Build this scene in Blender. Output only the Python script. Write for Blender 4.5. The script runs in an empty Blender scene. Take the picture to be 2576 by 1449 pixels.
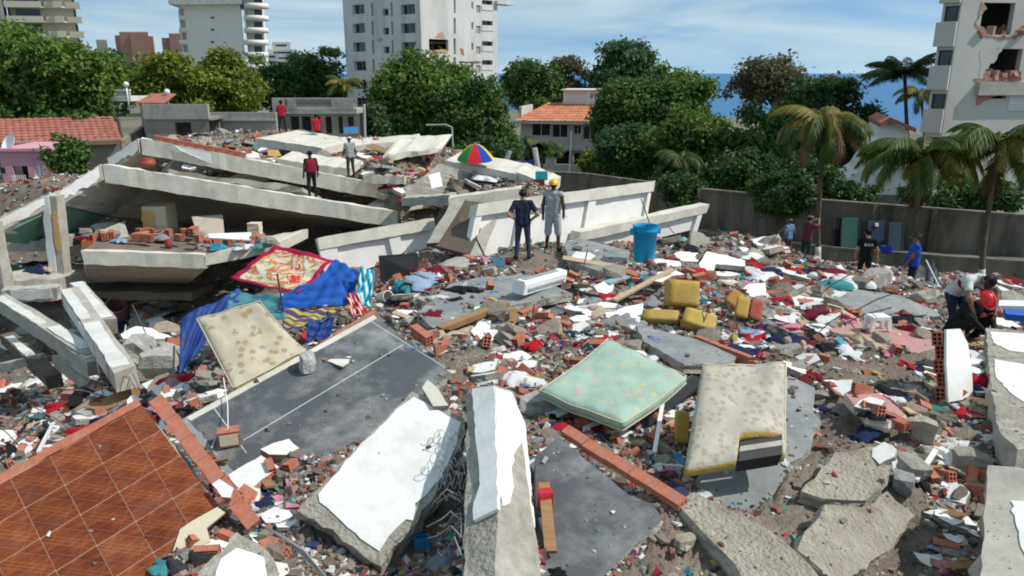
import bpy, bmesh, math, random
import numpy as np
from mathutils import Vector, Matrix, noise as mnoise
PI = math.pi; R = math.radians
rnd = random.Random(7); nrng = np.random.default_rng(7)
scene = bpy.context.scene
col = scene.collection

# ------------------------------------------------------------------ camera
FPX = 1900.0                       # focal length in a 2576 px wide picture
PITCH = math.atan(540 / FPX)       # horizon 540 px above the centre
CAM = Vector((0, 0, 10))
cd = bpy.data.cameras.new('camera'); cam = bpy.data.objects.new('camera', cd); col.objects.link(cam)
cd.sensor_width = 36; cd.lens = FPX / 2576 * 36; cd.clip_start = .05; cd.clip_end = 60000
cam.location = CAM; cam.rotation_euler = (PI / 2 - PITCH, 0, 0); scene.camera = cam

# ------------------------------------------------------------------ sky and sun
SUN_DIR = Vector((.78, -.10, .92)).normalized()       # towards the sun
el = math.asin(SUN_DIR.z); az = math.atan2(SUN_DIR.x, SUN_DIR.y)
w = bpy.data.worlds.new('World'); scene.world = w; w.use_nodes = True
nt = w.node_tree; nt.nodes.clear(); N = nt.nodes.new; L = nt.links.new
out = N('ShaderNodeOutputWorld'); bg = N('ShaderNodeBackground'); sky = N('ShaderNodeTexSky')
sky.sky_type = 'NISHITA'; sky.sun_disc = False; sky.sun_elevation = el; sky.sun_rotation = az
sky.air_density = 1.0; sky.dust_density = .25; sky.ozone_density = 2.5; sky.altitude = 0
tc = N('ShaderNodeTexCoord'); mp = N('ShaderNodeMapping'); mp.inputs['Scale'].default_value = (1.2, 1.2, 9)
mp.inputs['Rotation'].default_value = (0, R(5), 0)
nz = N('ShaderNodeTexNoise'); nz.inputs['Scale'].default_value = 2.1; nz.inputs['Detail'].default_value = 6; nz.inputs['Roughness'].default_value = .55
nz.inputs['Distortion'].default_value = .5
rp = N('ShaderNodeValToRGB'); rp.color_ramp.elements[0].position = .30; rp.color_ramp.elements[1].position = .62
rp.color_ramp.elements[0].color = (0, 0, 0, 1); rp.color_ramp.elements[1].color = (.8, .8, .8, 1)
mx = N('ShaderNodeMix'); mx.data_type = 'RGBA'; mx.inputs[7].default_value = (4.7, 5.8, 6.0, 1)
tint = N('ShaderNodeMix'); tint.data_type = 'RGBA'; tint.blend_type = 'MULTIPLY'; tint.inputs[0].default_value = 1
tint.inputs[7].default_value = (.90, 1.08, 1.06, 1)
va = N('ShaderNodeVectorMath'); va.operation = 'ADD'; va.inputs[1].default_value = (0, 0, .22); vn = N('ShaderNodeVectorMath'); vn.operation = 'NORMALIZE'
L(tc.outputs['Generated'], va.inputs[0]); L(va.outputs[0], vn.inputs[0]); L(vn.outputs[0], sky.inputs[0])
L(tc.outputs['Generated'], mp.inputs['Vector']); L(mp.outputs[0], nz.inputs['Vector']); L(nz.outputs['Fac'], rp.inputs[0])
L(sky.outputs[0], tint.inputs[6]); L(tint.outputs[2], mx.inputs[6]); L(rp.outputs[0], mx.inputs[0]); L(mx.outputs[2], bg.inputs[0])
bg.inputs[1].default_value = .13; L(bg.outputs[0], out.inputs[0])
sd = bpy.data.lights.new('sun', 'SUN'); so = bpy.data.objects.new('sun', sd); col.objects.link(so)
sd.energy = 4.0; sd.angle = R(.55); sd.color = (1, .955, .88)
so.rotation_euler = (-SUN_DIR).to_track_quat('-Z', 'Y').to_euler(); so.location = (40, -30, 60)
try: scene.cycles.filter_width = 1.9          # the photograph is a soft video frame
except Exception: pass
vs = scene.view_settings; vs.view_transform = 'Standard'; vs.look = 'None'; vs.gamma = 1; vs.exposure = 0.06; vs.use_curve_mapping = False

# ------------------------------------------------------------------ picture -> place
_c, _s = math.cos(PITCH), math.sin(PITCH)
def ray(u, v):
    a = (u - 1288) / FPX; b = (v - 724.5) / FPX
    return Vector((a, _c - b * _s, -_s - b * _c))
def at_y(u, v, y): r = ray(u, v); return CAM + r * (y / r.y)
def at_z(u, v, z): r = ray(u, v); return CAM + r * ((z - CAM.z) / r.z)
def on_plane(u, v, p0, n):
    r = ray(u, v); return CAM + r * ((p0 - CAM).dot(n) / r.dot(n))
def fwd(p): return (p - CAM).dot(Vector((0, _c, -_s)))     # depth along the view axis

# ------------------------------------------------------------------ objects
def tag(o, label=None, cat=None, group=None, kind=None):
    if label: o['label'] = label
    if cat: o['category'] = cat
    if group: o['group'] = group
    if kind: o['kind'] = kind
    return o
def empty(name, loc=(0, 0, 0), rz=0.0):
    o = bpy.data.objects.new(name, None); col.objects.link(o); o.location = loc; o.rotation_euler = (0, 0, rz)
    o.empty_display_size = .2
    return o
def thing(name, label, cat, loc=(0, 0, 0), rz=0.0, group=None):
    return tag(empty(name, loc, rz), label, cat, group)
def aslist(m): return list(m) if isinstance(m, (list, tuple)) else [m]
def link_mesh(name, me, parent=None, loc=(0, 0, 0)):
    o = bpy.data.objects.new(name, me); col.objects.link(o); o.location = loc
    if parent is not None: o.parent = parent
    return o
def origin_shift(o, parent):
    """geometry was given in world space: keep it there under a moved parent"""
    if parent is None: return
    m = parent_world(parent).inverted()
    o.matrix_basis = m
def parent_world(p):
    m = p.matrix_basis.copy() if p.parent is None else parent_world(p.parent) @ p.matrix_basis
    return m
class MB:
    """collects shapes; build() links them as ONE mesh object"""
    def __init__(s): s.v = []; s.f = []; s.m = []
    def add(s, vs, fs, mi=0):
        o = len(s.v); s.v += [tuple(x) for x in vs]; s.f += [tuple(i + o for i in f) for f in fs]
        s.m += ([mi] * len(fs) if isinstance(mi, int) else list(mi)); return s
    def box(s, c, d, rot=None, mi=0):
        c = Vector(c); x, y, z = d[0] / 2, d[1] / 2, d[2] / 2
        P = [Vector((sx * x, sy * y, sz * z)) for sz in (-1, 1) for sy in (-1, 1) for sx in (-1, 1)]
        if rot is not None: P = [rot @ p for p in P]
        return s.add([c + p for p in P], [(0, 2, 3, 1), (4, 5, 7, 6), (0, 1, 5, 4), (2, 6, 7, 3), (0, 4, 6, 2), (1, 3, 7, 5)], mi)
    def hexa(s, b, t, mi=0):
        """4 bottom + 4 top points, same order"""
        return s.add(list(b) + list(t), [(3, 2, 1, 0), (4, 5, 6, 7)] + [(i, (i + 1) % 4, 4 + (i + 1) % 4, 4 + i) for i in range(4)], mi)
    def prism(s, poly, vec, mi=0):
        n = len(poly); vec = Vector(vec); P = [Vector(p) for p in poly]
        return s.add(P + [p + vec for p in P], [tuple(range(n))[::-1], tuple(range(n, 2 * n))] + [(i, (i + 1) % n, n + (i + 1) % n, n + i) for i in range(n)], mi)
    def tube(s, pts, rad, n=8, mi=0, cap=True):
        pts = [Vector(p) for p in pts]; k = len(pts)
        rad = rad if isinstance(rad, (list, tuple)) else [rad] * k
        V = []; ref = Vector((0, 0, 1))
        for i, p in enumerate(pts):
            t = (pts[min(i + 1, k - 1)] - pts[max(i - 1, 0)]).normalized()
            a = t.cross(ref)
            if a.length < .1: a = t.cross(Vector((1, 0, 0)))
            a.normalize(); b = t.cross(a)
            for j in range(n):
                an = 2 * PI * j / n; V.append(p + (a * math.cos(an) + b * math.sin(an)) * rad[i])
        Fc = [(i * n + j, i * n + (j + 1) % n, (i + 1) * n + (j + 1) % n, (i + 1) * n + j) for i in range(k - 1) for j in range(n)]
        if cap: Fc += [tuple(range(n))[::-1], tuple(range((k - 1) * n, k * n))]
        return s.add(V, Fc, mi)
    def lathe(s, prof, n=16, c=(0, 0, 0), mi=0):
        c = Vector(c); k = len(prof)
        V = [c + Vector((r * math.cos(2 * PI * j / n), r * math.sin(2 * PI * j / n), z)) for r, z in prof for j in range(n)]
        return s.add(V, [(i * n + j, i * n + (j + 1) % n, (i + 1) * n + (j + 1) % n, (i + 1) * n + j) for i in range(k - 1) for j in range(n)], mi)
    def mesh(s, name, mats, smooth=False, recenter=False):
        me = bpy.data.meshes.new(name); V = s.v; off = Vector((0, 0, 0))
        if recenter:
            A = np.array(V); lo, hi = A.min(0), A.max(0); off = Vector(((lo[0] + hi[0]) / 2, (lo[1] + hi[1]) / 2, lo[2])); V = (A - np.array(off)).tolist()
        me.from_pydata(V, [], s.f)
        for m in aslist(mats): me.materials.append(m)
        if any(s.m): me.polygons.foreach_set('material_index', s.m)
        if smooth: me.polygons.foreach_set('use_smooth', [True] * len(s.f))
        me.update(); return me, off
    def build(s, name, mats, parent=None, smooth=False, loc=None):
        """world-space geometry; under a parent it stays where it is"""
        if parent is None:
            me, off = s.mesh(name, mats, smooth, recenter=loc is None)
            return link_mesh(name, me, None, off if loc is None else loc)
        me, off = s.mesh(name, mats, smooth)
        o = link_mesh(name, me, parent); origin_shift(o, parent); return o
    def local(s, name, mats, parent, smooth=False):
        """geometry in the parent's own space"""
        me, off = s.mesh(name, mats, smooth); return link_mesh(name, me, parent)
def copy_tree(o, parent=None):
    c = o.copy(); col.objects.link(c)
    if parent is not None: c.parent = parent
    for ch in list(o.children): copy_tree(ch, c)
    return c
def fast_mesh(name, V, Fq, mats, smooth=False):
    """numpy verts (n,3) and faces (m,k) of one size"""
    me = bpy.data.meshes.new(name); k = Fq.shape[1]
    me.vertices.add(len(V)); me.vertices.foreach_set('co', np.asarray(V, np.float32).ravel())
    me.loops.add(Fq.size); me.loops.foreach_set('vertex_index', Fq.astype(np.int32).ravel())
    me.polygons.add(len(Fq)); me.polygons.foreach_set('loop_start', np.arange(0, Fq.size, k, dtype=np.int32))
    try: me.polygons.foreach_set('loop_total', np.full(len(Fq), k, np.int32))
    except Exception: pass
    for m in aslist(mats): me.materials.append(m)
    me.update(calc_edges=True); me.polygons.foreach_set('use_smooth', np.full(len(Fq), bool(smooth))); me.update(); return me

# ------------------------------------------------------------------ materials
def newmat(name):
    m = bpy.data.materials.new(name); m.use_nodes = True; n = m.node_tree
    b = n.nodes['Principled BSDF']; return m, n, b
def rgba(c, k=1.0): return (min(1, c[0] * k), min(1, c[1] * k), min(1, c[2] * k), 1)
def surf(name, c, var=.18, scale=6.0, rough=.85, bump=.25, bscale=None, stain=None, sscale=.9, samt=.5, stain2=None, s2scale=3, s2amt=.4, spec=.3, aniso=None, dist=.02, objcol=False):
    """procedural surface: fine colour grain + optional stains + fine relief"""
    m, n, b = newmat(name); NN = n.nodes.new; LL = n.links.new
    t = NN('ShaderNodeTexCoord'); vec = t.outputs['Object']
    if aniso:
        mpp = NN('ShaderNodeMapping'); mpp.inputs['Scale'].default_value = aniso; LL(vec, mpp.inputs[0]); vec2 = mpp.outputs[0]
    else: vec2 = vec
    z = NN('ShaderNodeTexNoise'); z.inputs['Scale'].default_value = scale; z.inputs['Detail'].default_value = 8; z.inputs['Roughness'].default_value = .62; LL(vec2, z.inputs['Vector'])
    r = NN('ShaderNodeValToRGB'); r.color_ramp.elements[0].position = .28; r.color_ramp.elements[1].position = .72
    if objcol:
        oi = NN('ShaderNodeObjectInfo'); r.color_ramp.elements[0].color = (1 - var,) * 3 + (1,); r.color_ramp.elements[1].color = (1, 1, 1, 1)
        mu = NN('ShaderNodeMix'); mu.data_type = 'RGBA'; mu.blend_type = 'MULTIPLY'; mu.inputs[0].default_value = 1
        LL(oi.outputs['Color'], mu.inputs[6]); LL(r.outputs[0], mu.inputs[7]); cur = mu.outputs[2]
    else:
        r.color_ramp.elements[0].color = rgba(c, 1 - var); r.color_ramp.elements[1].color = rgba(c, 1 + var); cur = r.outputs[0]
    LL(z.outputs['Fac'], r.inputs[0])
    for st, ss, sa in ((stain, sscale, samt), (stain2, s2scale, s2amt)):
        if st is None: continue
        z2 = NN('ShaderNodeTexNoise'); z2.inputs['Scale'].default_value = ss; z2.inputs['Detail'].default_value = 6; z2.inputs['Roughness'].default_value = .65; LL(vec2, z2.inputs['Vector'])
        r2 = NN('ShaderNodeValToRGB'); r2.color_ramp.elements[0].position = .45; r2.color_ramp.elements[1].position = .68
        r2.color_ramp.elements[0].color = (0, 0, 0, 1); r2.color_ramp.elements[1].color = (sa, sa, sa, 1); LL(z2.outputs['Fac'], r2.inputs[0])
        mm = NN('ShaderNodeMix'); mm.data_type = 'RGBA'; mm.inputs[7].default_value = rgba(st); LL(r2.outputs[0], mm.inputs[0]); LL(cur, mm.inputs[6]); cur = mm.outputs[2]
    LL(cur, b.inputs['Base Color']); b.inputs['Roughness'].default_value = rough; b.inputs['Specular IOR Level'].default_value = spec
    if bump:
        zb = NN('ShaderNodeTexNoise'); zb.inputs['Scale'].default_value = bscale or scale * 4; zb.inputs['Detail'].default_value = 6; LL(vec, zb.inputs['Vector'])
        bp = NN('ShaderNodeBump'); bp.inputs['Strength'].default_value = bump; bp.inputs['Distance'].default_value = dist; LL(zb.outputs['Fac'], bp.inputs['Height']); LL(bp.outputs[0], b.inputs['Normal'])
    return m
M = {}
M['concrete'] = surf('concrete', (.40, .375, .325), .22, 3, .9, .5, 14, stain=(.24, .225, .20), sscale=.9, samt=.55, stain2=(.5, .48, .44), s2scale=2.4, s2amt=.4)
M['concrete_tan'] = surf('concrete_tan', (.38, .345, .275), .38, 8, .95, 1.3, 26, dist=.04, stain=(.17, .13, .09), sscale=2.0, samt=.9, stain2=(.52, .49, .43), s2scale=.7, s2amt=.5)
M['concrete_pale'] = surf('concrete_pale', (.62, .585, .50), .15, 3, .9, .4, 14, stain=(.34, .32, .28), sscale=1.1, samt=.5, stain2=(.66, .64, .6), s2scale=.5, s2amt=.4)
M['concrete_rough'] = surf('concrete_rough', (.36, .335, .29), .32, 7, .95, 1.0, 22, stain=(.22, .19, .155), sscale=2, samt=.6, dist=.04)
M['screed'] = surf('screed', (.085, .091, .098), .25, 2.2, .6, .12, 30, stain=(.34, .34, .33), sscale=1.25, samt=.8, stain2=(.05, .054, .062), s2scale=2.2, s2amt=.7, spec=.4)
M['screed_pale'] = surf('screed_pale', (.22, .235, .235), .3, 4, .75, .4, 30, stain=(.40, .38, .35), sscale=1.5, samt=.8, stain2=(.15, .155, .16), s2scale=2, s2amt=.5)
M['plaster'] = surf('plaster', (.79, .785, .765), .05, 3, .85, .2, 20, stain=(.55, .52, .47), sscale=2.6, samt=.55, stain2=(.66, .65, .62), s2scale=9, s2amt=.5)
M['plaster_dirty'] = surf('plaster_dirty', (.66, .65, .61), .1, 2, .85, .2, 20, stain=(.42, .4, .36), sscale=1.2, samt=.6)
M['panel_white'] = surf('panel_white', (.74, .72, .69), .06, 2, .8, .1, 12, stain=(.60, .57, .53), sscale=1.4, samt=.5)
M['dust'] = surf('dust', (.19, .168, .138), .38, 1.9, 1, .9, 20, stain=(.105, .083, .065), sscale=.55, samt=.6, stain2=(.20, .115, .085), s2scale=1.7, s2amt=.5, dist=.05)
M['brick'] = surf('brick', (.42, .135, .08), .25, 9, .9, .4, 30, stain=(.40, .29, .23), sscale=3, samt=.6)
M['brick_dusty'] = surf('brick_dusty', (.36, .19, .145), .25, 6, .95, .5, 24, stain=(.35, .3, .26), sscale=2, samt=.6)
M['pink_plaster'] = surf('pink_plaster', (.50, .235, .215), .18, 4, .9, .3, 18, stain=(.36, .27, .23), sscale=1.4, samt=.7)
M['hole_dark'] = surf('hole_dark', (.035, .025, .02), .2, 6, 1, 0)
M['ochre'] = surf('ochre', (.62, .40, .15), .1, 3, .85, .1, stain=(.38, .27, .15), samt=.5)
M['cream'] = surf('cream', (.62, .55, .40), .1, 3, .85, .1, stain=(.45, .4, .3), samt=.5)
M['soffit'] = surf('soffit', (.50, .44, .36), .15, 2, .9, .15, stain=(.2, .18, .16), samt=.5)
M['soffit_green'] = surf('soffit_green', (.12, .27, .20), .15, 2, .9, .15, stain=(.22, .2, .18), samt=.5)
M['underside'] = surf('underside', (.15, .12, .09), .25, 2, .95, .3, stain=(.09, .075, .06), samt=.6)  # dark brown tone stands in for shade on slab faces
M['rebar'] = surf('rebar', (.16, .12, .10), .3, 20, .8, .1)
M['spring_wire'] = surf('spring_wire', (.5, .5, .5), .2, 20, .45, .0)
M['rebar_grey'] = surf('rebar_grey', (.28, .27, .26), .3, 20, .7, .1)
M['wood'] = surf('wood', (.30, .17, .08), .25, 3, .7, .2, aniso=(1, 8, 8), stain=(.2, .11, .05), samt=.4)
M['wood_pale'] = surf('wood_pale', (.45, .33, .2), .2, 3, .75, .2, aniso=(1, 8, 8))
M['black_plastic'] = surf('black_plastic', (.012, .012, .013), .2, 4, .6, .05, spec=.5)
M['white_plastic'] = surf('white_plastic', (.78, .79, .78), .03, 4, .4, 0, spec=.5)
M['grey_plastic'] = surf('grey_plastic', (.30, .31, .31), .1, 4, .5, 0)
M['cloth_any'] = surf('cloth_any', (1, 1, 1), .25, 9, .95, .35, 40, objcol=True, spec=.1)
M['paint_any'] = surf('paint_any', (1, 1, 1), .14, 5, .6, .15, 20, objcol=True)
M['stone_any'] = surf('stone_any', (1, 1, 1), .4, 7, .95, .8, 22, objcol=True, dist=.03)
M['metal'] = surf('metal', (.42, .43, .43), .1, 5, .45, .05)
M['dark_metal'] = surf('dark_metal', (.05, .05, .055), .2, 5, .5, .05)
M['glass_dark'] = surf('glass_dark', (.022, .028, .034), .3, .7, .12, 0, spec=.6)
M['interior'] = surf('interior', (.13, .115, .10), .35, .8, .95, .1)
# ------------------------------------------------------------------ rubble relief
CTRL = [  # (u, v, z): what the rubble surface does at that point of the picture
 (1300,1449,6.15),(700,1449,5.75),(1000,1449,5.6),(2000,1449,6.0),(2576,1449,5.9),(0,1449,5.7),(2320,1400,5.55),(2400,1250,5.7),
 (680,1250,5.85),(760,1180,5.95),(1400,1250,6.1),(1650,1250,6.15),(1900,1200,6.0),(2200,1150,6.0),(2450,1100,5.85),
 (1200,950,6.05),(1150,900,6.0),(1400,880,5.85),(1500,900,5.9),(1900,950,5.9),(2150,980,5.85),(2300,1000,5.8),(2450,950,5.75),
 (1250,800,5.7),(1500,780,5.65),(1800,780,5.7),(2100,820,5.5),(2300,850,5.35),(2420,850,5.15),(2560,790,5.0),
 (1150,700,5.55),(1300,670,5.6),(1400,640,5.6),(1450,690,5.6),(1650,690,5.75),(1700,620,5.6),(1830,600,5.4),(1900,700,5.4),(2060,700,5.0),(2100,760,5.0),(2360,790,4.7),
 (2000,650,3.9),(2170,700,3.0),(2290,725,3.6),(2450,735,3.2),(2570,720,2.6),
 (700,830,5.0),(900,760,5.2),(480,980,4.6),(600,940,5.2),(400,830,4.4),(345,900,3.6),(340,1000,4.0),(450,900,4.6),
 (60,860,.2),(60,960,.9),(60,1060,2.0),(60,1150,3.6),(200,1040,2.6),(240,960,1.4),(-200,1100,2.0),(-200,900,.2),(200,900,.6),(0,1190,4.2),
 (1000,700,4.7),(1080,640,4.9),(880,700,4.5)]
CTRL_Y = [  # (u, v, y)
 (560,335,46),(640,400,36),(800,400,36),(950,400,36),(1000,445,32),(900,350,44),(1050,380,40),(1100,430,32),(1250,440,31),(1300,465,28),(1150,455,29),
 (700,330,50),(1100,380,44),(1230,430,38),(500,350,42),(150,445,34),(60,470,36),(150,446,35)]
CTRL_W = [(-10,24,1.8),(-14,26,1.6),(-5,25,2.0),(-7,28,2.2),(-11,28,2),(-3,28,2.4),(-16,22,.8),(-20,30,1.8),(-20,22,.4),(-9,21,1.8),(0,25,3.6),(-12,32,2.6),(-6,32,3.0),(-3,30,3.2),(-9,30,2.4),(-18,38,3.2),
 (0,-4,5.6),(8,0,5.6),(-8,0,5),(4,2,5.7),(-4,2,5.6),(12,8,4.8),(16,14,3),(-10,6,3),(-14,10,1.4),(-22,14,.8),(-30,20,-.4),(20,10,1.4),(26,20,.2),(22,28,.2),
 (5,23,3.6),(8,26,2.2),(5,30,1.5),(9,32,.4),(14,34,.05),(20,36,-.05),(12,40,-.4),(4,36,2.5),(2,46,.6),(6,52,-.6),(-2,56,-.6),(-14,58,.2),(-20,56,1.0),(-26,48,.6),(-30,36,-.4),(-38,26,-.6),(-10,64,-.8),(-24,64,-.8),(16,50,-.8),(30,40,-.8),(-38,50,-.8),(36,26,-.6)]
_P = [at_z(*q) for q in CTRL] + [at_y(*q) for q in CTRL_Y] + [Vector(q) for q in CTRL_W]
CP = np.array([tuple(p) for p in _P])
def H(x, y):
    x = np.asarray(x, float); y = np.asarray(y, float); sh = x.shape; x = x.ravel(); y = y.ravel()
    d2 = (x[:, None] - CP[None, :, 0]) ** 2 + (y[:, None] - CP[None, :, 1]) ** 2
    wgt = 1 / (d2 + .08) ** 1.9
    z = (wgt * CP[None, :, 2]).sum(1) / wgt.sum(1)
    z = z + .07 * np.sin(x * 1.9 + 1.3 * np.sin(y * 1.1)) * np.cos(y * 1.6 + x * .7) + .035 * np.sin(x * 5.3 + y * 2.1) * np.sin(y * 4.7 - x * 1.7)
    return z.reshape(sh)
SLABS = []      # (poly xy array, p0, n, thickness, clean)
def inside(poly, x, y):
    x = np.asarray(x, float); y = np.asarray(y, float); r = np.zeros(x.shape, bool); n = len(poly); j = n - 1
    for i in range(n):
        xi, yi = poly[i]; xj, yj = poly[j]
        c = ((yi > y) != (yj > y)) & (x < (xj - xi) * (y - yi) / ((yj - yi) or 1e-9) + xi)
        r ^= c; j = i
    return r
def top_z(x, y, want_id=False):
    x = np.asarray(x, float); y = np.asarray(y, float)
    z = H(x, y); ids = np.full(x.shape, -1)
    for k, (poly, p0, n, th, clean) in enumerate(SLABS):
        lo = poly.min(0); hi = poly.max(0)
        m = (x > lo[0]) & (x < hi[0]) & (y > lo[1]) & (y < hi[1])
        if not m.any(): continue
        ins = np.zeros(x.shape, bool); ins[m] = inside(poly, x[m], y[m])
        pz = p0.z - ((x - p0.x) * n.x + (y - p0.y) * n.y) / n.z
        g = ins & ((pz > z) | (ids < 0))          # the relief is carved under a slab
        z = np.where(g, pz, z); ids = np.where(g, k, ids)
    return (z, ids) if want_id else z
_ys = 2.2 * 1.0085 ** np.arange(400)
def hit(u, v):
    """where the sight line of a picture point meets the rubble or a slab on it"""
    r = ray(u, v); t = _ys / r.y
    x = r.x * t; y = _ys; z = CAM.z + r.z * t
    s, ids = top_z(x, y, True); b = np.nonzero(z <= s)[0]
    if len(b) == 0: return at_y(u, v, 58), -1
    k = b[0]
    if k == 0: return Vector((x[0], y[0], s[0])), ids[0]
    f0 = z[k - 1] - s[k - 1]; f1 = z[k] - s[k]; a = f0 / (f0 - f1 + 1e-9) if f0 > 0 else 0
    yy = y[k - 1] + a * (y[k] - y[k - 1]); tt = yy / r.y
    return CAM + r * tt, ids[k]

# ------------------------------------------------------------------ slabs
def plane3(a, b, c):
    n = (b - a).cross(c - a).normalized()
    return a, (n if n.z > 0 else -n)
def wpt(q): return q if isinstance(q, Vector) else at_z(*q)
def rough_outline(P, seg, jag, n, rr):
    o = []; k = len(P)
    for i in range(k):
        a, b = P[i], P[(i + 1) % k]; d = b - a; m = max(1, int(d.length / seg)); side = d.cross(n).normalized()
        for j in range(m):
            t = j / m; q = a + d * t
            if 0 < j: q = q + side * rr.uniform(-jag, jag) + d.normalized() * rr.uniform(-.3, .3) * d.length / m
            o.append(q)
    return o
def plate(mb, O, n, th, rr, rough=.5, mi=(0, 1)):
    """closed plate with an uneven broken rim; O = top outline"""
    k = len(O); c = sum(O, Vector()) / k
    if sum(((O[i] - c).cross(O[(i + 1) % k] - c)).dot(n) for i in range(k)) < 0: O = O[::-1]
    rings = [O]
    for fr, am in ((.22, .3), (.6, .7), (1, .4)):
        ring = []
        for i, q in enumerate(O):
            dr = (q - c); dr = (dr - n * dr.dot(n)).normalized()
            ring.append(q - n * th * fr + dr * rr.uniform(-.5, .8) * am * th * rough)
        rings.append(ring)
    V = [q for r_ in rings for q in r_]; Fc = [tuple(range(k))]; ms = [mi[0]]
    for a in range(3):
        for i in range(k):
            j = (i + 1) % k; Fc.append((a * k + j, a * k + i, (a + 1) * k + i, (a + 1) * k + j)); ms.append(mi[1])
    Fc.append(tuple(range(3 * k, 4 * k))[::-1]); ms.append(mi[1])
    mb.add(V, Fc, ms)
def slab(name, label, cat, px, pl, th, mats, jag=.02, seg=.14, rough=.5, lift=0.0, reg=True, clean=False, parent=None, group=None, seed=0):
    """flat broken piece: outline traced in the picture, lying in the plane through three points"""
    p0, n = plane3(*[wpt(q) for q in pl]) if len(pl) == 3 else pl
    p0 = p0 + n * lift
    P = [on_plane(u, v, p0, n) for u, v in px]; rr = random.Random(hash((len(px), int(px[0][0]), int(px[0][1]), seed)))
    O = rough_outline(P, seg, jag, n, rr); mb = MB(); plate(mb, O, n, th, rr, rough)
    o = mb.build(name, mats, parent)
    if label: tag(o, label, cat, group)
    if reg: SLABS.append((np.array([(p.x, p.y) for p in P]), p0, n, th, clean))
    return o, p0, n
def skin(name, px, p0, n, mat, parent, th=.012, jag=.015, seg=.08, lift=.0, seed=1):
    p1 = p0 + n * (th + lift); P = [on_plane(u, v, p1, n) for u, v in px]; rr = random.Random(len(px) * 31 + int(px[0][0]) + seed)
    O = rough_outline(P, seg, jag, n, rr); mb = MB(); plate(mb, O, n, th + lift + .004, rr, .2, (0, 0)); return mb.build(name, mat, parent)
def strip(name, a, b, p0, n, wd, mat, parent, lift=.003):
    A = on_plane(*a, p0, n); B = on_plane(*b, p0, n); s = (B - A).normalized().cross(n) * wd / 2; mb = MB()
    mb.prism([A + s - n * .01, B + s - n * .01, B - s - n * .01, A - s - n * .01], n * (.01 + lift)); return mb.build(name, mat, parent)
def chunk_mesh(name, d, seed, mats, cuts=3, jit=.16):
    """angular broken lump: a box with knocked-off corners"""
    rr = random.Random(seed); bm = bmesh.new(); bmesh.ops.create_cube(bm, size=1)
    bmesh.ops.subdivide_edges(bm, edges=bm.edges, cuts=1, use_grid_fill=True)
    for v_ in bm.verts:
        k = (abs(v_.co.x) > .4) + (abs(v_.co.y) > .4) + (abs(v_.co.z) > .4)
        f = {3: rr.uniform(.62, .95), 2: rr.uniform(.82, 1.06), 1: rr.uniform(.9, 1.1), 0: 1}[k]
        v_.co *= f; v_.co += Vector((rr.uniform(-1, 1), rr.uniform(-1, 1), rr.uniform(-1, 1))) * jit * .4
    for v_ in bm.verts: v_.co = Vector((v_.co.x * d[0], v_.co.y * d[1], (v_.co.z + .42) * d[2]))
    me = bpy.data.meshes.new(name); bm.to_mesh(me); bm.free()
    for m in aslist(mats): me.materials.append(m)
    return me
# clay hollow block, length along x: outer shell with six recessed holes at each end and grooved sides
def clay_block_mesh(l=.38, wdt=.14, h=.19, mats=None):
    mb = MB(); hx = l / 2
    ny, nz = 2, 3; wall = .016
    ys = [-wdt / 2]; zs = [0.0]
    cw = (wdt - wall * (ny + 1)) / ny; ch = (h - wall * (nz + 1)) / nz
    for i in range(ny): ys += [ys[-1] + wall, ys[-1] + wall + cw]
    ys.append(wdt / 2)
    for i in range(nz): zs += [zs[-1] + wall, zs[-1] + wall + ch]
    zs.append(h)
    for sx in (-1, 1):
        x = sx * hx
        for i in range(len(ys) - 1):
            for j in range(len(zs) - 1):
                q = [(x, ys[i], zs[j]), (x, ys[i + 1], zs[j]), (x, ys[i + 1], zs[j + 1]), (x, ys[i], zs[j + 1])]
                if sx < 0: q = q[::-1]
                if i % 2 and j % 2:
                    xi = x - sx * .09; qi = [(xi, p[1], p[2]) for p in q]
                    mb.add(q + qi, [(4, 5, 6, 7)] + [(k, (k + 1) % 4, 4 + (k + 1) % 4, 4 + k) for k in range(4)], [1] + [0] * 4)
                else: mb.add(q, [(0, 1, 2, 3)])
    g = .004
    for s in (-1, 1):                                       # grooved long sides
        n_ = 8; P = []
        for k in range(n_ + 1):
            z = h * k / n_; P.append((s * (wdt / 2 - (g if k % 2 else 0)), z))
        V = [(sx * hx, y, z) for y, z in P for sx in (-1, 1)]
        mb.add(V, [((2 * k, 2 * k + 1, 2 * k + 3, 2 * k + 2) if s < 0 else (2 * k + 2, 2 * k + 3, 2 * k + 1, 2 * k)) for k in range(n_)])
    for z in (0, h):
        q = [(-hx, -wdt / 2, z), (hx, -wdt / 2, z), (hx, wdt / 2, z), (-hx, wdt / 2, z)]
        mb.add(q, [(0, 1, 2, 3) if z else (3, 2, 1, 0)])
    return mb.mesh('clay_block', mats or [M['brick'], M['hole_dark']])[0]
BLOCK = clay_block_mesh()
def frame_from(x, z):
    x = x.normalized(); y = z.cross(x).normalized(); z = x.cross(y)
    return Matrix((x, y, z)).transposed()
def course(label, a, b, up, wid, hgt, n=None, cat='brick course', gap=.012, seed=0, drop=None):
    """a row of clay blocks still mortared end to end, each block a part"""
    d = b - a; n = n or max(1, round(d.length / .36)); L1 = d.length / n; rr = random.Random(seed)
    t = thing('brick_course', label, cat, a); rot = frame_from(d, up)
    for i in range(n):
        o = link_mesh('brick', BLOCK, t); s = ((L1 - gap) / .38, wid / .14, hgt / .19)
        m = Matrix.Translation(d * ((i + .5) / n) + rot @ Vector((0, rr.uniform(-.006, .006), rr.uniform(-.006, .004)))) @ (rot @ Matrix.Rotation(rr.uniform(-.03, .03), 3, 'Z')).to_4x4() @ Matrix.Diagonal((*s, 1))
        o.matrix_basis = m
    return t

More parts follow.
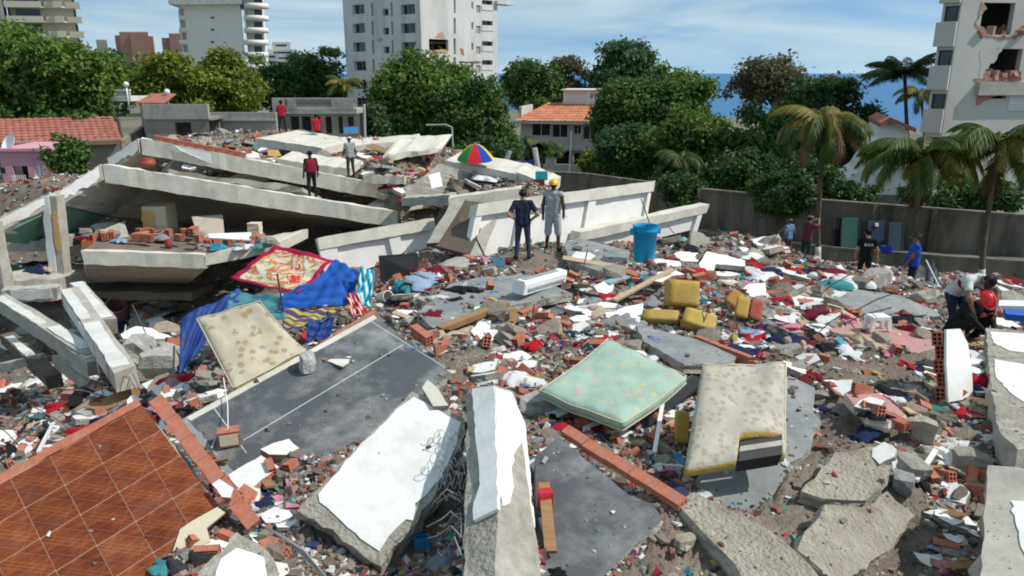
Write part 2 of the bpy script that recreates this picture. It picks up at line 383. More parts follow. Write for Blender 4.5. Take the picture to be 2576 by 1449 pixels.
# --- the brown tiled floor (bottom left)
def wood_tile_mat():
    m, n, b = newmat('brown_tile'); NN = n.nodes.new; LL = n.links.new
    t = NN('ShaderNodeTexCoord'); mp_ = NN('ShaderNodeMapping'); mp_.inputs['Rotation'].default_value = (0, 0, R(45)); mp_.inputs['Scale'].default_value = (2.2, 14, 1); LL(t.outputs['Object'], mp_.inputs[0])
    z = NN('ShaderNodeTexNoise'); z.inputs['Scale'].default_value = 2.2; z.inputs['Detail'].default_value = 6; LL(mp_.outputs[0], z.inputs['Vector'])
    r = NN('ShaderNodeValToRGB'); e = r.color_ramp.elements; e[0].position = .3; e[0].color = (.095, .022, .012, 1); e[1].position = .75; e[1].color = (.29, .078, .026, 1); LL(z.outputs['Fac'], r.inputs[0])
    wv = NN('ShaderNodeTexWave'); wv.wave_type = 'BANDS'; wv.bands_direction = 'DIAGONAL'; wv.inputs['Scale'].default_value = 1.9; wv.inputs['Distortion'].default_value = .6; wv.inputs['Detail'].default_value = 2; LL(t.outputs['Object'], wv.inputs['Vector'])
    r3 = NN('ShaderNodeValToRGB'); e = r3.color_ramp.elements; e[0].position = .86; e[0].color = (0, 0, 0, 1); e[1].position = .93; e[1].color = (.3, .3, .3, 1); LL(wv.outputs['Fac'], r3.inputs[0])
    mm = NN('ShaderNodeMix'); mm.data_type = 'RGBA'; mm.inputs[7].default_value = (.085, .022, .018, 1); LL(r3.outputs[0], mm.inputs[0]); LL(r.outputs[0], mm.inputs[6])
    z2 = NN('ShaderNodeTexNoise'); z2.inputs['Scale'].default_value = 5; z2.inputs['Detail'].default_value = 8
    g = NN('ShaderNodeNewGeometry'); LL(g.outputs['Position'], z2.inputs['Vector'])
    r4 = NN('ShaderNodeValToRGB'); r4.color_ramp.elements[0].position = .5; r4.color_ramp.elements[0].color = (0, 0, 0, 1); r4.color_ramp.elements[1].position = .8; r4.color_ramp.elements[1].color = (.22, .22, .22, 1); LL(z2.outputs['Fac'], r4.inputs[0])
    m2 = NN('ShaderNodeMix'); m2.data_type = 'RGBA'; m2.inputs[7].default_value = (.36, .19, .13, 1); LL(r4.outputs[0], m2.inputs[0]); LL(mm.outputs[2], m2.inputs[6])
    sp = NN('ShaderNodeSeparateXYZ'); LL(t.outputs['Object'], sp.inputs[0])
    def mth(op, a, c=None):
        q = NN('ShaderNodeMath'); q.operation = op
        for i, v in enumerate((a, c)):
            if v is None: continue
            if isinstance(v, (int, float)): q.inputs[i].default_value = v
            else: LL(v, q.inputs[i])
        return q.outputs[0]
    dg = mth('ABSOLUTE', mth('ADD', sp.outputs[0], sp.outputs[1])); ln = None
    for off in (.0, .045, .16):                      # thin inlaid lines across each tile
        l = mth('LESS_THAN', mth('ABSOLUTE', mth('SUBTRACT', dg, off)), .0035); ln = l if ln is None else mth('MAXIMUM', ln, l)
    l2 = mth('LESS_THAN', mth('ABSOLUTE', mth('SUBTRACT', mth('ABSOLUTE', mth('SUBTRACT', sp.outputs[0], sp.outputs[1])), .2)), .0035); ln = mth('MULTIPLY', mth('MAXIMUM', ln, l2), .38)
    m3 = NN('ShaderNodeMix'); m3.data_type = 'RGBA'; m3.inputs[7].default_value = (.40, .19, .11, 1); LL(ln, m3.inputs[0]); LL(m2.outputs[2], m3.inputs[6])
    oi = NN('ShaderNodeObjectInfo'); hs = NN('ShaderNodeHueSaturation'); LL(mth('ADD', mth('MULTIPLY', oi.outputs['Random'], .4), .8), hs.inputs['Value']); LL(m3.outputs[2], hs.inputs['Color'])
    LL(hs.outputs[0], b.inputs['Base Color']); b.inputs['Roughness'].default_value = .7; b.inputs['Specular IOR Level'].default_value = .12
    return m
M['brown_tile'] = wood_tile_mat()
M['grout'] = surf('grout', (.55, .36, .25), .15, 8, .9, .1)
TP = [(0, 1218, 6.3), (358, 1021, 6.75), (547, 1273, 6.05)]
tf, tp0, tn = slab('tiled_slab', 'brown wood-patterned tiled floor slab tilted at the bottom left', 'floor slab',
    [(-330, 1398), (358, 1021), (547, 1273), (417, 1436), (330, 1640), (-330, 1700)], TP, .2, [M['grout'], M['concrete_rough']], jag=.004, clean=True)
def clip_poly(P, a, b, keep):
    """keep the part of 2D polygon P on keep's side of line ab"""
    def sd(p): return (b[0] - a[0]) * (p[1] - a[1]) - (b[1] - a[1]) * (p[0] - a[0])
    s = 1 if sd(keep) > 0 else -1; o = []
    for i in range(len(P)):
        p, q = P[i], P[(i + 1) % len(P)]; dp, dq = sd(p) * s, sd(q) * s
        if dp >= 0: o.append(p)
        if dp * dq < 0: t_ = dp / (dp - dq); o.append((p[0] + (q[0] - p[0]) * t_, p[1] + (q[1] - p[1]) * t_))
    return o
C0 = on_plane(358, 1021, tp0, tn); ex = (on_plane(0, 1218, tp0, tn) - C0).normalized(); ey = tn.cross(ex).normalized()
if ey.dot(on_plane(547, 1273, tp0, tn) - C0) < 0: ey = -ey
def t2(u, v): q = on_plane(u, v, tp0, tn) - C0; return (q.dot(ex), q.dot(ey))
ts = (on_plane(222, 1098, tp0, tn) - on_plane(313, 1048, tp0, tn)).length
x00 = t2(313, 1048)[0]; cB = [t2(547, 1273), t2(417, 1436)]; cE = [t2(358, 1021), t2(547, 1273)]; kp = t2(250, 1250)
TILE_MESH = {}
for i in range(-1, 9):
    for j in range(0, 9):
        X0 = x00 + i * ts; Y0 = j * ts; g = .004
        P = [(X0 + g, Y0 + g), (X0 + ts - g, Y0 + g), (X0 + ts - g, Y0 + ts - g), (X0 + g, Y0 + ts - g)]
        for ln in (cB, cE, [t2(358, 1021), t2(0, 1218)], [t2(-330, 1398), t2(-330, 1700)]): P = clip_poly(P, ln[0], ln[1], kp) if len(P) > 2 else P
        if len(P) < 3: continue
        q = [((x - X0 - ts / 2), (y - Y0 - ts / 2)) for x, y in P]
        ar = abs(sum(q[k][0] * q[(k + 1) % len(q)][1] - q[(k + 1) % len(q)][0] * q[k][1] for k in range(len(q)))) / 2
        if ar < .002: continue
        full = len(q) == 4 and ar > (ts - 2.1 * g) ** 2 * .999
        if full and 'f' in TILE_MESH: me = TILE_MESH['f']
        else:
            mb = MB(); mb.prism([(x, y, -.004) for x, y in q], (0, 0, .0085)); me = mb.mesh('tile', M['brown_tile'])[0]
            if full: TILE_MESH['f'] = me
        o = link_mesh('tile', me, tf)
        rot = Matrix((ex, ey, ex.cross(ey))).transposed()
        tl = rnd.uniform(-.003, .003)
        o.matrix_basis = parent_world(tf).inverted() @ (Matrix.Translation(C0 + ex * (X0 + ts / 2) + ey * (Y0 + ts / 2) + tn * .001) @ rot.to_4x4() @ Matrix.Rotation(tl, 4, 'X'))
slab('mortar_shard', 'cream broken mortar shard at the corner of the brown tiled floor', 'mortar', [(547, 1275), (566, 1290), (520, 1328), (528, 1362), (482, 1385), (462, 1402), (419, 1440), (453, 1331)], (tp0, tn), .03, [M['cream'], M['concrete']], lift=.028, reg=False, jag=.01)
slab('slab_edge', 'orange-red clay edge along the upper side of brown tiled floor', 'brick edge', [(356, 1019), (346, 1003), (200, 1082), (-60, 1226), (-40, 1238)], (tp0, tn), .1, [M['brick'], M['brick']], lift=-.012, reg=False, jag=.01)
ps, pp0, pn = slab('plastered_slab', 'white plastered chunk at the bottom edge right of tiled floor', 'wall slab', [(500, 1440), (556, 1388), (596, 1338), (640, 1362), (684, 1400), (700, 1500), (500, 1520)], [(500, 1440, 6.1), (620, 1350, 6.15), (690, 1470, 6.05)], .18, [M['concrete_rough'], M['concrete_rough']], jag=.02, seg=.08, clean=True)
skin('plaster_coat', [(540, 1460), (556, 1405), (596, 1378), (664, 1402), (672, 1480)], pp0, pn, M['plaster'], ps)
# clay wall stump along the tiled floor
ra = on_plane(392, 1003, tp0, tn); rb = on_plane(640, 1322, tp0, tn)
course('red clay brick wall stump along the edge of brown tiled floor', ra - tn * .06, rb - tn * .06, tn, .14, .085, n=6, gap=.005, seed=3)
slab('plaster_shard', 'small white plaster shard on the red stump beside brown tiles', 'plaster', [(533, 1218), (552, 1205), (588, 1228), (580, 1252), (558, 1250), (545, 1230)], (tp0, tn), .06, [M['plaster'], M['brick']], lift=.12, reg=False, jag=.008)

# --- dark grey floor slab with white joint lines (centre left)
sa, ap0, an = slab('screed_slab', 'large dark grey floor slab with white joint lines, left of centre', 'floor slab',
    [(455, 1055), (940, 790), (1135, 940), (1057, 990), (930, 1112), (872, 1148), (760, 1175), (660, 1215), (590, 1235)], [(455, 1055, 6.0), (940, 790, 6.55), (1135, 940, 6.2)], .16, [M['screed'], M['concrete_rough']], jag=.008, clean=True)
for a, b in (((929, 806), (1120, 925)), ((1014, 867), (612, 1108)), ((535, 1022), (620, 1140))):
    strip('joint_line', a, b, ap0, an, .009, M['plaster_dirty'], sa)
skin('mortar_edge', [(456, 1056), (470, 1050), (590, 1190), (600, 1232), (578, 1210)], ap0, an, M['screed_pale'], sa, .006)
skin('mortar_edge', [(468, 1050), (940, 792), (948, 800), (480, 1058)], ap0, an, M['concrete_pale'], sa, .006, jag=.004)
course('red clay brick row along the top edge of the dark floor slab', on_plane(768, 880, ap0, an) - an * .15, on_plane(944, 783, ap0, an) - an * .07, an, .08, .09, n=5, gap=.005, seed=4)
course('short red brick row beside the white block, by the dark slab', on_plane(1040, 815, ap0, an) - an * .18, on_plane(1080, 846, ap0, an) - an * .18, an, .12, .17, n=2, seed=5)
# --- white plastered slab
sj, jp0, jn = slab('plastered_slab', 'thick white plastered slab with broken concrete edge, bottom centre', 'wall slab',
    [(748, 1285), (790, 1238), (985, 1035), (1035, 985), (1085, 1000), (1168, 1052), (1162, 1110), (1100, 1235), (1060, 1285), (1035, 1330), (985, 1380), (958, 1425), (930, 1410), (850, 1345)], [(800, 1240, 6.15), (1060, 1000, 6.75), (1165, 1055, 6.6)], .22, [M['concrete_rough'], M['concrete_rough']], jag=.02, seg=.09, clean=True)
skin('plaster_coat', [(801, 1243), (880, 1150), (997, 1029), (1041, 998), (1091, 1026), (1160, 1062), (1150, 1110), (1111, 1200), (1074, 1243), (1044, 1266), (1039, 1309), (1021, 1306), (977, 1349), (954, 1386), (874, 1326), (844, 1296), (804, 1263)], jp0, jn, M['plaster'], sj, .015, .012)
slab('stone_fragment', 'tan broken stone above the white plastered slab', 'stone', [(1062, 975), (1075, 955), (1100, 975), (1128, 1020), (1090, 1022)], (jp0, jn), .1, [M['concrete_pale'], M['concrete_rough']], lift=.06, reg=False)
# --- fallen column with two white faces
R0, R1 = at_z(1244, 968, 7.0), at_z(1254, 1470, 6.45); L0, L1 = at_z(1176, 978, 6.86), at_z(1164, 1470, 6.32); Q0, Q1 = at_z(1292, 984, 6.78), at_z(1368, 1470, 6.2)
cl = thing('fallen_column', 'fallen concrete column with two white plastered faces, bottom centre', 'column', (R1.x, R1.y, 6.0))
mb = MB(); rr = random.Random(5); secs = []
for k in range(13):
    t = k / 12; r_, l_, q_ = R0.lerp(R1, t), L0.lerp(L1, t), Q0.lerp(Q1, t); j = lambda s=.018: Vector((rr.uniform(-s, s), rr.uniform(-s, s), rr.uniform(-s, s)))
    if k > 8: e = .03 * (k - 8); r_ = r_ + Vector((0, 0, -e * .6)) + j(.03)
    dn = Vector((0, .12, -.34))
    secs.append([l_ + j(), l_ * .3 + r_ * .7 + j(.006) if 0 else l_.lerp(r_, .5) + j(.008), r_ + j(.006), r_.lerp(q_, .5) + j(.008), q_ + j(), q_ + dn + j(), l_ + dn + j()])
ns = 7; V = [p for s_ in secs for p in s_]
mb.add(V, [(k * ns + i, k * ns + (i + 1) % ns, (k + 1) * ns + (i + 1) % ns, (k + 1) * ns + i) for k in range(12) for i in range(ns)] + [tuple(range(ns))[::-1], tuple(range(12 * ns, 13 * ns))])
mb.build('column_core', M['concrete_rough'], cl)
lp0, ln_ = plane3(R0, R1, L0); qp0, qn_ = plane3(R0, R1, Q0)
skin('plaster_coat', [(1188, 978), (1242, 970), (1249, 1133), (1252, 1279), (1191, 1309), (1191, 1266), (1207, 1219), (1199, 1126)], lp0, ln_, M['plaster'], cl, .02, .012, lift=.012)
skin('plaster_coat', [(1247, 974), (1288, 988), (1322, 1066), (1335, 1206), (1346, 1327), (1315, 1322), (1291, 1259), (1267, 1273), (1256, 1226)], qp0, qn_, M['plaster'], cl, .02, .01, lift=.012)
# --- grey floor slab, bottom centre
slab('screed_slab', 'dark grey floor slab below the row of red bricks, bottom centre', 'floor slab',
    [(1345, 1150), (1405, 1098), (1501, 1179), (1588, 1249), (1638, 1266), (1668, 1303), (1565, 1403), (1500, 1470), (1440, 1530), (1370, 1530), (1350, 1300)], [(1350, 1090, 6.45), (1670, 1300, 6.2), (1480, 1449, 6.05)], .14, [M['screed'], M['concrete_rough']], jag=.012, clean=True)
ba, bb = at_z(1424, 1058, 6.52), at_z(1722, 1240, 6.36)
course('long row of orange-red clay bricks between grey slab and mattresses', ba - Vector((0, 0, .16)), bb - Vector((0, 0, .16)), Vector((-.12, -.34, 1)), .12, .09, n=5, gap=.005, seed=6)
# --- grey slabs
slab('screed_slab', 'grey floor slab under the stained beige mattress', 'floor slab', [(1735, 1228), (1760, 1150), (1900, 1000), (1985, 945), (2050, 975), (2042, 1030), (2066, 1062), (2040, 1120), (1985, 1165), (1960, 1230), (1890, 1305), (1800, 1270)], [(1735, 1220, 6.0), (1990, 945, 6.3), (2060, 1090, 6.1)], .12, [M['screed_pale'], M['concrete_rough']], jag=.06, seg=.2)
slab('screed_slab', 'narrow pale grey slab between green mattress and yellow foam', 'floor slab', [(1600, 818), (1755, 853), (1852, 897), (1838, 916), (1721, 915), (1620, 860)], [(1600, 820, 5.98), (1850, 896, 6.05), (1700, 915, 6.12)], .14, [M['screed_pale'], M['concrete_rough']], clean=True)
dp0, dn_ = plane3(wpt((1600, 820, 5.98)), wpt((1850, 896, 6.05)), wpt((1700, 915, 6.12)))
course('thin red brick row edging the pale grey slab below yellow foam', on_plane(1752, 849, dp0, dn_) - dn_ * .14, on_plane(1892, 903, dp0, dn_) - dn_ * .14, dn_, .1, .17, n=4, seed=8)
slab('screed_slab', 'weathered grey slab left of the white air conditioner', 'floor slab', [(1050, 788), (1130, 715), (1210, 697), (1330, 690), (1440, 738), (1290, 768), (1180, 797), (1095, 830)], [(1050, 790, 5.85), (1250, 695, 5.8), (1430, 738, 5.85)], .14, [M['screed_pale'], M['concrete_rough']])
slab('screed_slab', 'pale grey slab sloping down in front of the blue-shirted worker', 'floor slab', [(2085, 752), (2125, 728), (2180, 722), (2270, 745), (2360, 785), (2368, 802), (2250, 787), (2200, 792), (2120, 780)], [(2085, 752, 5.2), (2180, 722, 4.9), (2365, 800, 5.0)], .14, [M['screed_pale'], M['concrete_rough']], clean=True)
slab('screed_slab', 'dusty grey slab behind the two standing men, left of bucket', 'floor slab', [(1418, 612), (1455, 598), (1585, 632), (1572, 657), (1505, 682), (1432, 655)], [(1418, 612, 5.85), (1585, 632, 5.8), (1505, 682, 5.8)], .2, [M['screed_pale'], M['concrete_rough']])
slab('concrete_slab', 'pale broken concrete slab lying flat right of the beige mattress', 'concrete slab', [(2015, 1235), (2099, 1139), (2185, 1123), (2242, 1126), (2237, 1193), (2219, 1213), (2179, 1259), (2065, 1253)], [(2015, 1235, 6.12), (2185, 1123, 6.2), (2237, 1193, 6.12)], .14, [M['concrete_tan'], M['concrete_rough']], jag=.03)
slab('concrete_slab', 'cracked pale concrete slab at the bottom right corner pit', 'concrete slab', [(2005, 1383), (2025, 1336), (2075, 1269), (2172, 1276), (2232, 1235), (2302, 1296), (2262, 1346), (2239, 1383), (2179, 1433), (2120, 1490)], [(2005, 1383, 6.12), (2172, 1276, 6.1), (2262, 1346, 5.98)], .18, [M['concrete_tan'], M['concrete_rough']], jag=.03)
slab('concrete_slab', 'long pale concrete strip running down to the bottom edge', 'concrete slab', [(1705, 1262), (1745, 1238), (1932, 1330), (2012, 1395), (2080, 1475), (1900, 1500), (1850, 1420), (1770, 1340)], [(1720, 1245, 6.25), (1932, 1330, 6.2), (1900, 1470, 6.12)], .2, [M['concrete_tan'], M['concrete_rough']], jag=.02)
slab('pink_slab', 'faded pink plastered slab in front of the bending man', 'wall slab', [(2085, 828), (2165, 812), (2250, 828), (2350, 850), (2382, 868), (2300, 893), (2210, 873), (2140, 862)], [(2085, 828, 5.62), (2250, 828, 5.66), (2300, 893, 5.62)], .2, [M['pink_plaster'], M['concrete_rough']], jag=.03)
slab('pink_slab', 'small pinkish slab with pale rim right of the beige mattress', 'wall slab', [(2125, 990), (2165, 965), (2235, 1005), (2280, 1045), (2235, 1062), (2180, 1050)], [(2120, 985, 6.15), (2235, 1005, 6.15), (2235, 1062, 6.12)], .12, [M['pink_plaster'], M['concrete_pale']], jag=.02)
# --- wall pieces at the right edge
rs, rp0, rn = slab('plastered_panel', 'white wall panel with rough edge at the right border', 'wall slab', [(2480, 825), (2720, 845), (2720, 1130), (2560, 1130), (2512, 1080), (2490, 950)], [(2480, 825, 5.75), (2700, 845, 5.8), (2560, 1130, 6.3)], .3, [M['concrete_rough'], M['concrete']], jag=.015, clean=True)
skin('plaster_coat', [(2492, 833), (2716, 850), (2716, 900), (2540, 882), (2500, 862)], rp0, rn, M['plaster'], rs)
skin('plaster_coat', [(2500, 903), (2716, 940), (2716, 1060), (2576, 1010), (2540, 985), (2508, 950)], rp0, rn, M['plaster'], rs)
rc, cp0, cn = slab('fallen_column', 'grey concrete column with white coat at the bottom right border', 'column', [(2485, 1170), (2560, 1175), (2760, 1220), (2760, 1560), (2460, 1560)], [(2485, 1170, 6.4), (2760, 1220, 6.5), (2460, 1460, 6.35)], .5, [M['concrete'], M['concrete']], jag=.01, clean=True)
skin('plaster_coat', [(2543, 1259), (2750, 1270), (2750, 1540), (2590, 1420), (2565, 1360)], cp0, cn, M['plaster'], rc)
# ------------------------------------------------------------------ collapsed floors behind (pancaked storeys)
def jit(rr, s): return Vector((rr.uniform(-s, s), rr.uniform(-s, s), rr.uniform(-s, s)))
def long_box(mb, A, B, back, down, n=14, rr=None, j=.02, mi=0):
    """bar from A to B with section back x down, slightly uneven"""
    rr = rr or random.Random(3); V = []
    for k in range(n + 1):
        t = k / n; p = A.lerp(B, t)
        V += [p + jit(rr, j), p + back + jit(rr, j), p + back + down + jit(rr, j), p + down + jit(rr, j)]
    mb.add(V, [(k * 4 + i, k * 4 + (i + 1) % 4, (k + 1) * 4 + (i + 1) % 4, (k + 1) * 4 + i) for k in range(n) for i in range(4)] + [(3, 2, 1, 0), tuple(range(4 * n, 4 * n + 4))], mi)
def floor_sheet(name, label, A, B, D, fasc, fm=None, DA=Vector((0, 0, 0)), th=.2, sm=None, ribs=0, ribm=None, coat=None, seed=1):
    """storey slab: fascia beam along its broken front edge, plate running back, ribs under it"""
    rr = random.Random(seed); t = thing(name, label, 'floor slab', A); d = (B - A)
    mb = MB(); long_box(mb, A, B, Vector((0, .22, 0)), Vector((0, 0, -fasc)), 40, rr, .022); mb.build('fascia', fm or M['concrete_pale'], t)
    mb = MB(); mb.hexa([A + Vector((0, .2, -.03 - th)), B + Vector((0, .2, -.03 - th)), B + D + Vector((0, 0, -th)), A + D + DA + Vector((0, 0, -th))], [A + Vector((0, .2, -.03)), B + Vector((0, .2, -.03)), B + D, A + D + DA])
    mb.build('plate', sm or M['soffit'], t)
    for k in range(ribs):
        f = (k + .5) / ribs; p = A + d * f + Vector((0, .22, -.03 - th)); mb = MB()
        s = d.normalized() * .14; q = p + D * .95; dn = Vector((0, 0, -.22))
        mb.hexa([p - s + dn, p + s + dn, q + s + dn, q - s + dn], [p - s, p + s, q + s, q - s]); mb.build('rib', ribm or M['soffit'], t)
    return t
A1, B1 = at_y(352, 347, 30.5), at_y(992, 470, 31.5)
s1 = floor_sheet('collapsed_slab', 'uppermost long collapsed floor slab sloping down to the right', A1, B1, Vector((.6, 7, -2.4)), .64, seed=2)
mb = MB(); p, q = A1.lerp(B1, .13) + Vector((0, -.035, -.02)), A1.lerp(B1, .27) + Vector((0, -.035, -.06)); mb.prism([p, q, q + Vector((0, 0, -.42)), p + Vector((.25, 0, -.22))], (0, -.012, 0)); mb.build('plaster_coat', M['plaster'], s1)
course('row of red clay blocks on top of the uppermost collapsed slab', A1.lerp(B1, .05) + Vector((0, .12, 0)), A1.lerp(B1, .4) + Vector((0, .12, 0)), Vector((0, 0, 1)), .18, .2, n=9, seed=9)
A2, B2 = at_y(258, 413, 25.6), at_y(1000, 533, 28.6)
s2 = floor_sheet('collapsed_slab', 'middle collapsed floor slab over the dark open void at left', A2, B2, Vector((-.5, 8, -2.9)), .62, DA=Vector((-4.5, 0, -.3)), seed=3, ribs=4, ribm=M['ochre'])
# left wings of both slabs (folded down to the left, white plaster edge)
def wing(label, A, Bp, h, coat, seed, back=Vector((0, 3, -.5))):
    t = thing('folded_slab', label, 'floor slab', Bp); rr = random.Random(seed); mb = MB()
    long_box(mb, A, Bp, back, Vector((0, 0, -h)), 8, rr, .03); mb.build('plate', M['concrete'], t)
    mb = MB(); o = Vector((-.01, -.05, 0)); n = 9; P = [A.lerp(Bp, .03 + .94 * k / n) + Vector((0, 0, -.02 - rr.uniform(0, .06))) + o for k in range(n + 1)] + [A.lerp(Bp, .97 - .94 * k / n) + Vector((0, 0, -h * rr.uniform(.62, .98))) + o for k in range(n + 1)]
    mb.prism(P, (0, -.02, 0)); mb.build('plaster_coat', coat, t); return t
wing('short white-edged slab folded down left of the uppermost floor', A1 + Vector((-.05, -.05, 0)), at_y(272, 397, 30.5), .55, M['plaster'], 4)
wing('white-edged slab folded down left of the middle floor', A2 + Vector((-.05, -.05, 0)), at_y(150, 478, 24.6), .5, M['plaster'], 5, Vector((.1, 2.5, -.8)))
wing('slab with green underside sloping down at the left border', at_y(146, 478, 24.5), at_y(-30, 560, 22.5), .42, M['plaster_dirty'], 6, Vector((0, 3.5, -.9)))
mb = MB(); a, b = at_y(146, 502, 24.55), at_y(-30, 585, 22.55); mb.hexa([a + Vector((0, 0, -.25)), b + Vector((0, 0, -.25)), b + Vector((0, 3, -1.1)), a + Vector((0, 3, -1.1))], [a, b, b + Vector((0, 3, -.9)), a + Vector((0, 3, -.9))]); tag(mb.build('painted_soffit', M['soffit_green']), 'green painted soffit under the slab at the left border', 'soffit')
# standing columns of the open storey
def pillar(label, u0, u1, v0, v1, y, mats, coat=None, lean=(0, 0), seed=1):
    a, b = at_y(u0, v1, y), at_y(u1, v1, y); wd = b.x - a.x; c = (a + b) / 2; top = at_y((u0 + u1) / 2, v0, y).z; hgt = top - c.z
    t = thing('pillar', label, 'column', c); mb = MB(); rr = random.Random(seed); n = 8; V = []
    for k in range(n + 1):
        z = hgt * k / n; o = Vector((lean[0] * k / n, lean[1] * k / n, z))
        V += [o + Vector((sx * wd / 2, sy * wd / 2, 0)) + jit(rr, .012) for sx, sy in ((-1, -1), (1, -1), (1, 1), (-1, 1))]
    mb.add(V, [(k * 4 + i, k * 4 + (i + 1) % 4, (k + 1) * 4 + (i + 1) % 4, (k + 1) * 4 + i) for k in range(n) for i in range(4)] + [(3, 2, 1, 0), tuple(range(4 * n, 4 * n + 4))])
    mb.local('shaft', mats, t)
    if coat:
        for (x0, x1, z0, z1, m) in coat:
            mb = MB(); n = 10; P = [Vector((wd * (x0 + rr.uniform(-.05, .05)) + lean[0] * zz, -wd / 2 + lean[1] * zz - .012, hgt * zz)) for zz in [z0 + (z1 - z0) * k / n for k in range(n + 1)]] + [Vector((wd * (x1 + rr.uniform(-.05, .05)) + lean[0] * zz, -wd / 2 + lean[1] * zz - .012, hgt * zz)) for zz in [z1 - (z1 - z0) * k / n for k in range(n + 1)]]
            mb.prism(P, (0, -.025, 0)); mb.local('plaster_coat', m, t)
    return t
pillar('tall corner pillar with white strip at the left of the open storey', 138, 172, 492, 696, 24.2, M['concrete'], [(-.54, -.02, .02, 1, M['plaster']), (.1, .5, .35, .8, M['ochre'])], (.12, .1), 2)
pillar('ochre painted pillar in the middle of the open storey', 384, 442, 515, 628, 27.0, M['cream'], [(-.5, 0, .05, .9, M['ochre'])], seed=3)
pillar('cream pillar stump beside white boards in the open storey', 632, 660, 560, 622, 26.2, M['cream'], seed=4)
pillar('concrete pillar with mint coat at the left border', -14, 26, 560, 735, 22.0, M['concrete'], [(.18, .48, .35, .7, M['soffit_green']), (-.4, -.05, 0, .9, M['plaster_dirty'])], seed=5)
# lower balcony slab with inclined soffit
A3, B3 = at_y(203, 630, 23.4), at_y(512, 641, 24.2)
t3 = thing('balcony_slab', 'lower balcony slab with pale fascia and inclined grey soffit', 'floor slab', A3)
mb = MB(); rr = random.Random(8); long_box(mb, A3, B3, Vector((0, .25, 0)), Vector((.05, 0, -.46)), 10, rr, .02); mb.build('fascia', M['concrete_pale'], t3)
mb = MB(); mb.hexa([A3 + Vector((0, .2, -.3)), B3 + Vector((0, .2, -.3)), B3 + Vector((1, 4.4, -.34)), A3 + Vector((-1, 4.4, -.34))], [A3 + Vector((0, .2, -.03)), B3 + Vector((0, .2, -.03)), B3 + Vector((1, 4.4, -.06)), A3 + Vector((-1, 4.4, -.06))]); mb.build('plate', M['dust'], t3)
Dd = Vector((-.85, 1.5, -.95)); a, b = A3 + Vector((.05, .02, -.46)), B3 + Vector((.05, .02, -.46))
mb = MB(); mb.prism([a, b, b + Dd + Vector((-.5, 0, 0)), a + Dd], (0, .12, .1)); mb.build('soffit', M['soffit'], t3)
mb = MB(); mb.prism([a, a + Dd, a + Dd + Vector((0, .6, .3)), A3 + Vector((0, .3, -.05))], (-.06, .03, 0)); mb.build('end_wall', M['cream'], t3)
A3b, B3b = at_y(516, 641, 24.2), at_y(702, 607, 25.2)
mb = MB(); long_box(mb, A3b, B3b, Vector((.3, 2.6, -.1)), Vector((0, 0, -.36)), 8, rr, .03); tag(mb.build('slab_edge', M['concrete_pale']), 'short cracked slab edge right of the lower balcony slab', 'floor slab')
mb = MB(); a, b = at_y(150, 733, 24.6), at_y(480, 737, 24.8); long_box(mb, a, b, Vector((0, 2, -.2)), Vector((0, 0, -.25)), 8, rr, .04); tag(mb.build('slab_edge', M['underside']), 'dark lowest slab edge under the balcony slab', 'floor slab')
# parapet wall lying tilted: ledge, ribs and recessed white panels
def parapet(label, A, B, down, ledge, ribs, depth=.16, th=.14, seed=1, pm=None):
    t = thing('parapet', label, 'wall', A); d = B - A; u = d.normalized(); n = u.cross(down).normalized()
    if n.y > 0: n = -n                                  # towards the viewer
    rr = random.Random(seed); dl = down.normalized()
    mb = MB(); long_box(mb, A + n * depth, B + n * depth, -n * (depth + th + .1), dl * ledge, 14, rr, .012); mb.build('ledge', M['concrete_pale'], t)
    a, b = A + dl * ledge * .9, B + dl * ledge * .9
    mb = MB(); mb.prism([a, b, b + (down - dl * ledge), a + (down - dl * ledge)], -n * th); mb.build('back_wall', pm or M['panel_white'], t)
    for (f, w_) in ribs:
        p = a + d * f; mb = MB(); mb.hexa([p, p + u * w_, p + u * w_ + down * .86, p + down * .86], [q + n * depth * .75 for q in (p, p + u * w_, p + u * w_ + down * .86, p + down * .86)]); mb.build('rib', M['panel_white'], t)
    return t
A4, B4 = at_y(795, 600, 21.2), at_y(1088, 549, 22.6)
parapet('fallen white parapet wall with recessed panels behind the black television', A4, B4, Vector((.35, -.35, -1.5)), .34, [(0, .5), (.58, .34), (.94, .12)], seed=2)
A5, B5 = at_y(1196, 514, 20.6), at_y(1640, 456, 24.6)
parapet('long white parapet wall standing behind the two men', A5, B5, Vector((-.35, -.75, -1.75)), .36, [(0, .22), (.22, .26), (.60, .3), (.97, .14)], seed=3)
A6, B6 = at_y(1452, 582, 22.0), at_y(1775, 512, 25.8)
parapet('low white parapet fragment slanting down behind the blue bucket', A6, B6, Vector((-.25, -.2, -.85)), .3, [(.93, .25)], seed=4)
mb = MB(); rr = random.Random(9); a, b = at_y(1128, 498, 21.8), at_y(1312, 472, 22.6); long_box(mb, a, b, Vector((0, .5, 0)), Vector((0, 0, -.38)), 8, rr, .02); tag(mb.build('edge_beam', M['concrete_pale']), 'pale concrete beam lying over the brown slab left of navy-shirted man', 'beam')
mb = MB(); P = [at_y(1142, 500, 21.6), at_y(1236, 512, 21.4), at_y(1180, 640, 19.6), at_y(1072, 612, 20.6)]; n_ = (P[1] - P[0]).cross(P[3] - P[0]).normalized(); n_ = n_ if n_.y > 0 else -n_; mb.prism(P, n_ * .16)
tag(mb.build('tilted_slab', M['underside']), 'steep brown underside of a slab leaning left of the white parapet', 'floor slab')  # brown darkened: the leaning slab's shade is put into its colour
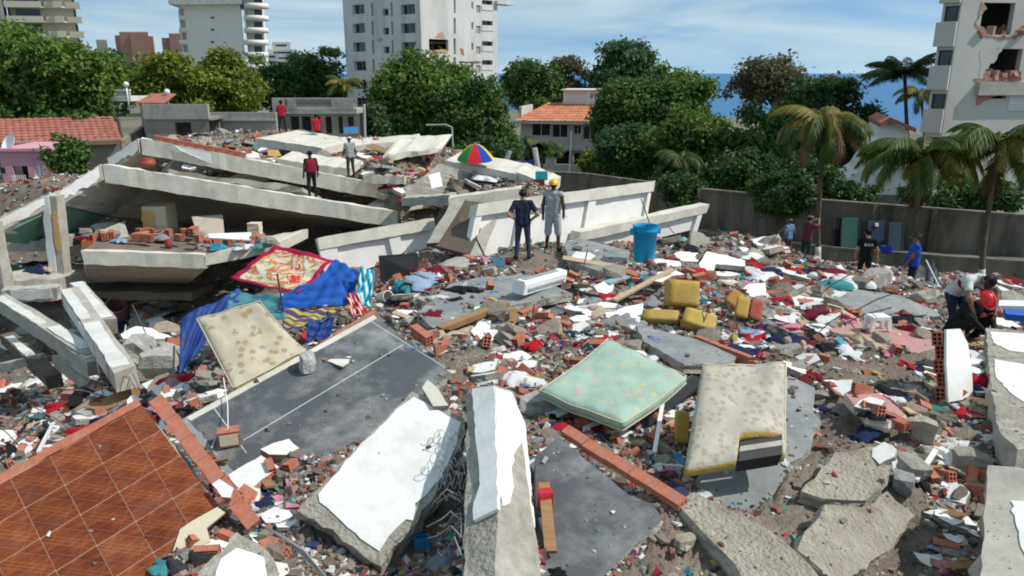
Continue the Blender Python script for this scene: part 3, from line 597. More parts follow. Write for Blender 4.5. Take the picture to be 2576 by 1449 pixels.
for q0, q1, lab in (((1142, 500), (1072, 612), 'left'), ((1236, 512), (1180, 645), 'right')):
    mb = MB(); a, b = at_y(*q0, 21.4), at_y(*q1, 19.6 if lab == 'right' else 20.4); long_box(mb, a, b, Vector((.34, 0, .02)), Vector((0, .3, -.1)), 6, rr, .02); tag(mb.build('edge_beam', M['concrete']), 'tilted concrete rib on the %s edge of the steep brown slab' % lab, 'beam')
# upper rear slabs
def bar(name, label, pts, back, h, mat, cat='beam', seed=1, j=.03):
    mb = MB(); rr = random.Random(seed); a, b = at_y(*pts[0]), at_y(*pts[1]); long_box(mb, a, b, Vector(back), Vector((0, 0, -h)), 10, rr, j); return tag(mb.build(name, mat), label, cat)
bar('collapsed_slab', 'pale flat slab at the top of the rubble below the red-shirted man', [(640, 347, 40), (810, 372, 38.5)], (1.4, 3.2, .15), .4, M['concrete_pale'], 'floor slab', 2)
bar('collapsed_slab', 'thin pale slab at the top of the rubble left of the umbrella', [(820, 372, 40), (1062, 352, 42)], (-.5, 3, .1), .3, M['concrete_pale'], 'floor slab', 3)
bar('collapsed_slab', 'short concrete slab edge near the grey-shirted man', [(914, 440, 31), (1018, 442, 31)], (0, 2, -.3), .34, M['concrete_pale'], 'floor slab', 4)
bar('collapsed_slab', 'concrete slab sloping right below the umbrella', [(1120, 404, 31.5), (1300, 436, 30)], (.5, 2.5, .1), .42, M['concrete_pale'], 'floor slab', 5)
bar('collapsed_slab', 'pale slab end behind the yellow-helmeted man', [(1296, 432, 30.2), (1385, 468, 28.5)], (.5, 2.2, .1), .4, M['concrete_pale'], 'floor slab', 6)
bar('collapsed_slab', 'slanting concrete slab edge left of the leaning white door', [(1020, 478, 28), (1110, 410, 29.5)], (1.2, 1.5, -.6), .25, M['concrete'], 'floor slab', 7)
bar('collapsed_slab', 'dark-edged slab over the gap right of the middle floor', [(1010, 497, 25.5), (1140, 492, 25)], (0, 2, -.2), .3, M['concrete'], 'floor slab', 8)
# added dark backing slab so that no light leaks through the voids
bar('collapsed_slab', 'added dark backing slab deep inside the open void, blocking light', [(190, 560, 34.5), (760, 585, 34)], (0, .3, -.05), 3.2, M['underside'], 'floor slab', 12)
bar('collapsed_slab', 'broken floor slab deep in the shade at the left border', [(-90, 612, 23.6), (132, 602, 24.6)], (0, 5, -.4), .35, M['concrete'], 'floor slab', 21, .05)
bar('collapsed_slab', 'lower broken slab under the shaded floor at the left border', [(-90, 705, 21.6), (150, 704, 23.2)], (0, 4, -.4), .35, M['concrete'], 'floor slab', 22, .05)
bar('collapsed_slab', 'thin broken slab wedged between the uppermost and middle floors', [(420, 428, 27.6), (760, 470, 28.6)], (0, 3, -.9), .22, M['concrete'], 'floor slab', 23, .06)
bar('collapsed_slab', 'tilted slab lying over the rear rubble beside grey-shirted man', [(960, 392, 35), (1110, 372, 36)], (.3, 2.4, .5), .22, M['concrete_pale'], 'floor slab', 24, .06)
bar('collapsed_slab', 'broken slab edge between uppermost floor and rear rubble', [(700, 402, 34), (880, 425, 33)], (.2, 1.6, .2), .3, M['concrete_pale'], 'floor slab', 25, .06)
for (A_, B_, lab) in ((A1, B1, 'uppermost'), (A2, B2, 'middle')):
    for k in range(6):
        p = B_ + Vector((.02, .05 + .03 * k, -.1 - .07 * k)); d = Vector((rr.uniform(.4, .9), rr.uniform(-.3, .2), rr.uniform(-.3, .15))); mb = MB(); mb.tube([p - Vector((.2, 0, 0)), p + d * .5 + Vector((0, 0, .05)), p + d], .014, 5); tag(mb.build('rebar_rod', M['rebar']), 'steel bars torn out of the right end of the %s floor' % lab, 'rebar', 'bars at the end of the %s floor' % lab)
# broken beams in the lower left pit
def beam(label, p, q, wd, ht, mat, coats=(), seed=1, up=Vector((0, 0, 1))):
    t = thing('broken_beam', label, 'beam', p); d = q - p; rot = frame_from(d, up); rr = random.Random(seed); n = 10; V = []
    for k in range(n + 1):
        o = Vector((d.length * k / n, 0, 0)); e = .03 if 0 < k < n else .09
        V += [rot @ (o + Vector((rr.uniform(-e, e), sy * wd / 2 + rr.uniform(-.015, .015), sz * ht / 2 + rr.uniform(-.015, .015)))) for sy, sz in ((-1, -1), (1, -1), (1, 1), (-1, 1))]
    mb = MB(); mb.add(V, [(k * 4 + i, k * 4 + (i + 1) % 4, (k + 1) * 4 + (i + 1) % 4, (k + 1) * 4 + i) for k in range(n) for i in range(4)] + [(3, 2, 1, 0), tuple(range(4 * n, 4 * n + 4))]); mb.local('core', mat, t)
    for (face, x0, x1, a0, a1) in coats:
        m = 8; lo = [x0 + (x1 - x0) * k / m for k in range(m + 1)]; P = []
        for f in lo: P.append((f, a0 + rr.uniform(-.06, .06)))
        for f in lo[::-1]: P.append((f, a1 + rr.uniform(-.06, .06)))
        mb = MB(); e = .014
        if face == 'top': mb.prism([rot @ Vector((f * d.length, a * wd, ht / 2 + .002)) for f, a in P], rot @ Vector((0, 0, e + .01)))
        else:
            s = -1 if face == 'near' else 1
            mb.prism([rot @ Vector((f * d.length, s * (wd / 2 + .002), a * ht)) for f, a in P], rot @ Vector((0, s * (e + .01), 0)))
        mb.local('plaster_coat', M['plaster_dirty'], t)
    for s in (0, 1):
        for k in range(3):
            p_ = rot @ Vector((s * d.length, rr.uniform(-.3, .3) * wd, rr.uniform(-.3, .3) * ht)); dr = rot @ Vector(((1 if s else -1) * rr.uniform(.2, .5), rr.uniform(-.1, .1), rr.uniform(-.15, .1)))
            mb = MB(); mb.tube([p_, p_ + dr * .5, p_ + dr + Vector((0, 0, -.05))], .009, 5); mb.local('rebar', M['rebar'], t)
    return t
beam('broken beam slanting down from the left border into the pit', at_y(0, 758, 18.5), at_y(236, 905, 14.6), .36, .34, M['concrete'], [('top', .05, .55, -.45, .1), ('far', .5, .95, -.4, .3), ('top', .62, .95, -.3, .4)], 2)
beam('wide broken beam with two white faces slanting into the pit', at_y(178, 745, 18.0), at_y(320, 955, 12.8), .4, .4, M['concrete'], [('top', .02, .45, -.5, .05), ('top', .5, .97, -.5, .25), ('near', .08, .9, -.3, .4)], 3)
beam('short broken beam with white stripe above the wide slanting beam', at_y(196, 728, 19.2), at_y(275, 822, 16.4), .34, .4, M['concrete'], [('top', .02, .98, -.45, .3)], 4)
beam('broken beam between the slanting ones in the pit', at_y(120, 835, 16.4), at_y(240, 925, 14.3), .3, .34, M['concrete'], [('top', .3, .95, -.3, .4)], 5)
beam('horizontal broken beam with ragged white coat at the left', at_y(10, 742, 19.4), at_y(150, 735, 19.6), .4, .36, M['concrete'], [('near', .2, .92, -.3, .45)], 6)
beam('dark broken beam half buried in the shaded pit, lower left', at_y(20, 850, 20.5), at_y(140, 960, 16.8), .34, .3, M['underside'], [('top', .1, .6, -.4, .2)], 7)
beam('stubby broken beam leaning on the slanting beams in the pit', at_y(150, 905, 17.5), at_y(262, 985, 14.6), .3, .3, M['concrete'], [('top', .4, .9, -.3, .3)], 8)
beam('thin broken post across the shaded pit at the left border', at_y(-20, 930, 18.5), at_y(110, 900, 18.2), .22, .22, M['concrete'], [], 9)
# ------------------------------------------------------------------ ground, sea, rubble mound
mb = MB(); mb.add([(-900, -60, 0), (60, -60, 0), (90, 120, 0), (60, 175, 0), (-60, 260, 0), (-500, 900, 0), (-900, 1100, 0)], [(0, 1, 2, 3, 4, 5, 6)])
mb.add([(60, -60, 0), (600, -60, 0), (500, 150, 0), (90, 120, 0)], [(0, 1, 2, 3)])
M['ground'] = surf('ground', (.17, .15, .12), .25, .4, 1, .3, 4, stain=(.09, .10, .05), sscale=.06, samt=.8)
tag(mb.build('ground', M['ground'], loc=(0, 0, 0)), 'bare grey-brown yard and street ground', None, None, 'structure')
m, n_, b_ = newmat('sea_water'); b_.inputs['Base Color'].default_value = (.02, .13, .30, 1); b_.inputs['Roughness'].default_value = .45; b_.inputs['Specular IOR Level'].default_value = .25
zz = n_.nodes.new('ShaderNodeTexNoise'); zz.inputs['Scale'].default_value = .25; zz.inputs['Detail'].default_value = 5; bp = n_.nodes.new('ShaderNodeBump'); bp.inputs['Strength'].default_value = .6; bp.inputs['Distance'].default_value = .6
tcn = n_.nodes.new('ShaderNodeTexCoord'); mpn = n_.nodes.new('ShaderNodeMapping'); mpn.inputs['Scale'].default_value = (.4, 1.3, 1); n_.links.new(tcn.outputs['Object'], mpn.inputs[0]); n_.links.new(mpn.outputs[0], zz.inputs['Vector'])
n_.links.new(zz.outputs['Fac'], bp.inputs['Height']); n_.links.new(bp.outputs[0], b_.inputs['Normal'])
mb = MB(); mb.add([(-30000, 60, -1.5), (30000, 60, -1.5), (30000, 40000, -1.5), (-30000, 40000, -1.5)], [(0, 1, 2, 3)]); tag(mb.build('sea', m, loc=(0, 0, 0)), 'blue sea reaching the horizon', None, None, 'structure')
nth, nyy = 300, 330
th_ = np.linspace(R(-56), R(52), nth); yy_ = 2.6 * (66 / 2.6) ** np.linspace(0, 1, nyy)
TT, YY = np.meshgrid(th_, yy_); XX = np.tan(TT) * YY; ZZ = H(XX, YY)
for poly, p0, n, th, clean in SLABS:
    c = poly.mean(0); big = c + (poly - c) * 1.0; ins = inside(big, XX, YY); pz = p0.z - ((XX - p0.x) * n.x + (YY - p0.y) * n.y) / n.z
    ZZ = np.where(ins, np.minimum(ZZ, pz - max(.07, th * .6)), ZZ)
ZZ += .02 * nrng.standard_normal(ZZ.shape) * (YY > 3)
V = np.stack([XX, YY, ZZ], -1).reshape(-1, 3); ii = (np.arange(nyy - 1)[:, None] * nth + np.arange(nth - 1)[None, :]).ravel()
Fq = np.stack([ii, ii + 1, ii + nth + 1, ii + nth], 1)
mnd = link_mesh('rubble_mound', fast_mesh('rubble_mound', V, Fq, M['dust'], True)); tag(mnd, 'dusty mound of crushed masonry under the debris', None, None, 'structure')
# ------------------------------------------------------------------ buildings
class Face:
    """vertical wall plane: origin P0 (at ground), horizontal direction U; pixels -> (s, z)"""
    def __init__(s, P0, U): s.P0 = Vector((P0.x, P0.y, 0)); s.U = Vector((U.x, U.y, 0)).normalized(); s.N = Vector((s.U.y, -s.U.x, 0))
    def sz(s, u, v): q = on_plane(u, v, s.P0, s.N); return ((q - s.P0).dot(s.U), q.z)
    def pt(s, a, z, o=0.0): return s.P0 + s.U * a + Vector((0, 0, z)) + s.N * o
    def rect(s, u0, v0, u1, v1):
        um, vm = (u0 + u1) / 2, (v0 + v1) / 2
        return (s.sz(u0, vm)[0], s.sz(u1, vm)[0], s.sz(um, v1)[1], s.sz(um, v0)[1])
def facade(mb, F, s0, s1, z0, z1, ops, dep=.25, mi=0):
    """wall sheet with real openings and reveals; N points out"""
    xs = sorted({s0, s1} | {min(max(v_, s0), s1) for o in ops for v_ in o[:2]}); zs = sorted({z0, z1} | {min(max(v_, z0), z1) for o in ops for v_ in o[2:4]})
    for i in range(len(xs) - 1):
        for j in range(len(zs) - 1):
            cx, cz = (xs[i] + xs[i + 1]) / 2, (zs[j] + zs[j + 1]) / 2
            if any(o[0] < cx < o[1] and o[2] < cz < o[3] for o in ops): continue
            mb.add([F.pt(xs[i], zs[j]), F.pt(xs[i + 1], zs[j]), F.pt(xs[i + 1], zs[j + 1]), F.pt(xs[i], zs[j + 1])], [(0, 1, 2, 3)], mi)
    for o in ops:
        a = [(o[0], o[2]), (o[1], o[2]), (o[1], o[3]), (o[0], o[3])]
        for k in range(4):
            p, q = a[k], a[(k + 1) % 4]; mb.add([F.pt(*p), F.pt(*p, -dep), F.pt(*q, -dep), F.pt(*q)], [(0, 1, 2, 3)], mi)
def window(F, o, parent, dep=.22, pane='glass_dark', frame='metal', mull=1, name='window', fw=.06):
    mb = MB(); a, b, z0, z1 = o; d = -dep + .02
    for (p, q, r_, s_) in ((a, b, z0, z0 + fw), (a, b, z1 - fw, z1), (a, a + fw, z0 + fw, z1 - fw), (b - fw, b, z0 + fw, z1 - fw)) + tuple((a + (b - a) * (k + 1) / (mull + 1) - fw / 2, a + (b - a) * (k + 1) / (mull + 1) + fw / 2, z0 + fw, z1 - fw) for k in range(mull)):
        mb.prism([F.pt(p, r_, d), F.pt(q, r_, d), F.pt(q, s_, d), F.pt(p, s_, d)], -F.N * .05)
    f = mb.build(name, M[frame], parent)
    mb = MB(); mb.prism([F.pt(a, z0, d - .06), F.pt(b, z0, d - .06), F.pt(b, z1, d - .06), F.pt(a, z1, d - .06)], -F.N * .02); mb.build('pane', M[pane], f)
    return f
def lumps(mb, F, s0, s1, z0, z1, rr, k, size, dep):
    for _ in range(k):
        c = F.pt(rr.uniform(s0, s1), rr.uniform(z0, z1), rr.uniform(-dep, -.05)); mb.box(c, [rr.uniform(.4, 1) * size for _ in range(3)], Matrix.Rotation(rr.uniform(0, 3), 3, 'Z') @ Matrix.Rotation(rr.uniform(0, 3), 3, 'X'))
WALLT = surf('tower_wall', (.63, .62, .59), .1, .8, .9, .1, 4, aniso=(1, 1, .18), stain=(.42, .40, .36), sscale=.7, samt=.6)
SPALL = surf('spall', (.50, .36, .22), .3, 2, .95, .4, 6, stain=(.4, .2, .14), sscale=1.2, samt=.6)
# --- damaged white tower (centre)
tw = thing('apartment_tower', 'damaged white apartment tower with a hole, behind the big round tree', 'building', at_y(1062, 350, 105))
Ck = at_y(1062, 184, 105); th = R(45)
FL = Face(Ck + Vector((-math.sin(th), math.cos(th), 0)) * 18.1, Vector((math.sin(th), -math.cos(th), 0))); FRt = Face(Ck, Vector((math.sin(th), math.cos(th), 0)))
WL, WR, HT = 18.1, 14.0, 40.0
ops = []; wins = []
def z2(i, x, y): return (644 * i + x / 3, y / 3)
rowsL = [70 - 142, 70, 213, 355, 497, 637, 773, 905]
for y in rowsL:
    for (x0, x1, hh, kind) in ((728, 818, 36, 'w'), (868, 884, 50, 's'), (955, 1000, 26, 'q'), (1016, 1030, 52, 's'), (1092, 1200, 38, 'w')):
        yy = y + (22 if kind == 'q' else 0) - (14 if x0 == 1092 else 0) * 0 + (70 if kind == 'q' else 0) * 0
        xx = (y - 70) * .028
        o = FL.rect(*z2(1, x0 + xx, yy - hh), *z2(1, x1 + xx, yy + hh)); ops.append(o); wins.append((FL, o, kind))
for hz in range(3):
    z_up = 2.72 * (hz + 1)
    for (F_, o, kind) in [w_ for w_ in wins[:5]]:
        o2 = (o[0], o[1], o[2] + z_up, o[3] + z_up)
        if o2[3] < HT - .5: ops.append(o2); wins.append((FL, o2, kind))
mb = MB(); facade(mb, FL, 0, WL, 0, HT, ops, .5)
opsR = []; winsR = []
for y in (40, 195, 350, 492, 640, 780):
    for (x0, x1, hh, kind) in ((1492, 1508, 60, 's'), (1626, 1640, 26, 's'), (1662, 1694, 28, 'g'), (1706, 1786, 38, 'w')):
        yy = y + (28 if kind == 'g' else 0)
        o = FRt.rect(*z2(1, x0, yy - hh), *z2(1, x1, yy + hh)); opsR.append(o); winsR.append((FRt, o, kind))
hole = FRt.rect(*z2(1, 1306, 296), *z2(1, 1452, 384)); opsR.append(hole)
facade(mb, FRt, 0, WR, 0, HT, opsR, .5)
back = [FL.pt(0, 0), FL.pt(0, 0) + FRt.U * WR, FRt.pt(WR, 0)]
for p, q in ((back[0], back[1]), (back[1], back[2])): mb.add([q, p, p + Vector((0, 0, HT)), q + Vector((0, 0, HT))], [(0, 1, 2, 3)])
mb.add([FL.pt(0, HT), Ck.xy.to_3d() + Vector((0, 0, HT)), FRt.pt(WR, HT), back[1] + Vector((0, 0, HT))], [(0, 1, 2, 3)])
mb.build('wall', WALLT, tw)
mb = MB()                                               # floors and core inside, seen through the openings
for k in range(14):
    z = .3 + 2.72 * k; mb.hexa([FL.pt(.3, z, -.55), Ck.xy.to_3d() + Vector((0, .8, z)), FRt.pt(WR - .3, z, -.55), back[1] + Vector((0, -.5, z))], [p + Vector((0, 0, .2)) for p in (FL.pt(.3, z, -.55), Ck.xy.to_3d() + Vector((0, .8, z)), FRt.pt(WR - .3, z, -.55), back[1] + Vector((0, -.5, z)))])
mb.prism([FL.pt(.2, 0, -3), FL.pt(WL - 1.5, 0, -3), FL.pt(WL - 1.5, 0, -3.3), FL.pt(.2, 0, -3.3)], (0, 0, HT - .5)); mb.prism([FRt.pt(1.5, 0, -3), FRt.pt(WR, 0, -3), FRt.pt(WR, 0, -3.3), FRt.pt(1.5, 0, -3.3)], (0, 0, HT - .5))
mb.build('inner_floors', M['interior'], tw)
for k, (F_, o, kind) in enumerate(wins + winsR):
    if kind == 'w': window(F_, o, tw, .5, mull=1 if k % 3 else 2)
    elif kind == 'g':
        mb = MB(); n = 7
        for i in range(n): zc = o[2] + (o[3] - o[2]) * (i + .5) / n; mb.prism([F_.pt(o[0], zc - .03, -.1), F_.pt(o[1], zc - .03, -.1), F_.pt(o[1], zc + .05, -.16), F_.pt(o[0], zc + .05, -.16)], -F_.N * .04)
        mb.build('grille', M['metal'], tw)
    elif kind == 'q': window(F_, o, tw, .4, mull=0)
    if F_ is FRt and kind == 'w':
        mb = MB(); mb.prism([F_.pt(o[0] - .1, o[2] + .0, .02), F_.pt(o[1] + .1, o[2] + .0, .02), F_.pt(o[1] + .1, o[2] + .75, .02), F_.pt(o[0] - .1, o[2] + .75, .02)], F_.N * .06); mb.build('sill_panel', WALLT, tw)
def blot(name, F, px, mat, parent, off=.02, th=.05, seed=1):
    rr = random.Random(seed); P = []; k = len(px)
    for i in range(k):
        a, b = F.sz(*px[i]), F.sz(*px[(i + 1) % k])
        for j in range(4): t = j / 4; P.append(F.pt(a[0] + (b[0] - a[0]) * t + rr.uniform(-.08, .08), a[1] + (b[1] - a[1]) * t + rr.uniform(-.08, .08), off))
    mb = MB(); mb.prism(P, -F.N * th); return mb.build(name, mat, parent)
blot('spalled_patch', FRt, [z2(1, 1345, 285), z2(1, 1380, 245), z2(1, 1410, 245), z2(1, 1432, 290)], SPALL, tw)
blot('spalled_patch', FRt, [z2(1, 1540, 365), z2(1, 1558, 362), z2(1, 1575, 418), z2(1, 1552, 412)], M['brick'], tw)
blot('spalled_patch', FL, [z2(1, 912, 292), z2(1, 962, 292), z2(1, 950, 312), z2(1, 920, 310)], SPALL, tw)
blot('hole_edge', FRt, [z2(1, 1306, 380), z2(1, 1440, 372), z2(1, 1448, 404), z2(1, 1420, 398), z2(1, 1330, 402)], SPALL, tw, .05, .3)
blot('dark_gap', FRt, [z2(1, 1545, 462), z2(1, 1700, 464), z2(1, 1700, 476), z2(1, 1545, 474)], M['interior'], tw, .03, .05)
mb = MB(); cp = FRt.pt(WR, 0) + Vector((0, 0, 0)); zc = FRt.sz(1252, 5)[1]; mb.prism([FRt.pt(WR - .5, zc - .3, .6), FRt.pt(WR + 3, zc - .3, .6), FRt.pt(WR + 3, zc - .3, -1.4), FRt.pt(WR - .5, zc - .3, -1.4)], (0, 0, .45)); mb.build('cornice', WALLT, tw)
# --- white tower with round balconies (left of centre)
WT2 = surf('tower_white', (.72, .71, .67), .05, .4, .9, .05, 4, stain=(.6, .58, .53), sscale=.2, samt=.5)
t2_ = thing('apartment_tower', 'white tower with stacked rounded balconies, behind the yellow-green trees', 'building', at_y(560, 200, 184))
F2 = Face(at_y(480, 184, 184), Vector((1, -.08, 0))); s1_ = F2.sz(612, 100)[0]; ops = []
for y in (133, 225, 317): ops.append(F2.rect(*z2(0, 1590, y - 8), *z2(0, 1616, y + 8)))
ztop = F2.sz(540, 12)[1]; mb = MB(); facade(mb, F2, 0, s1_, 0, ztop, ops, .4)
bk = Vector((-.33, 1, 0)) * 16
for (a, b) in ((F2.pt(0, 0), F2.pt(0, 0) + Vector((-.5, 1, 0)) * 16), (F2.pt(s1_, 0) + bk, F2.pt(s1_, 0))): mb.add([b, a, a + Vector((0, 0, ztop)), b + Vector((0, 0, ztop))], [(0, 1, 2, 3)])
mb.build('wall', WT2, t2_)
for o in ops: window(F2, o, t2_, .3, mull=0)
mb = MB(); mb.prism([F2.pt(-2.6, ztop, 1.6), F2.pt(s1_ + 1, ztop, 1.6), F2.pt(s1_ - 4, ztop, -15), F2.pt(-7, ztop, -15)], (0, 0, 1.9)); mb.build('roof', M['plaster_dirty'], t2_)
mb = MB(); mb.prism([F2.pt(-1.9, 0, -1.5), F2.pt(0, 0, -.2), F2.pt(0, 0, -9), F2.pt(-1.9, 0, -9)], (0, 0, ztop)); mb.build('side_wall', M['concrete'], t2_)
s2_ = F2.sz(656, 100)[0]; mb = MB(); mb.prism([F2.pt(s1_, 0, -2), F2.pt(s2_, 0, -2), F2.pt(s2_ - 3.4, 0, -12), F2.pt(s1_ - 3.4, 0, -12)], (0, 0, F2.sz(640, 0)[1] + 8)); mb.build('balcony_wing', WT2, t2_)
for k in range(7):
    vz = (30 + 92 * k - 60) / 3
    for (uu, off) in ((640, -1.2), (462, -1.4)):
        q = F2.sz(uu, vz); rr_ = 2.7 if uu > 500 else 1.6; prof = [(0, 0), (rr_, 0), (rr_, 1.05), (rr_ - .18, 1.05), (rr_ - .18, .25), (0, .25)]
        if q[1] < 3: continue
        mb = MB(); mb.lathe(prof, 18, F2.pt(q[0], q[1], off)); mb.build('balcony', WT2, t2_, True)
        mb = MB(); c_ = F2.pt(q[0], q[1] + 1.5, off - 1.0); mb.box(c_, (1.6, .1, 1.7)); 
        if uu > 500: mb2 = MB(); mb2.box(F2.pt(q[0] + .3, q[1] + 1.5, -1.95), (1.8, .1, 1.9)); mb2.build('window', M['glass_dark'], t2_)
# --- cream tower with balconies (far left)
CR = surf('tower_cream', (.60, .55, .44), .06, .5, .9, .05, 4, stain=(.46, .41, .33), sscale=.2, samt=.5)
t3_ = thing('apartment_tower', 'cream apartment block with deep stepped balconies at the top left corner', 'building', at_y(100, 200, 140))
F3 = Face(at_y(36, 184, 140), Vector((1, .12, 0))); e_ = F3.sz(196, 60)[0]
mb = MB(); mb.prism([F3.pt(-6, 0, 0), F3.pt(.0, 0, 0), F3.pt(-5.2, 0, -12), F3.pt(-11, 0, -12)], (0, 0, 42)); mb.build('stair_wall', M['concrete'], t3_)
mb = MB(); mb.prism([F3.pt(0, 0, -2.2), F3.pt(e_ - 1, 0, -2.2), F3.pt(e_ - 7.4, 0, -12), F3.pt(-5, 0, -12)], (0, 0, 42)); mb.build('wall', CR, t3_)
for k in range(7):
    vz = (168 + 112 * (k - 3)) / 3; z = F3.sz(90, vz)[1]
    for (x0, x1, out_) in ((0.2, 6.2, 0), (6.4, 8.2, -1.0), (8.4, e_ - 2.2, .3), (e_ - 2.1, e_ + .3, -1.2)):
        mb = MB(); P = [F3.pt(x0, z, out_), F3.pt(x1, z, out_), F3.pt(x1, z, -2.3), F3.pt(x0, z, -2.3)]; mb.prism(P, (0, 0, .25)); mb.prism([F3.pt(x0, z + .25, out_), F3.pt(x1, z + .25, out_), F3.pt(x1, z + .25, out_ - .15), F3.pt(x0, z + .25, out_ - .15)], (0, 0, .8)); mb.build('balcony', CR, t3_)
        if x1 - x0 > 2.2:
            mb = MB(); mb.prism([F3.pt(x0 + .8, z + .3, -2.19), F3.pt(x1 - 1.2, z + .3, -2.19), F3.pt(x1 - 1.2, z + 2.3, -2.19), F3.pt(x0 + .8, z + 2.3, -2.19)], F3.N * .06); mb.build('window', M['glass_dark'], t3_)
# --- far brick-red towers and hazy block
FARB = surf('far_brick', (.40, .215, .165), .08, .05, .95, 0, stain=(.34, .2, .16), sscale=.02, samt=.5)
def far_tower(label, blocks, y, mat, name='tower_block', floors=0):
    c = at_y(blocks[0][0], 184, y); t = thing(name, label, 'building', (c.x, c.y, 0))
    for i, (u0, u1, vt, off) in enumerate(blocks):
        a, b = at_y(u0, vt, y + off), at_y(u1, vt, y + off); mb = MB(); mb.prism([(a.x, a.y, 0), (b.x, b.y, 0), (b.x + 18 * b.x / b.y, b.y + 18, 0), (a.x + 18 * a.x / a.y, a.y + 18, 0)], (0, 0, a.z)); mb.build('wing', mat, t)
        nf = int((a.z - 4) / 3.4)
        for k in range(min(nf, floors)):
            z = a.z - 2.6 - 3.4 * k; mb = MB(); mb.prism([(a.x + (b.x - a.x) * .2, a.y - .12, z), (a.x + (b.x - a.x) * .8, a.y - .12, z), (a.x + (b.x - a.x) * .8, a.y - .12, z + 1.1), (a.x + (b.x - a.x) * .2, a.y - .12, z + 1.1)], (0, .2, 0)); mb.build('window_band', M['glass_dark'], t)
    return t
far_tower('larger brick-red stepped tower far away between the trees', [(299, 372, 80, 0), (288, 318, 89, 6), (326, 360, 84, -5), (358, 385, 91, 8)], 560, FARB)
far_tower('smaller brick-red tower far away left of the white tower', [(424, 470, 84, 0), (406, 428, 95, 6)], 600, FARB)
far_tower('small grey block far away left of the brick-red towers', [(241, 268, 100, 0)], 620, M['concrete'])
far_tower('hazy pale stepped block far away right of the white tower', [(672, 746, 124, 0), (684, 730, 106, 5), (660, 700, 134, -6), (740, 775, 136, 8)], 520, M['concrete_pale'], floors=4)
# --- right hand damaged building
GB = surf('grey_building', (.52, .50, .46), .06, .5, .9, .1, 4, stain=(.42, .39, .35), sscale=.3, samt=.6)
gb = thing('apartment_building', 'grey damaged apartment building with blown-out walls at the right border', 'building', at_y(2440, 560, 46))
P0 = at_y(2393, 184, 46); FG = Face(P0, Vector((1, .16, 0))); z3 = lambda x, y: (1932 + x / 3, y / 3)
ops = [FG.rect(*z3(1610, 20), *z3(1850, 262)), FG.rect(*z3(1640, 368), *z3(1905, 600)), FG.rect(*z3(1640, 712), *z3(1800, 745)), FG.rect(*z3(1545, 1046), *z3(1700, 1078))]
o_ = ops[0]; ops.append((o_[0] + 8, o_[1] + 9, o_[2], o_[3])); wgr = FG.rect(*z3(1815, 715), *z3(1990, 832)); ops.append(wgr); wlo = FG.rect(2425, 485, 2475, 512); ops.append(wlo); wl2 = FG.rect(2530, 500, 2560, 545); ops.append(wl2)
mb = MB(); facade(mb, FG, 0, 24, 0, 22, ops, .35); mb.add([FG.pt(24, 0), FG.pt(24, 0, -14), FG.pt(24, 22, -14), FG.pt(24, 22)], [(0, 1, 2, 3)]); LB = FG.pt(0, 0) + Vector((.66, .95, 0)) * 11; Z22 = Vector((0, 0, 22)); mb.add([LB, FG.pt(0, 0, -.36), FG.pt(0, 22, -.36), LB + Z22], [(0, 1, 2, 3)]); mb.add([FG.pt(24, 0, -14), LB, LB + Z22, FG.pt(24, 22, -14)], [(0, 1, 2, 3)])
mb.build('wall', GB, gb)
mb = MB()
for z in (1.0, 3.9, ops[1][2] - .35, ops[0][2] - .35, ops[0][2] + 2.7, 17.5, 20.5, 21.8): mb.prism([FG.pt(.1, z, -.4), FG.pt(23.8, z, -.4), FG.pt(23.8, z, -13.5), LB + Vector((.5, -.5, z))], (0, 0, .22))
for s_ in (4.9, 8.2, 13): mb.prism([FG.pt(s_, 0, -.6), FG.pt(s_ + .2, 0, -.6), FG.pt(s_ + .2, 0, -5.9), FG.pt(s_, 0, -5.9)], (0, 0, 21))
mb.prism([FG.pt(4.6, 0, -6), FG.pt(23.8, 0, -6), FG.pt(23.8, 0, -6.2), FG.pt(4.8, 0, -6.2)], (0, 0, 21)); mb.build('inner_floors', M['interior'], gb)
rrw = random.Random(4)
for (px, m_) in (([z3(1615, 20), z3(1650, 60), z3(1600, 110), z3(1575, 170), z3(1600, 195), z3(1640, 250), z3(1610, 262), z3(1560, 180), z3(1590, 100)], SPALL), ([z3(1600, 255), z3(1740, 270), z3(1860, 275), z3(1932, 240), z3(1932, 262), z3(1860, 300), z3(1730, 292)], M['brick_dusty']),
                 ([z3(1545, 600), z3(1700, 590), z3(1905, 590), z3(1905, 612), z3(1580, 620)], M['brick_dusty']), ([z3(1590, 715), z3(1720, 715), z3(1660, 760), z3(1580, 795), z3(1568, 770)], M['brick_dusty']), ([z3(1460, 1072), z3(1510, 1042), z3(1690, 1040), z3(1680, 1090), z3(1600, 1110), z3(1500, 1100)], M['brick_dusty'])):
    blot('torn_edge', FG, px, m_, gb, .03, .2, int(px[0][0]))
blot('torn_wall', FG, [z3(1640, 368), z3(1760, 372), z3(1750, 400), z3(1700, 470), z3(1640, 540), z3(1612, 600), z3(1600, 600), z3(1600, 368)], GB, gb, .012, .3, 5)
for (a, b, zb) in ((ops[0][0], ops[0][1] + 6, ops[0][2]), (ops[1][0], ops[1][1], ops[1][2])):
    mb = MB(); lumps(mb, FG, a, b, zb, zb + .35, rrw, 40, .55, 1.6); mb.build('debris', M['brick_dusty'], gb)['kind'] = 'stuff'
for z in (ops[1][2] - .9,): mb = MB(); mb.prism([FG.pt(ops[1][0] - .4, z, .0), FG.pt(23, z, .0), FG.pt(23, z + .75, .0), FG.pt(ops[1][0] - .4, z + .75, .0)], FG.N * .35); mb.build('balcony_parapet', M['concrete'], gb)
mb = MB()
for k in range(22): s_ = wgr[0] + (wgr[1] - wgr[0]) * k / 21; mb.box(FG.pt(s_, (wgr[2] + wgr[3]) / 2, .03), (.04, .04, wgr[3] - wgr[2]))
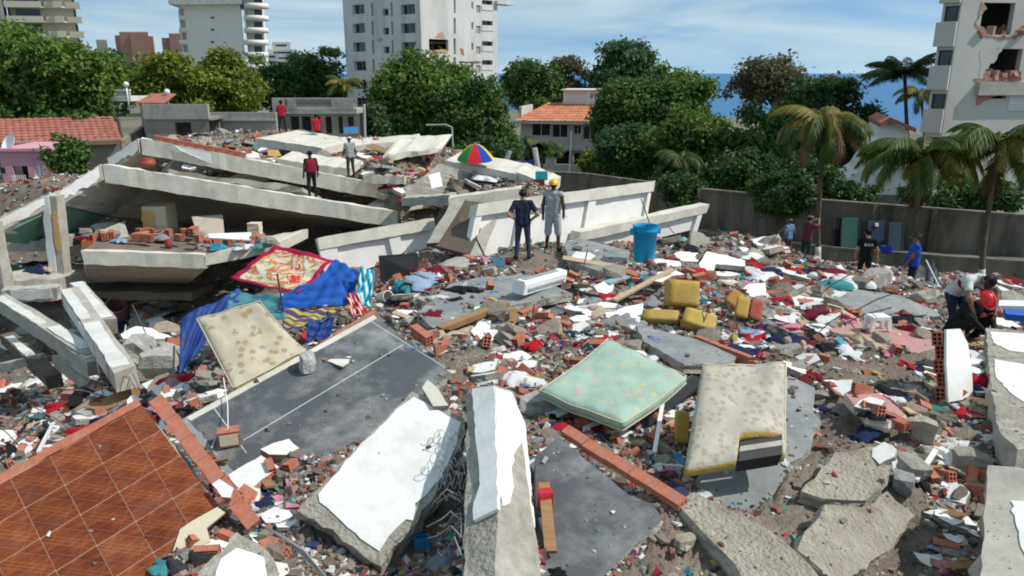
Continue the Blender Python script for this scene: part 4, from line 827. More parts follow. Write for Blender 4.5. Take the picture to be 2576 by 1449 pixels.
for k in range(8): z = wgr[2] + (wgr[3] - wgr[2]) * k / 7; mb.prism([FG.pt(wgr[0], z, .05), FG.pt(wgr[1], z, .05), FG.pt(wgr[1], z + .04, .05), FG.pt(wgr[0], z + .04, .05)], FG.N * .03)
mb.build('window_bars', M['white_plastic'], gb)
for o in (wlo, wl2): window(FG, o, gb, .3, mull=1, frame='dark_metal')
FS = Face(FG.pt(0, 0, -2.2), Vector((.75, -1, 0))); ws = (FG.pt(0, 0) - FG.pt(0, 0, -2.2)).length * 1.0
P1 = FG.pt(0, 0); P2 = FG.pt(0, 0) + Vector((-.68, .7, 0)); FS = Face(P2, P1 - P2); wl_ = (P1 - P2).length
ops = []
for k in range(7):
    zt = FS.sz(2395, (45 + 332 * (k - 2)) / 3)[1]; zb = FS.sz(2395, (160 + 332 * (k - 2)) / 3)[1]
    if zb > .5: ops.append((.12, wl_ - .08, zb, zt))
mb = MB(); facade(mb, FS, 0, wl_, 0, 22, ops, .2); P3 = P2 + Vector((.66, .95, 0)) * 4; mb.add([P2, P3, P3 + Z22, P2 + Z22], [(3, 2, 1, 0)]); mb.build('corner_bay', GB, gb)
for o in ops:
    window(FS, o, gb, .2, mull=0, frame='dark_metal'); mb = MB(); zt = o[2] - .05; mb.prism([FS.pt(-.18, zt - 1.35, .0), FS.pt(wl_ - .05, zt - 1.35, .0), FS.pt(wl_ - .05, zt, .0), FS.pt(-.18, zt, .0)], FS.N * .22); mb.build('bay_parapet', GB, gb)
# --- roof tiles
def roof_mat(name, c, k):
    m, n, b = newmat(name); NN = n.nodes.new; LL = n.links.new; t = NN('ShaderNodeTexCoord'); z = NN('ShaderNodeTexNoise'); z.inputs['Scale'].default_value = 1.5; z.inputs['Detail'].default_value = 8; LL(t.outputs['Object'], z.inputs['Vector'])
    r = NN('ShaderNodeValToRGB'); r.color_ramp.elements[0].position = .3; r.color_ramp.elements[1].position = .7; r.color_ramp.elements[0].color = rgba(c, .7); r.color_ramp.elements[1].color = rgba(c, 1.25); LL(z.outputs['Fac'], r.inputs[0]); LL(r.outputs[0], b.inputs['Base Color']); b.inputs['Roughness'].default_value = .9; return m
M['roof_red'] = roof_mat('roof_red', (.36, .125, .088), 1); M['roof_orange'] = roof_mat('roof_orange', (.50, .19, .095), 1)
def pantiles(name, a, b, c, d, pitch, mat, parent, amp=.06, rows=10):
    """corrugated tile roof: eave a-b, ridge d-c, with stepped courses"""
    nx = max(4, int((b - a).length / pitch)) * 6; n = (b - a).cross(d - a).normalized(); n = n if n.z > 0 else -n; V = []; Fc = []
    for r_ in range(rows * 2):
        t = (r_ // 2 + (r_ % 2) * 1.02) / rows; lift = .035 * (1 - (r_ % 2)); p, q = a.lerp(d, min(t, 1)), b.lerp(c, min(t, 1))
        for i in range(nx + 1): V.append(p.lerp(q, i / nx) + n * (amp * abs(math.sin(PI * i / 6)) + lift))
    for r_ in range(rows * 2 - 1):
        for i in range(nx): k = r_ * (nx + 1) + i; Fc.append((k, k + 1, k + nx + 2, k + nx + 1))
    mb = MB(); mb.add(V, Fc); return mb.build(name, mat, parent)
# red roofed house at left
OW = surf('old_wall', (.30, .27, .22), .15, 1, .95, .2, 6, stain=(.14, .13, .105), sscale=.5, samt=.8)
h1 = thing('tiled_house', 'low house with long red tiled roof at the left border', 'house', at_y(150, 420, 50))
ea, eb, ec, ed = at_y(-60, 364, 48), at_y(308, 352, 50), at_y(284, 294, 56), at_y(-60, 301, 54)
pantiles('roof', ea, eb, ec, ed, .42, M['roof_red'], h1, rows=9)
mb = MB(); mb.prism([Vector((ea.x, ea.y + .6, 0)), Vector((eb.x - .5, eb.y + .6, 0)), Vector((eb.x - .5, eb.y + .6, eb.z - .15)), Vector((ea.x, ea.y + .6, ea.z - .15))], (0, .25, 0)); mb.prism([Vector((eb.x - .4, eb.y + .6, 0)), Vector((eb.x - .6, ec.y, 0)), Vector((eb.x - .6, ec.y, ec.z - .2)), Vector((eb.x - .4, eb.y + .6, eb.z - .15))], (-.25, 0, 0)); mb.build('wall', OW, h1)
mb = MB(); mb.prism([ea + Vector((0, -.05, -.03)), eb + Vector((0, -.05, -.03)), eb + Vector((0, .3, -.03)), ea + Vector((0, .3, -.03))], (0, 0, -.22)); mb.build('eave_board', M['wood'], h1)
# pink house
PK = surf('pink_wall', (.60, .30, .35), .1, 1.4, .9, .1, 6, stain=(.48, .33, .33), sscale=.7, samt=.6)
ph = thing('pink_house', 'small pink house with dark doorway at the left border', 'house', at_y(60, 470, 40))
FP = Face(at_y(-40, 184, 39), Vector((1, .1, 0))); eP = FP.sz(137, 430)[0]; zP = FP.sz(60, 380)[1]
dr = FP.rect(37, 418, 74, 480); wn = FP.rect(87, 415, 113, 455); w0 = FP.rect(-5, 420, 14, 440)
mb = MB(); facade(mb, FP, 0, eP, 0, zP, [dr, wn, w0], .2); mb.add([FP.pt(eP, 0), FP.pt(eP, 0, -4), FP.pt(eP, zP, -4), FP.pt(eP, zP)], [(0, 1, 2, 3)]); mb.prism([FP.pt(-.1, zP, .15), FP.pt(eP + .1, zP, .15), FP.pt(eP + .1, zP, -4), FP.pt(-.1, zP, -4)], (0, 0, .14)); mb.build('wall', PK, ph)
window(FP, wn, ph, .1, pane='white_plastic', frame='white_plastic', mull=1); window(FP, w0, ph, .15, mull=0)
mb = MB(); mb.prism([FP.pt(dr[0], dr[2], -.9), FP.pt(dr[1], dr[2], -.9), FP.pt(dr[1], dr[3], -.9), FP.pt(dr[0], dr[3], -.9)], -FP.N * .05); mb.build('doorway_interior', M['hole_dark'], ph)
for k in range(8): mb = MB(); mb.box(FP.pt(dr[0] + (dr[1] - dr[0]) * (k + .5) / 8, dr[2] + .45, .3), (.03, .03, .8)); mb.build('railing_bar', M['white_plastic'], ph)
mb = MB(); mb.lathe([(0, 0), (.25, .03), (.42, .12), (.5, .2)], 16); dish = mb.build('satellite_dish', M['white_plastic'], None, True, loc=(0, 0, 0)); q = at_y(30, 362, 39.5); dish.location = q; dish.rotation_euler = (R(60), 0, R(-30)); tag(dish, 'white satellite dish above the pink house', 'dish')
# grey stained rooftop house
gh = thing('old_house', 'stained grey flat-roofed house with dark doorway behind the collapsed floors', 'house', at_y(420, 350, 52))
FH = Face(at_y(350, 184, 52), Vector((1, .02, 0))); eH = FH.sz(525, 300)[0]; zt = FH.sz(430, 262)[1]; zm = FH.sz(430, 300)[1]; dd = FH.rect(441, 308, 482, 347)
mb = MB(); facade(mb, FH, 0, eH, 0, zm, [dd], .25); mb.build('wall', OW, gh)
mb = MB(); mb.prism([FH.pt(-.05, zm, .12), FH.pt(eH + .05, zm, .12), FH.pt(eH + .05, zt, .12), FH.pt(-.05, zt, .12)], -FH.N * .3); mb.build('parapet', M['concrete'], gh)
mb = MB(); P = [FH.pt(0, 0), FH.pt(-1.6, 0, -3), FH.pt(-1.6, zt, -3), FH.pt(0, zt)]; mb.prism(P, (0, .2, 0)); mb.build('side_wall', OW, gh)
mb = MB(); mb.prism([FH.pt(0, zm - .1, -.3), FH.pt(eH, zm - .1, -.3), FH.pt(eH, zm - .1, -6), FH.pt(-1.6, zm - .1, -6)], (0, 0, .2)); mb.prism([FH.pt(dd[0] - 1, 0, -2.5), FH.pt(dd[1] + 1, 0, -2.5), FH.pt(dd[1] + 1, 0, -2.7), FH.pt(dd[0] - 1, 0, -2.7)], (0, 0, zm - .2)); mb.build('roof', OW, gh)
mb = MB(); a, b = FH.sz(322, 262), FH.sz(398, 246); mb.prism([FH.pt(FH.sz(322, 262)[0], zt, -1.0), FH.pt(FH.sz(398, 262)[0], zt, -1.0), FH.pt(FH.sz(392, 246)[0], zt + .55, -3.4), FH.pt(FH.sz(328, 246)[0], zt + .55, -3.4)], (0, 0, .06)); mb.build('red_roof_sheet', M['roof_red'], gh)
for u_, v_, r_ in ((317, 212, .19), (420, 231, .21)):
    c = at_y(u_, v_, 55); mb = MB(); mb.lathe([(.01, -r_), (r_ * .7, -r_ * .7), (r_, 0), (r_ * .7, r_ * .7), (.01, r_)], 14, c); mb.tube([c, Vector((c.x, c.y, zt - .6))], .05, 6); tag(mb.build('rooftop_ball_lamp', M['white_plastic'], None, True), 'white globe lamp on a post, %s the grey rooftop' % ('behind the left end of' if u_ < 400 else 'above the middle of'), 'lamp')
# balustrade terraces
def balustrade(label, F, s0, s1, z0, z1, piers, m_rail, nb, parent=None, open_=None):
    t = thing('balustrade_terrace', label, 'terrace', F.pt(s0, z0)); mb = MB()
    mb.prism([F.pt(s0, z1 - .12, .1), F.pt(s1, z1 - .12, .1), F.pt(s1, z1, .1), F.pt(s0, z1, .1)], -F.N * .24); mb.build('top_rail', m_rail, t)
    mb = MB(); mb.prism([F.pt(s0, z0 - .35, .12), F.pt(s1, z0 - .35, .12), F.pt(s1, z0, .12), F.pt(s0, z0, .12)], -F.N * 3); mb.build('terrace_slab', m_rail, t)
    for (a, b) in piers: mb = MB(); mb.prism([F.pt(a, z0, .14), F.pt(b, z0, .14), F.pt(b, z1 - .1, .14), F.pt(a, z1 - .1, .14)], -F.N * .3); mb.build('pier', M['concrete'], t)
    prof = [(.05, 0), (.05, .05), (.03, .1), (.055, .3), (.03, .62), (.05, .7), (.05, 1)]; hh = z1 - z0 - .12; pb = MB(); pb.lathe([(r_ * 1.25, z * hh) for r_, z in prof], 8); me = pb.mesh('baluster', m_rail, True)[0]
    for k in range(nb):
        s = s0 + (s1 - s0) * (k + .5) / nb
        if any(a - .05 < s < b + .05 for a, b in piers): continue
        o = link_mesh('baluster', me, t); o.matrix_basis = parent_world(t).inverted() @ Matrix.Translation(F.pt(s, z0))
    return t
FB = Face(at_y(640, 184, 56), Vector((1, .0, 0))); q = lambda u, v: FB.sz(u, v)
z0, z1 = q(800, 274)[1], q(800, 246)[1]
bt = balustrade('weathered white balustrade terrace over arched openings, behind the red-shirted man', FB, q(686, 260)[0], q(897, 260)[0], z0, z1, [(q(686, 260)[0], q(716, 260)[0]), (q(724, 260)[0], q(744, 260)[0]), (q(834, 260)[0], q(890, 260)[0])], M['concrete'], 46)
arch = [(q(u0, 300)[0], q(u1, 300)[0], q(u0, 336)[1], q(u0, 293)[1]) for u0, u1 in ((670, 690), (730, 752), (758, 782), (790, 806), (818, 834), (850, 862), (874, 890))]
mb = MB(); zb = z0 - .36; facade(mb, FB, q(660, 300)[0], q(905, 300)[0], 0, zb, [(a, b, c, min(d, zb - .1)) for a, b, c, d in arch], .3); mb.build('arcade_wall', OW, bt)
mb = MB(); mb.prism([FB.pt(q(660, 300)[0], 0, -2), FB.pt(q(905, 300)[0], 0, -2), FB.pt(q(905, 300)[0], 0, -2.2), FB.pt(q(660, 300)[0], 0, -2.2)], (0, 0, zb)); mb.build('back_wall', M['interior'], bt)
FB2 = Face(at_y(270, 184, 60), Vector((1, 0, 0))); balustrade('small white balustrade above the left end of grey rooftop', FB2, FB2.sz(275, 235)[0], FB2.sz(328, 235)[0], FB2.sz(300, 243)[1], FB2.sz(300, 225)[1], [(FB2.sz(318, 235)[0], FB2.sz(327, 235)[0])], M['plaster_dirty'], 12)
mb = MB(); mb.prism([FB.pt(q(525, 300)[0], 0, 1), FB.pt(q(705, 300)[0], 0, 1), FB.pt(q(705, 300)[0], q(600, 281)[1], 1), FB.pt(q(525, 300)[0], q(600, 281)[1], 1)], -FB.N * .3); lw = mb.build('garden_wall', M['concrete']); tag(lw, 'pale weathered wall joining grey house and balustrade terrace', 'wall')
mb = MB(); mb.prism([FB.pt(q(523, 300)[0], q(600, 298)[1] - .12, 1.15), FB.pt(q(706, 300)[0], q(600, 298)[1] - .12, 1.15), FB.pt(q(706, 300)[0], q(600, 298)[1], 1.15), FB.pt(q(523, 300)[0], q(600, 298)[1], 1.15)], -FB.N * .2); mb.build('string_course', M['concrete'], lw)
# --- orange roofed house
hw = thing('orange_roof_house', 'two-storey grey-white house with orange tiled roof and white penthouse', 'house', at_y(1400, 400, 75))
HW = surf('house_wall', (.56, .53, .49), .06, .8, .9, .1, 5, stain=(.46, .43, .39), sscale=.4, samt=.5)
FO = Face(at_y(1310, 184, 75), Vector((1, -.22, 0))); q = FO.sz; z20 = lambda x, y: (1288 + x / 3, y / 3); zE = q(*z20(300, 912))[1]
ws_ = [FO.rect(*z20(148, 930), *z20(288, 1028)), FO.rect(*z20(302, 938), *z20(420, 1040)), FO.rect(*z20(465, 945), *z20(522, 1015)), FO.rect(*z20(535, 950), *z20(640, 1055))]
gf = [FO.rect(*z20(322, 1140), *z20(445, 1245)), FO.rect(*z20(458, 1155), *z20(640, 1250)), FO.rect(*z20(80, 1130), *z20(250, 1245))]
mb = MB(); facade(mb, FO, 0, 14, 0, zE, ws_ + gf, .3); mb.add([FO.pt(0, 0, -9), FO.pt(0, 0), FO.pt(0, zE), FO.pt(0, zE, -9)], [(0, 1, 2, 3)]); mb.build('wall', HW, hw)
for o in ws_: window(FO, o, hw, .25, mull=1, frame='white_plastic')
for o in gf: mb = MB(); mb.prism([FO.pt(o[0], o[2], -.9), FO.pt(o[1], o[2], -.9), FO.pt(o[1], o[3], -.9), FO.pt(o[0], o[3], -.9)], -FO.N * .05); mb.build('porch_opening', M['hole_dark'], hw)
mb = MB(); zb_ = q(*z20(400, 1105))[1]; mb.prism([FO.pt(-.2, zb_ - .3, .5), FO.pt(14, zb_ - .3, .5), FO.pt(14, zb_, .5), FO.pt(-.2, zb_, .5)], -FO.N * .6); mb.build('floor_band', HW, hw)
re0, re1 = FO.pt(-.6, zE, .7), FO.pt(14.5, zE, .7); pantiles('roof', re0, re1, FO.pt(14.5, zE + 1.5, -5), FO.pt(1.8, zE + 1.5, -5), .4, M['roof_orange'], hw, rows=8)
mb = MB(); mb.prism([re0 + Vector((0, 0, -.25)), re1 + Vector((0, 0, -.25)), re1 + Vector((0, 0, -.02)), re0 + Vector((0, 0, -.02))], (0, .15, 0)); mb.prism([FO.pt(-.2, zE, -.2), FO.pt(.05, zE, -.2), FO.pt(.05, zE, -6), FO.pt(-.2, zE, -6)], (0, 0, 1.3)); mb.build('eave_band', HW, hw)
pa, pb_ = q(*z20(332, 800))[0], q(*z20(700, 800))[0]; zp = q(*z20(500, 712))[1] + .25; mb = MB(); mb.prism([FO.pt(pa, zE + .9, -4.5), FO.pt((pa + pb_) / 2, zE + .9, -4.4), FO.pt((pa + pb_) / 2, zE + .9, -9), FO.pt(pa, zE + .9, -9)], (0, 0, zp - zE - .9)); mb.prism([FO.pt((pa + pb_) / 2 + .02, zE + .9, -4.2), FO.pt(pb_, zE + .9, -4.9), FO.pt(pb_, zE + .9, -9), FO.pt((pa + pb_) / 2 + .02, zE + .9, -9)], (0, 0, zp - zE - .9)); mb.prism([FO.pt(pa - .2, zp, -4), FO.pt(pb_ + .3, zp, -4), FO.pt(pb_ + .3, zp, -9.3), FO.pt(pa - .2, zp, -9.3)], (0, 0, .12)); mb.build('penthouse', M['plaster'], hw)
# --- white stepped house at right
wh = thing('white_house', 'white gabled house with red roof edge between the palms at right', 'house', at_y(2180, 470, 47))
FW = Face(at_y(2090, 184, 47), Vector((1, -.35, 0))); q = FW.sz
gP = [(2060, 490), (2105, 470), (2112, 460), (2155, 435), (2175, 405), (2185, 370), (2205, 345), (2215, 312), (2235, 306), (2285, 328), (2300, 490)]
mb = MB(); mb.prism([FW.pt(q(u_, v_)[0], max(0, q(u_, v_)[1])) for u_, v_ in gP], -FW.N * 6); mb.build('wall', M['plaster'], wh)
o = FW.rect(2222, 352, 2254, 384); mb = MB(); mb.prism([FW.pt(o[0], o[2], .02), FW.pt(o[1], o[2], .02), FW.pt(o[1], o[3], .02), FW.pt(o[0], o[3], .02)], FW.N * .05); mb.build('window', M['glass_dark'], wh)
a, b, c = q(2210, 318), q(2235, 305), q(2300, 332); mb = MB(); mb.prism([FW.pt(a[0], a[1], .6), FW.pt(b[0], b[1], .6), FW.pt(b[0], b[1] + .25, .6), FW.pt(a[0], a[1] + .25, .6)], -FW.N * 7); mb.prism([FW.pt(b[0] + .02, b[1], .6), FW.pt(c[0], c[1], .6), FW.pt(c[0], c[1] + .25, .6), FW.pt(b[0] + .02, b[1] + .25, .6)], -FW.N * 7); mb.build('roof', M['roof_red'], wh)
mb = MB(); zr = q(2190, 412)[1]; mb.prism([FW.pt(q(2168, 412)[0], zr, .1), FW.pt(q(2290, 412)[0], zr, .1), FW.pt(q(2290, 412)[0], zr + .18, .1), FW.pt(q(2168, 412)[0], zr + .18, .1)], FW.N * .2); mb.build('ledge', M['concrete'], wh)
mb = MB(); a, b = at_y(1660, 480, 54), at_y(1830, 480, 55); mb.prism([Vector((a.x, a.y, 0)), Vector((b.x, b.y, 0)), Vector((b.x, b.y, at_y(1830, 392, 55).z)), Vector((a.x, a.y, at_y(1660, 385, 54).z))], (0, .3, 0)); tag(mb.build('garden_wall', M['plaster_dirty']), 'white garden wall glimpsed through the dark trees', 'wall')
# --- perimeter wall
PW = surf('perimeter_wall', (.19, .17, .135), .35, 1.6, .95, .5, 8, aniso=(1, 1, .22), stain=(.055, .055, .04), sscale=1.1, samt=.9, stain2=(.27, .25, .21), s2scale=.25, s2amt=.5)
pw = thing('perimeter_wall', 'long stained concrete perimeter wall running behind the rubble at right', 'wall', at_y(2000, 600, 42))
pts = [(1230, 425, 62), (1480, 440, 52), (1760, 478, 42.5), (2060, 506, 38.5), (2350, 528, 36.5), (2620, 548, 35)]
W_ = [at_y(*p) for p in pts]
for a, b in zip(W_[:-1], W_[1:]):
    n = max(2, int((b - a).length / 3.2))
    for k in range(n):
        p, q_ = a.lerp(b, k / n), a.lerp(b, (k + 1) / n); d = (q_ - p).xy.to_3d().normalized() * .015
        mb = MB(); mb.prism([Vector((p.x, p.y, -.1)) + d, Vector((q_.x, q_.y, -.1)) - d, q_ - d, p + d], Vector((.05, .2, 0))); mb.build('wall_panel', PW, pw)
        mb = MB(); mb.box((p.x, p.y, p.z / 2), (.28, .3, p.z + .1)); mb.build('pier', PW, pw)
    mb = MB(); mb.prism([a + Vector((0, -.08, .0)), b + Vector((0, -.08, .0)), b + Vector((0, .3, .0)), a + Vector((0, .3, .0))], (0, 0, .1)); mb.build('coping', PW, pw)
def wall_y(u):
    for (p, q_) in zip(pts[:-1], pts[1:]):
        if p[0] <= u <= q_[0]: t = (u - p[0]) / (q_[0] - p[0]); return W_[pts.index(p)].lerp(W_[pts.index(q_)], t)
rw = thing('raised_walkway', 'low raised concrete walkway at the foot of the perimeter wall', 'walkway', W_[3])
for a, b in zip(W_[2:-1], W_[3:]):
    mb = MB(); z_ = Vector((0, 0, 1)); A_ = Vector((a.x, a.y - .1, -.05)); B_ = Vector((b.x, b.y - .1, -.05)); o_ = Vector((-.2, -1.3, 0)); mb.prism([A_ + o_, B_ + o_, B_, A_], z_ * 1.6); mb.build('slab', PW, rw)
    mb = MB(); mb.prism([A_ + o_ * 1.03 + z_ * 1.56, B_ + o_ * 1.03 + z_ * 1.56, B_ + o_ * .93 + z_ * 1.56, A_ + o_ * .93 + z_ * 1.56], z_ * .14); mb.build('kerb', PW, rw)
# things leaning on it; door colours darkened to stand in for shade
def leaning(name, label, u0, u1, v0, v1, color, cat, off=.75):
    w0_, w1_ = wall_y(u0), wall_y(u1); y = (w0_.y + w1_.y) / 2 - off; a, b = at_y(u0, v1, y), at_y(u1, v1, y); a.z = b.z = 1.56; h = at_y(u0, v0, y).z - a.z
    t = thing(name, label, cat, (a + b) / 2); d = b - a; mb = MB(); mb.prism([-d / 2, d / 2, d / 2 + Vector((0, .25, h)), -d / 2 + Vector((0, .25, h))], (0, .05, 0)); o = mb.local('leaf', M['paint_any'], t); o.color = (*color, 1)
    for sx in (-.5, .5): mb = MB(); mb.prism([d * sx + Vector((-.03, -.02, 0)), d * sx + Vector((.03, -.02, 0)), d * sx + Vector((.03, .23, h)), d * sx + Vector((-.03, .23, h))], (0, .09, 0)); mb.local('frame', M['dark_metal'], t)
    mb = MB(); mb.prism([Vector((-d.length * .16, .1 - .0, h * .82)), Vector((d.length * .02, .1, h * .82)), Vector((d.length * .02, .13, h * .92)), Vector((-d.length * .16, .13, h * .92))], (0, .1, 0))
    if 'notice' in label: mb.local('notice', M['plaster'], t)
    return t
leaning('old_door', 'teal-green door panel leaning on the perimeter wall', 2117, 2162, 550, 604, (.05, .16, .13), 'door')
leaning('old_door', 'blue door with white notice leaning on the perimeter wall', 2182, 2228, 558, 622, (.035, .07, .13), 'door')
leaning('old_door', 'narrow blue-grey door right of the blue door', 2236, 2272, 562, 618, (.05, .075, .11), 'door')
leaning('old_door', 'black open door frame left of the teal panel', 2098, 2116, 550, 602, (.012, .014, .015), 'door')
leaning('painted_board', 'ochre painted board standing before the perimeter wall', 1628, 1662, 488, 535, (.33, .2, .035), 'board', .8)
# street lamp, crooked posts
p = at_y(1140, 380, 50); q_ = at_y(1137, 320, 50); r_ = at_y(1092, 314, 50); mb = MB(); mb.tube([Vector((p.x, p.y, 0)), p, q_, q_.lerp(r_, .35) + Vector((0, 0, .12)), r_], [.07, .06, .05, .04, .04], 8); lp = thing('street_lamp', 'bent-arm street lamp before the big round tree', 'lamp', (p.x, p.y, 0)); mb.build('pole', M['metal'], lp); mb = MB(); mb.box(r_ + Vector((-.25, 0, 0)), (.55, .2, .1)); mb.build('lamp_head', M['metal'], lp)
for (lab, pa_, pb_, y, rad, m_) in (('grey post leaning left of the blue tarpaulin', (1345, 372), (1358, 448), 33, .11, 'metal'), ('pale post leaning in front of the blue tarpaulin', (1283, 380), (1262, 430), 34, .1, 'metal'), ('thin black rod sticking up beside the blue bucket', (1613, 500), (1634, 562), 17.6, .012, 'dark_metal'), ('slim pole standing right of the orange house', (1437, 330), (1432, 420), 58, .04, 'metal'), ('tall grey pole before the damaged tower', (916, 262), (918, 335), 54, .09, 'metal'), ('black pole leaning by the steep brown slab', (1198, 600), (1232, 672), 18.3, .022, 'dark_metal')):
    a, b = at_y(*pa_, y), at_y(*pb_, y); mb = MB(); e = b + (b - a).normalized() * .6 if y > 20 else b; mb.tube([e, a], rad, 8); tag(mb.build('post' if rad > .03 else 'rod', M[m_]), lab, 'post')
# ------------------------------------------------------------------ trees and palms
def leaf_mat(name, dark, light, odd=None, trans=.34):
    m, n, b = newmat(name); NN = n.nodes.new; LL = n.links.new; g = NN('ShaderNodeNewGeometry'); r = NN('ShaderNodeValToRGB'); e = r.color_ramp.elements
    e[0].color = (*dark, 1); e[1].color = (*light, 1); e[1].position = .92
    if odd: x = e.new(.97); x.color = (*odd, 1)
    LL(g.outputs['Random Per Island'], r.inputs[0]); LL(r.outputs[0], b.inputs['Base Color']); b.inputs['Roughness'].default_value = .55; b.inputs['Specular IOR Level'].default_value = .3
    t = NN('ShaderNodeBsdfTranslucent'); LL(r.outputs[0], t.inputs[0]); mx_ = NN('ShaderNodeMixShader'); mx_.inputs[0].default_value = trans; o = n.nodes['Material Output']; LL(b.outputs[0], mx_.inputs[1]); LL(t.outputs[0], mx_.inputs[2]); LL(mx_.outputs[0], o.inputs[0]); return m
LEAF = {'mid': leaf_mat('leaves_mid', (0.046, 0.104, 0.016), (0.182, 0.299, 0.047), (0.208, 0.169, 0.065)), 'yellow': leaf_mat('leaves_yellow', (0.058, 0.104, 0.013), (0.273, 0.325, 0.039), (0.260, 0.208, 0.065)), 'dark': leaf_mat('leaves_dark', (0.031, 0.078, 0.016), (0.124, 0.221, 0.044), (0.156, 0.130, 0.065)), 'deep': leaf_mat('leaves_deep', (0.022, 0.060, 0.017), (0.081, 0.156, 0.039)), 'brown': leaf_mat('leaves_brown', (0.065, 0.072, 0.033), (0.182, 0.182, 0.091), (0.260, 0.208, 0.143)), 'blue': leaf_mat('leaves_bluegreen', (0.029, 0.078, 0.034), (0.104, 0.195, 0.078))}
M['bark'] = surf('bark', (.13, .10, .075), .3, 4, .95, .6, 14, stain=(.07, .06, .05), samt=.5)
def leaf_quads(C, Nn, L_, W_, rng):
    n = len(C); a = rng.standard_normal((n, 3)); T = np.cross(Nn, a); T /= np.linalg.norm(T, axis=1)[:, None] + 1e-9; B = np.cross(Nn, T)
    l = (L_ * rng.uniform(.6, 1.25, n))[:, None]; w_ = (W_ * rng.uniform(.6, 1.25, n))[:, None]; bend = Nn * l * .18
    V = np.stack([C - T * l / 2 - bend * .5, C + B * w_ / 2 + bend * .3, C + T * l / 2 - bend * .5, C - B * w_ / 2 + bend * .3], 1).reshape(-1, 3)
    return V, np.arange(4 * n).reshape(n, 4)
def tree(label, u0, u1, v0, v1, y, mat, leaves=14000, lobes=16, seed=1, leaf=.42, group=None, name='tree', tiers=0, trunk=True, lob=(.30, .46), gap=0.0):
    rng = np.random.default_rng(seed); a, b = at_y(u0, (v0 + v1) / 2, y), at_y(u1, (v0 + v1) / 2, y); top = at_y((u0 + u1) / 2, v0, y).z; bot = at_y((u0 + u1) / 2, v1, y).z; bot = max(bot, .3)
    c = np.array([(a.x + b.x) / 2, y, (top + bot) / 2]); rx = (b.x - a.x) / 2; rz = (top - bot) / 2; rad = np.array([rx, rx * .9, rz])
    t = thing(name, label, 'tree' if name != 'bush' else 'bush', (c[0], y, 0), 0, group)
    LC = []; LR = []; lobes = int(lobes * 1.6)
    for k in range(lobes):
        d = rng.standard_normal(3); d /= (np.abs(d) ** 3).sum() ** (1 / 3); d[1] *= .9
        if tiers: d[2] = (rng.integers(0, tiers) + .5) / tiers * 2 - 1; f = rng.uniform(.25, .8) * math.sqrt(max(.12, 1 - .7 * max(0, d[2]) ** 2)); p = c + np.array([d[0] * f * rx, d[1] * f * rx, d[2] * rz * .86]); LC.append(p); LR.append(np.array([.42 * rx, .42 * rx, .16 * rz])); continue
        d[2] = d[2] * .9 + .1
        sm = k > lobes * .62; r_ = rng.uniform(*lob) * min(rx, rz * 1.15) * (.55 if sm else 1); f = rng.uniform(.85, 1.16) if sm else (rng.uniform(.6, 1.05) if k > 2 else .25)
        rr_ = np.array([r_ * rng.uniform(1, 1.3), r_ * 1.1, r_ * rng.uniform(.75, 1)]); p = c + d * np.maximum(rad - rr_, .05) * f; LC.append(p); LR.append(rr_)
    LC = np.array(LC); LR = np.array(LR); wts = (LR[:, 0] * LR[:, 0]); wts /= wts.sum()
    ncl = leaves // 9; li = rng.choice(len(LC), ncl, p=wts); d = rng.standard_normal((ncl, 3)); d /= np.linalg.norm(d, axis=1)[:, None]
    outw = (LC[li] - c) / rad; flip = (d * outw).sum(1) < -.35; d[flip] *= -1
    shell = np.where(rng.random(ncl) < .78, rng.uniform(.86, 1.1, ncl), rng.uniform(.3, .9, ncl))[:, None]
    CC = LC[li] + d * LR[li] * shell; cs = leaf * 1.25
    C = np.repeat(CC, 9, 0) + rng.standard_normal((ncl * 9, 3)) * cs * np.array([.55, .55, .4]); Nn = np.repeat(d, 9, 0) * .7 + rng.standard_normal((ncl * 9, 3)) * .55 + np.array([0, 0, .45]); Nn /= np.linalg.norm(Nn, axis=1)[:, None]
    V, Fq = leaf_quads(C, Nn, leaf, leaf * .55, rng); o0 = np.array([c[0], y, 0]); cr = link_mesh('crown', fast_mesh('crown', V - o0, Fq, LEAF[mat]), t); cr['kind'] = 'stuff'
    if trunk:
        mb = MB(); h = c[2] - rz * .25; r0 = max(.18, rx * .07); base = Vector((0, 0, 0)); topp = Vector((rng.uniform(-.4, .4), rng.uniform(-.4, .4), max(h, .6)))
        mb.tube([base, base.lerp(topp, .35) + Vector((.1, 0, 0)), base.lerp(topp, .7), topp], [r0 * 1.25, r0, r0 * .85, r0 * .6], 8); mb.local('trunk', M['bark'], t, True)
        for k in range(min(7, len(LC))):
            s = base.lerp(topp, rng.uniform(.5, .95)); e = Vector(LC[k] - o0); mid = s.lerp(e, .5) + Vector((0, 0, .3)); mb = MB(); mb.tube([s, mid, e], [r0 * .5, r0 * .33, r0 * .12], 6); mb.local('limb', M['bark'], t, True)
    return t
GT = 'trees around the ruins'
tree('broad green tree rising at the left border behind the red roof', -190, 140, 48, 335, 62, 'mid', 16000, 22, 1, .5, GT)
tree('rounded green tree behind the red tiled roof, second from left border', 40, 284, 92, 335, 60, 'mid', 15000, 20, 2, .46, GT)
tree('dull green tree in front of the brick-red towers', 225, 348, 128, 275, 96, 'dark', 7000, 10, 3, .6, GT)
tree('yellow-green tree behind the stained grey house', 330, 560, 140, 300, 72, 'yellow', 14000, 20, 4, .5, GT)
tree('yellow-green tree under the white balcony tower', 470, 688, 118, 300, 76, 'yellow', 14000, 18, 5, .5, GT)
tree('dark tree mass right of the white balcony tower', 630, 775, 162, 290, 118, 'deep', 8000, 14, 6, .75, GT)
tree('dark trees left of the damaged tower', 735, 892, 142, 290, 124, 'deep', 8000, 16, 7, .75, GT)
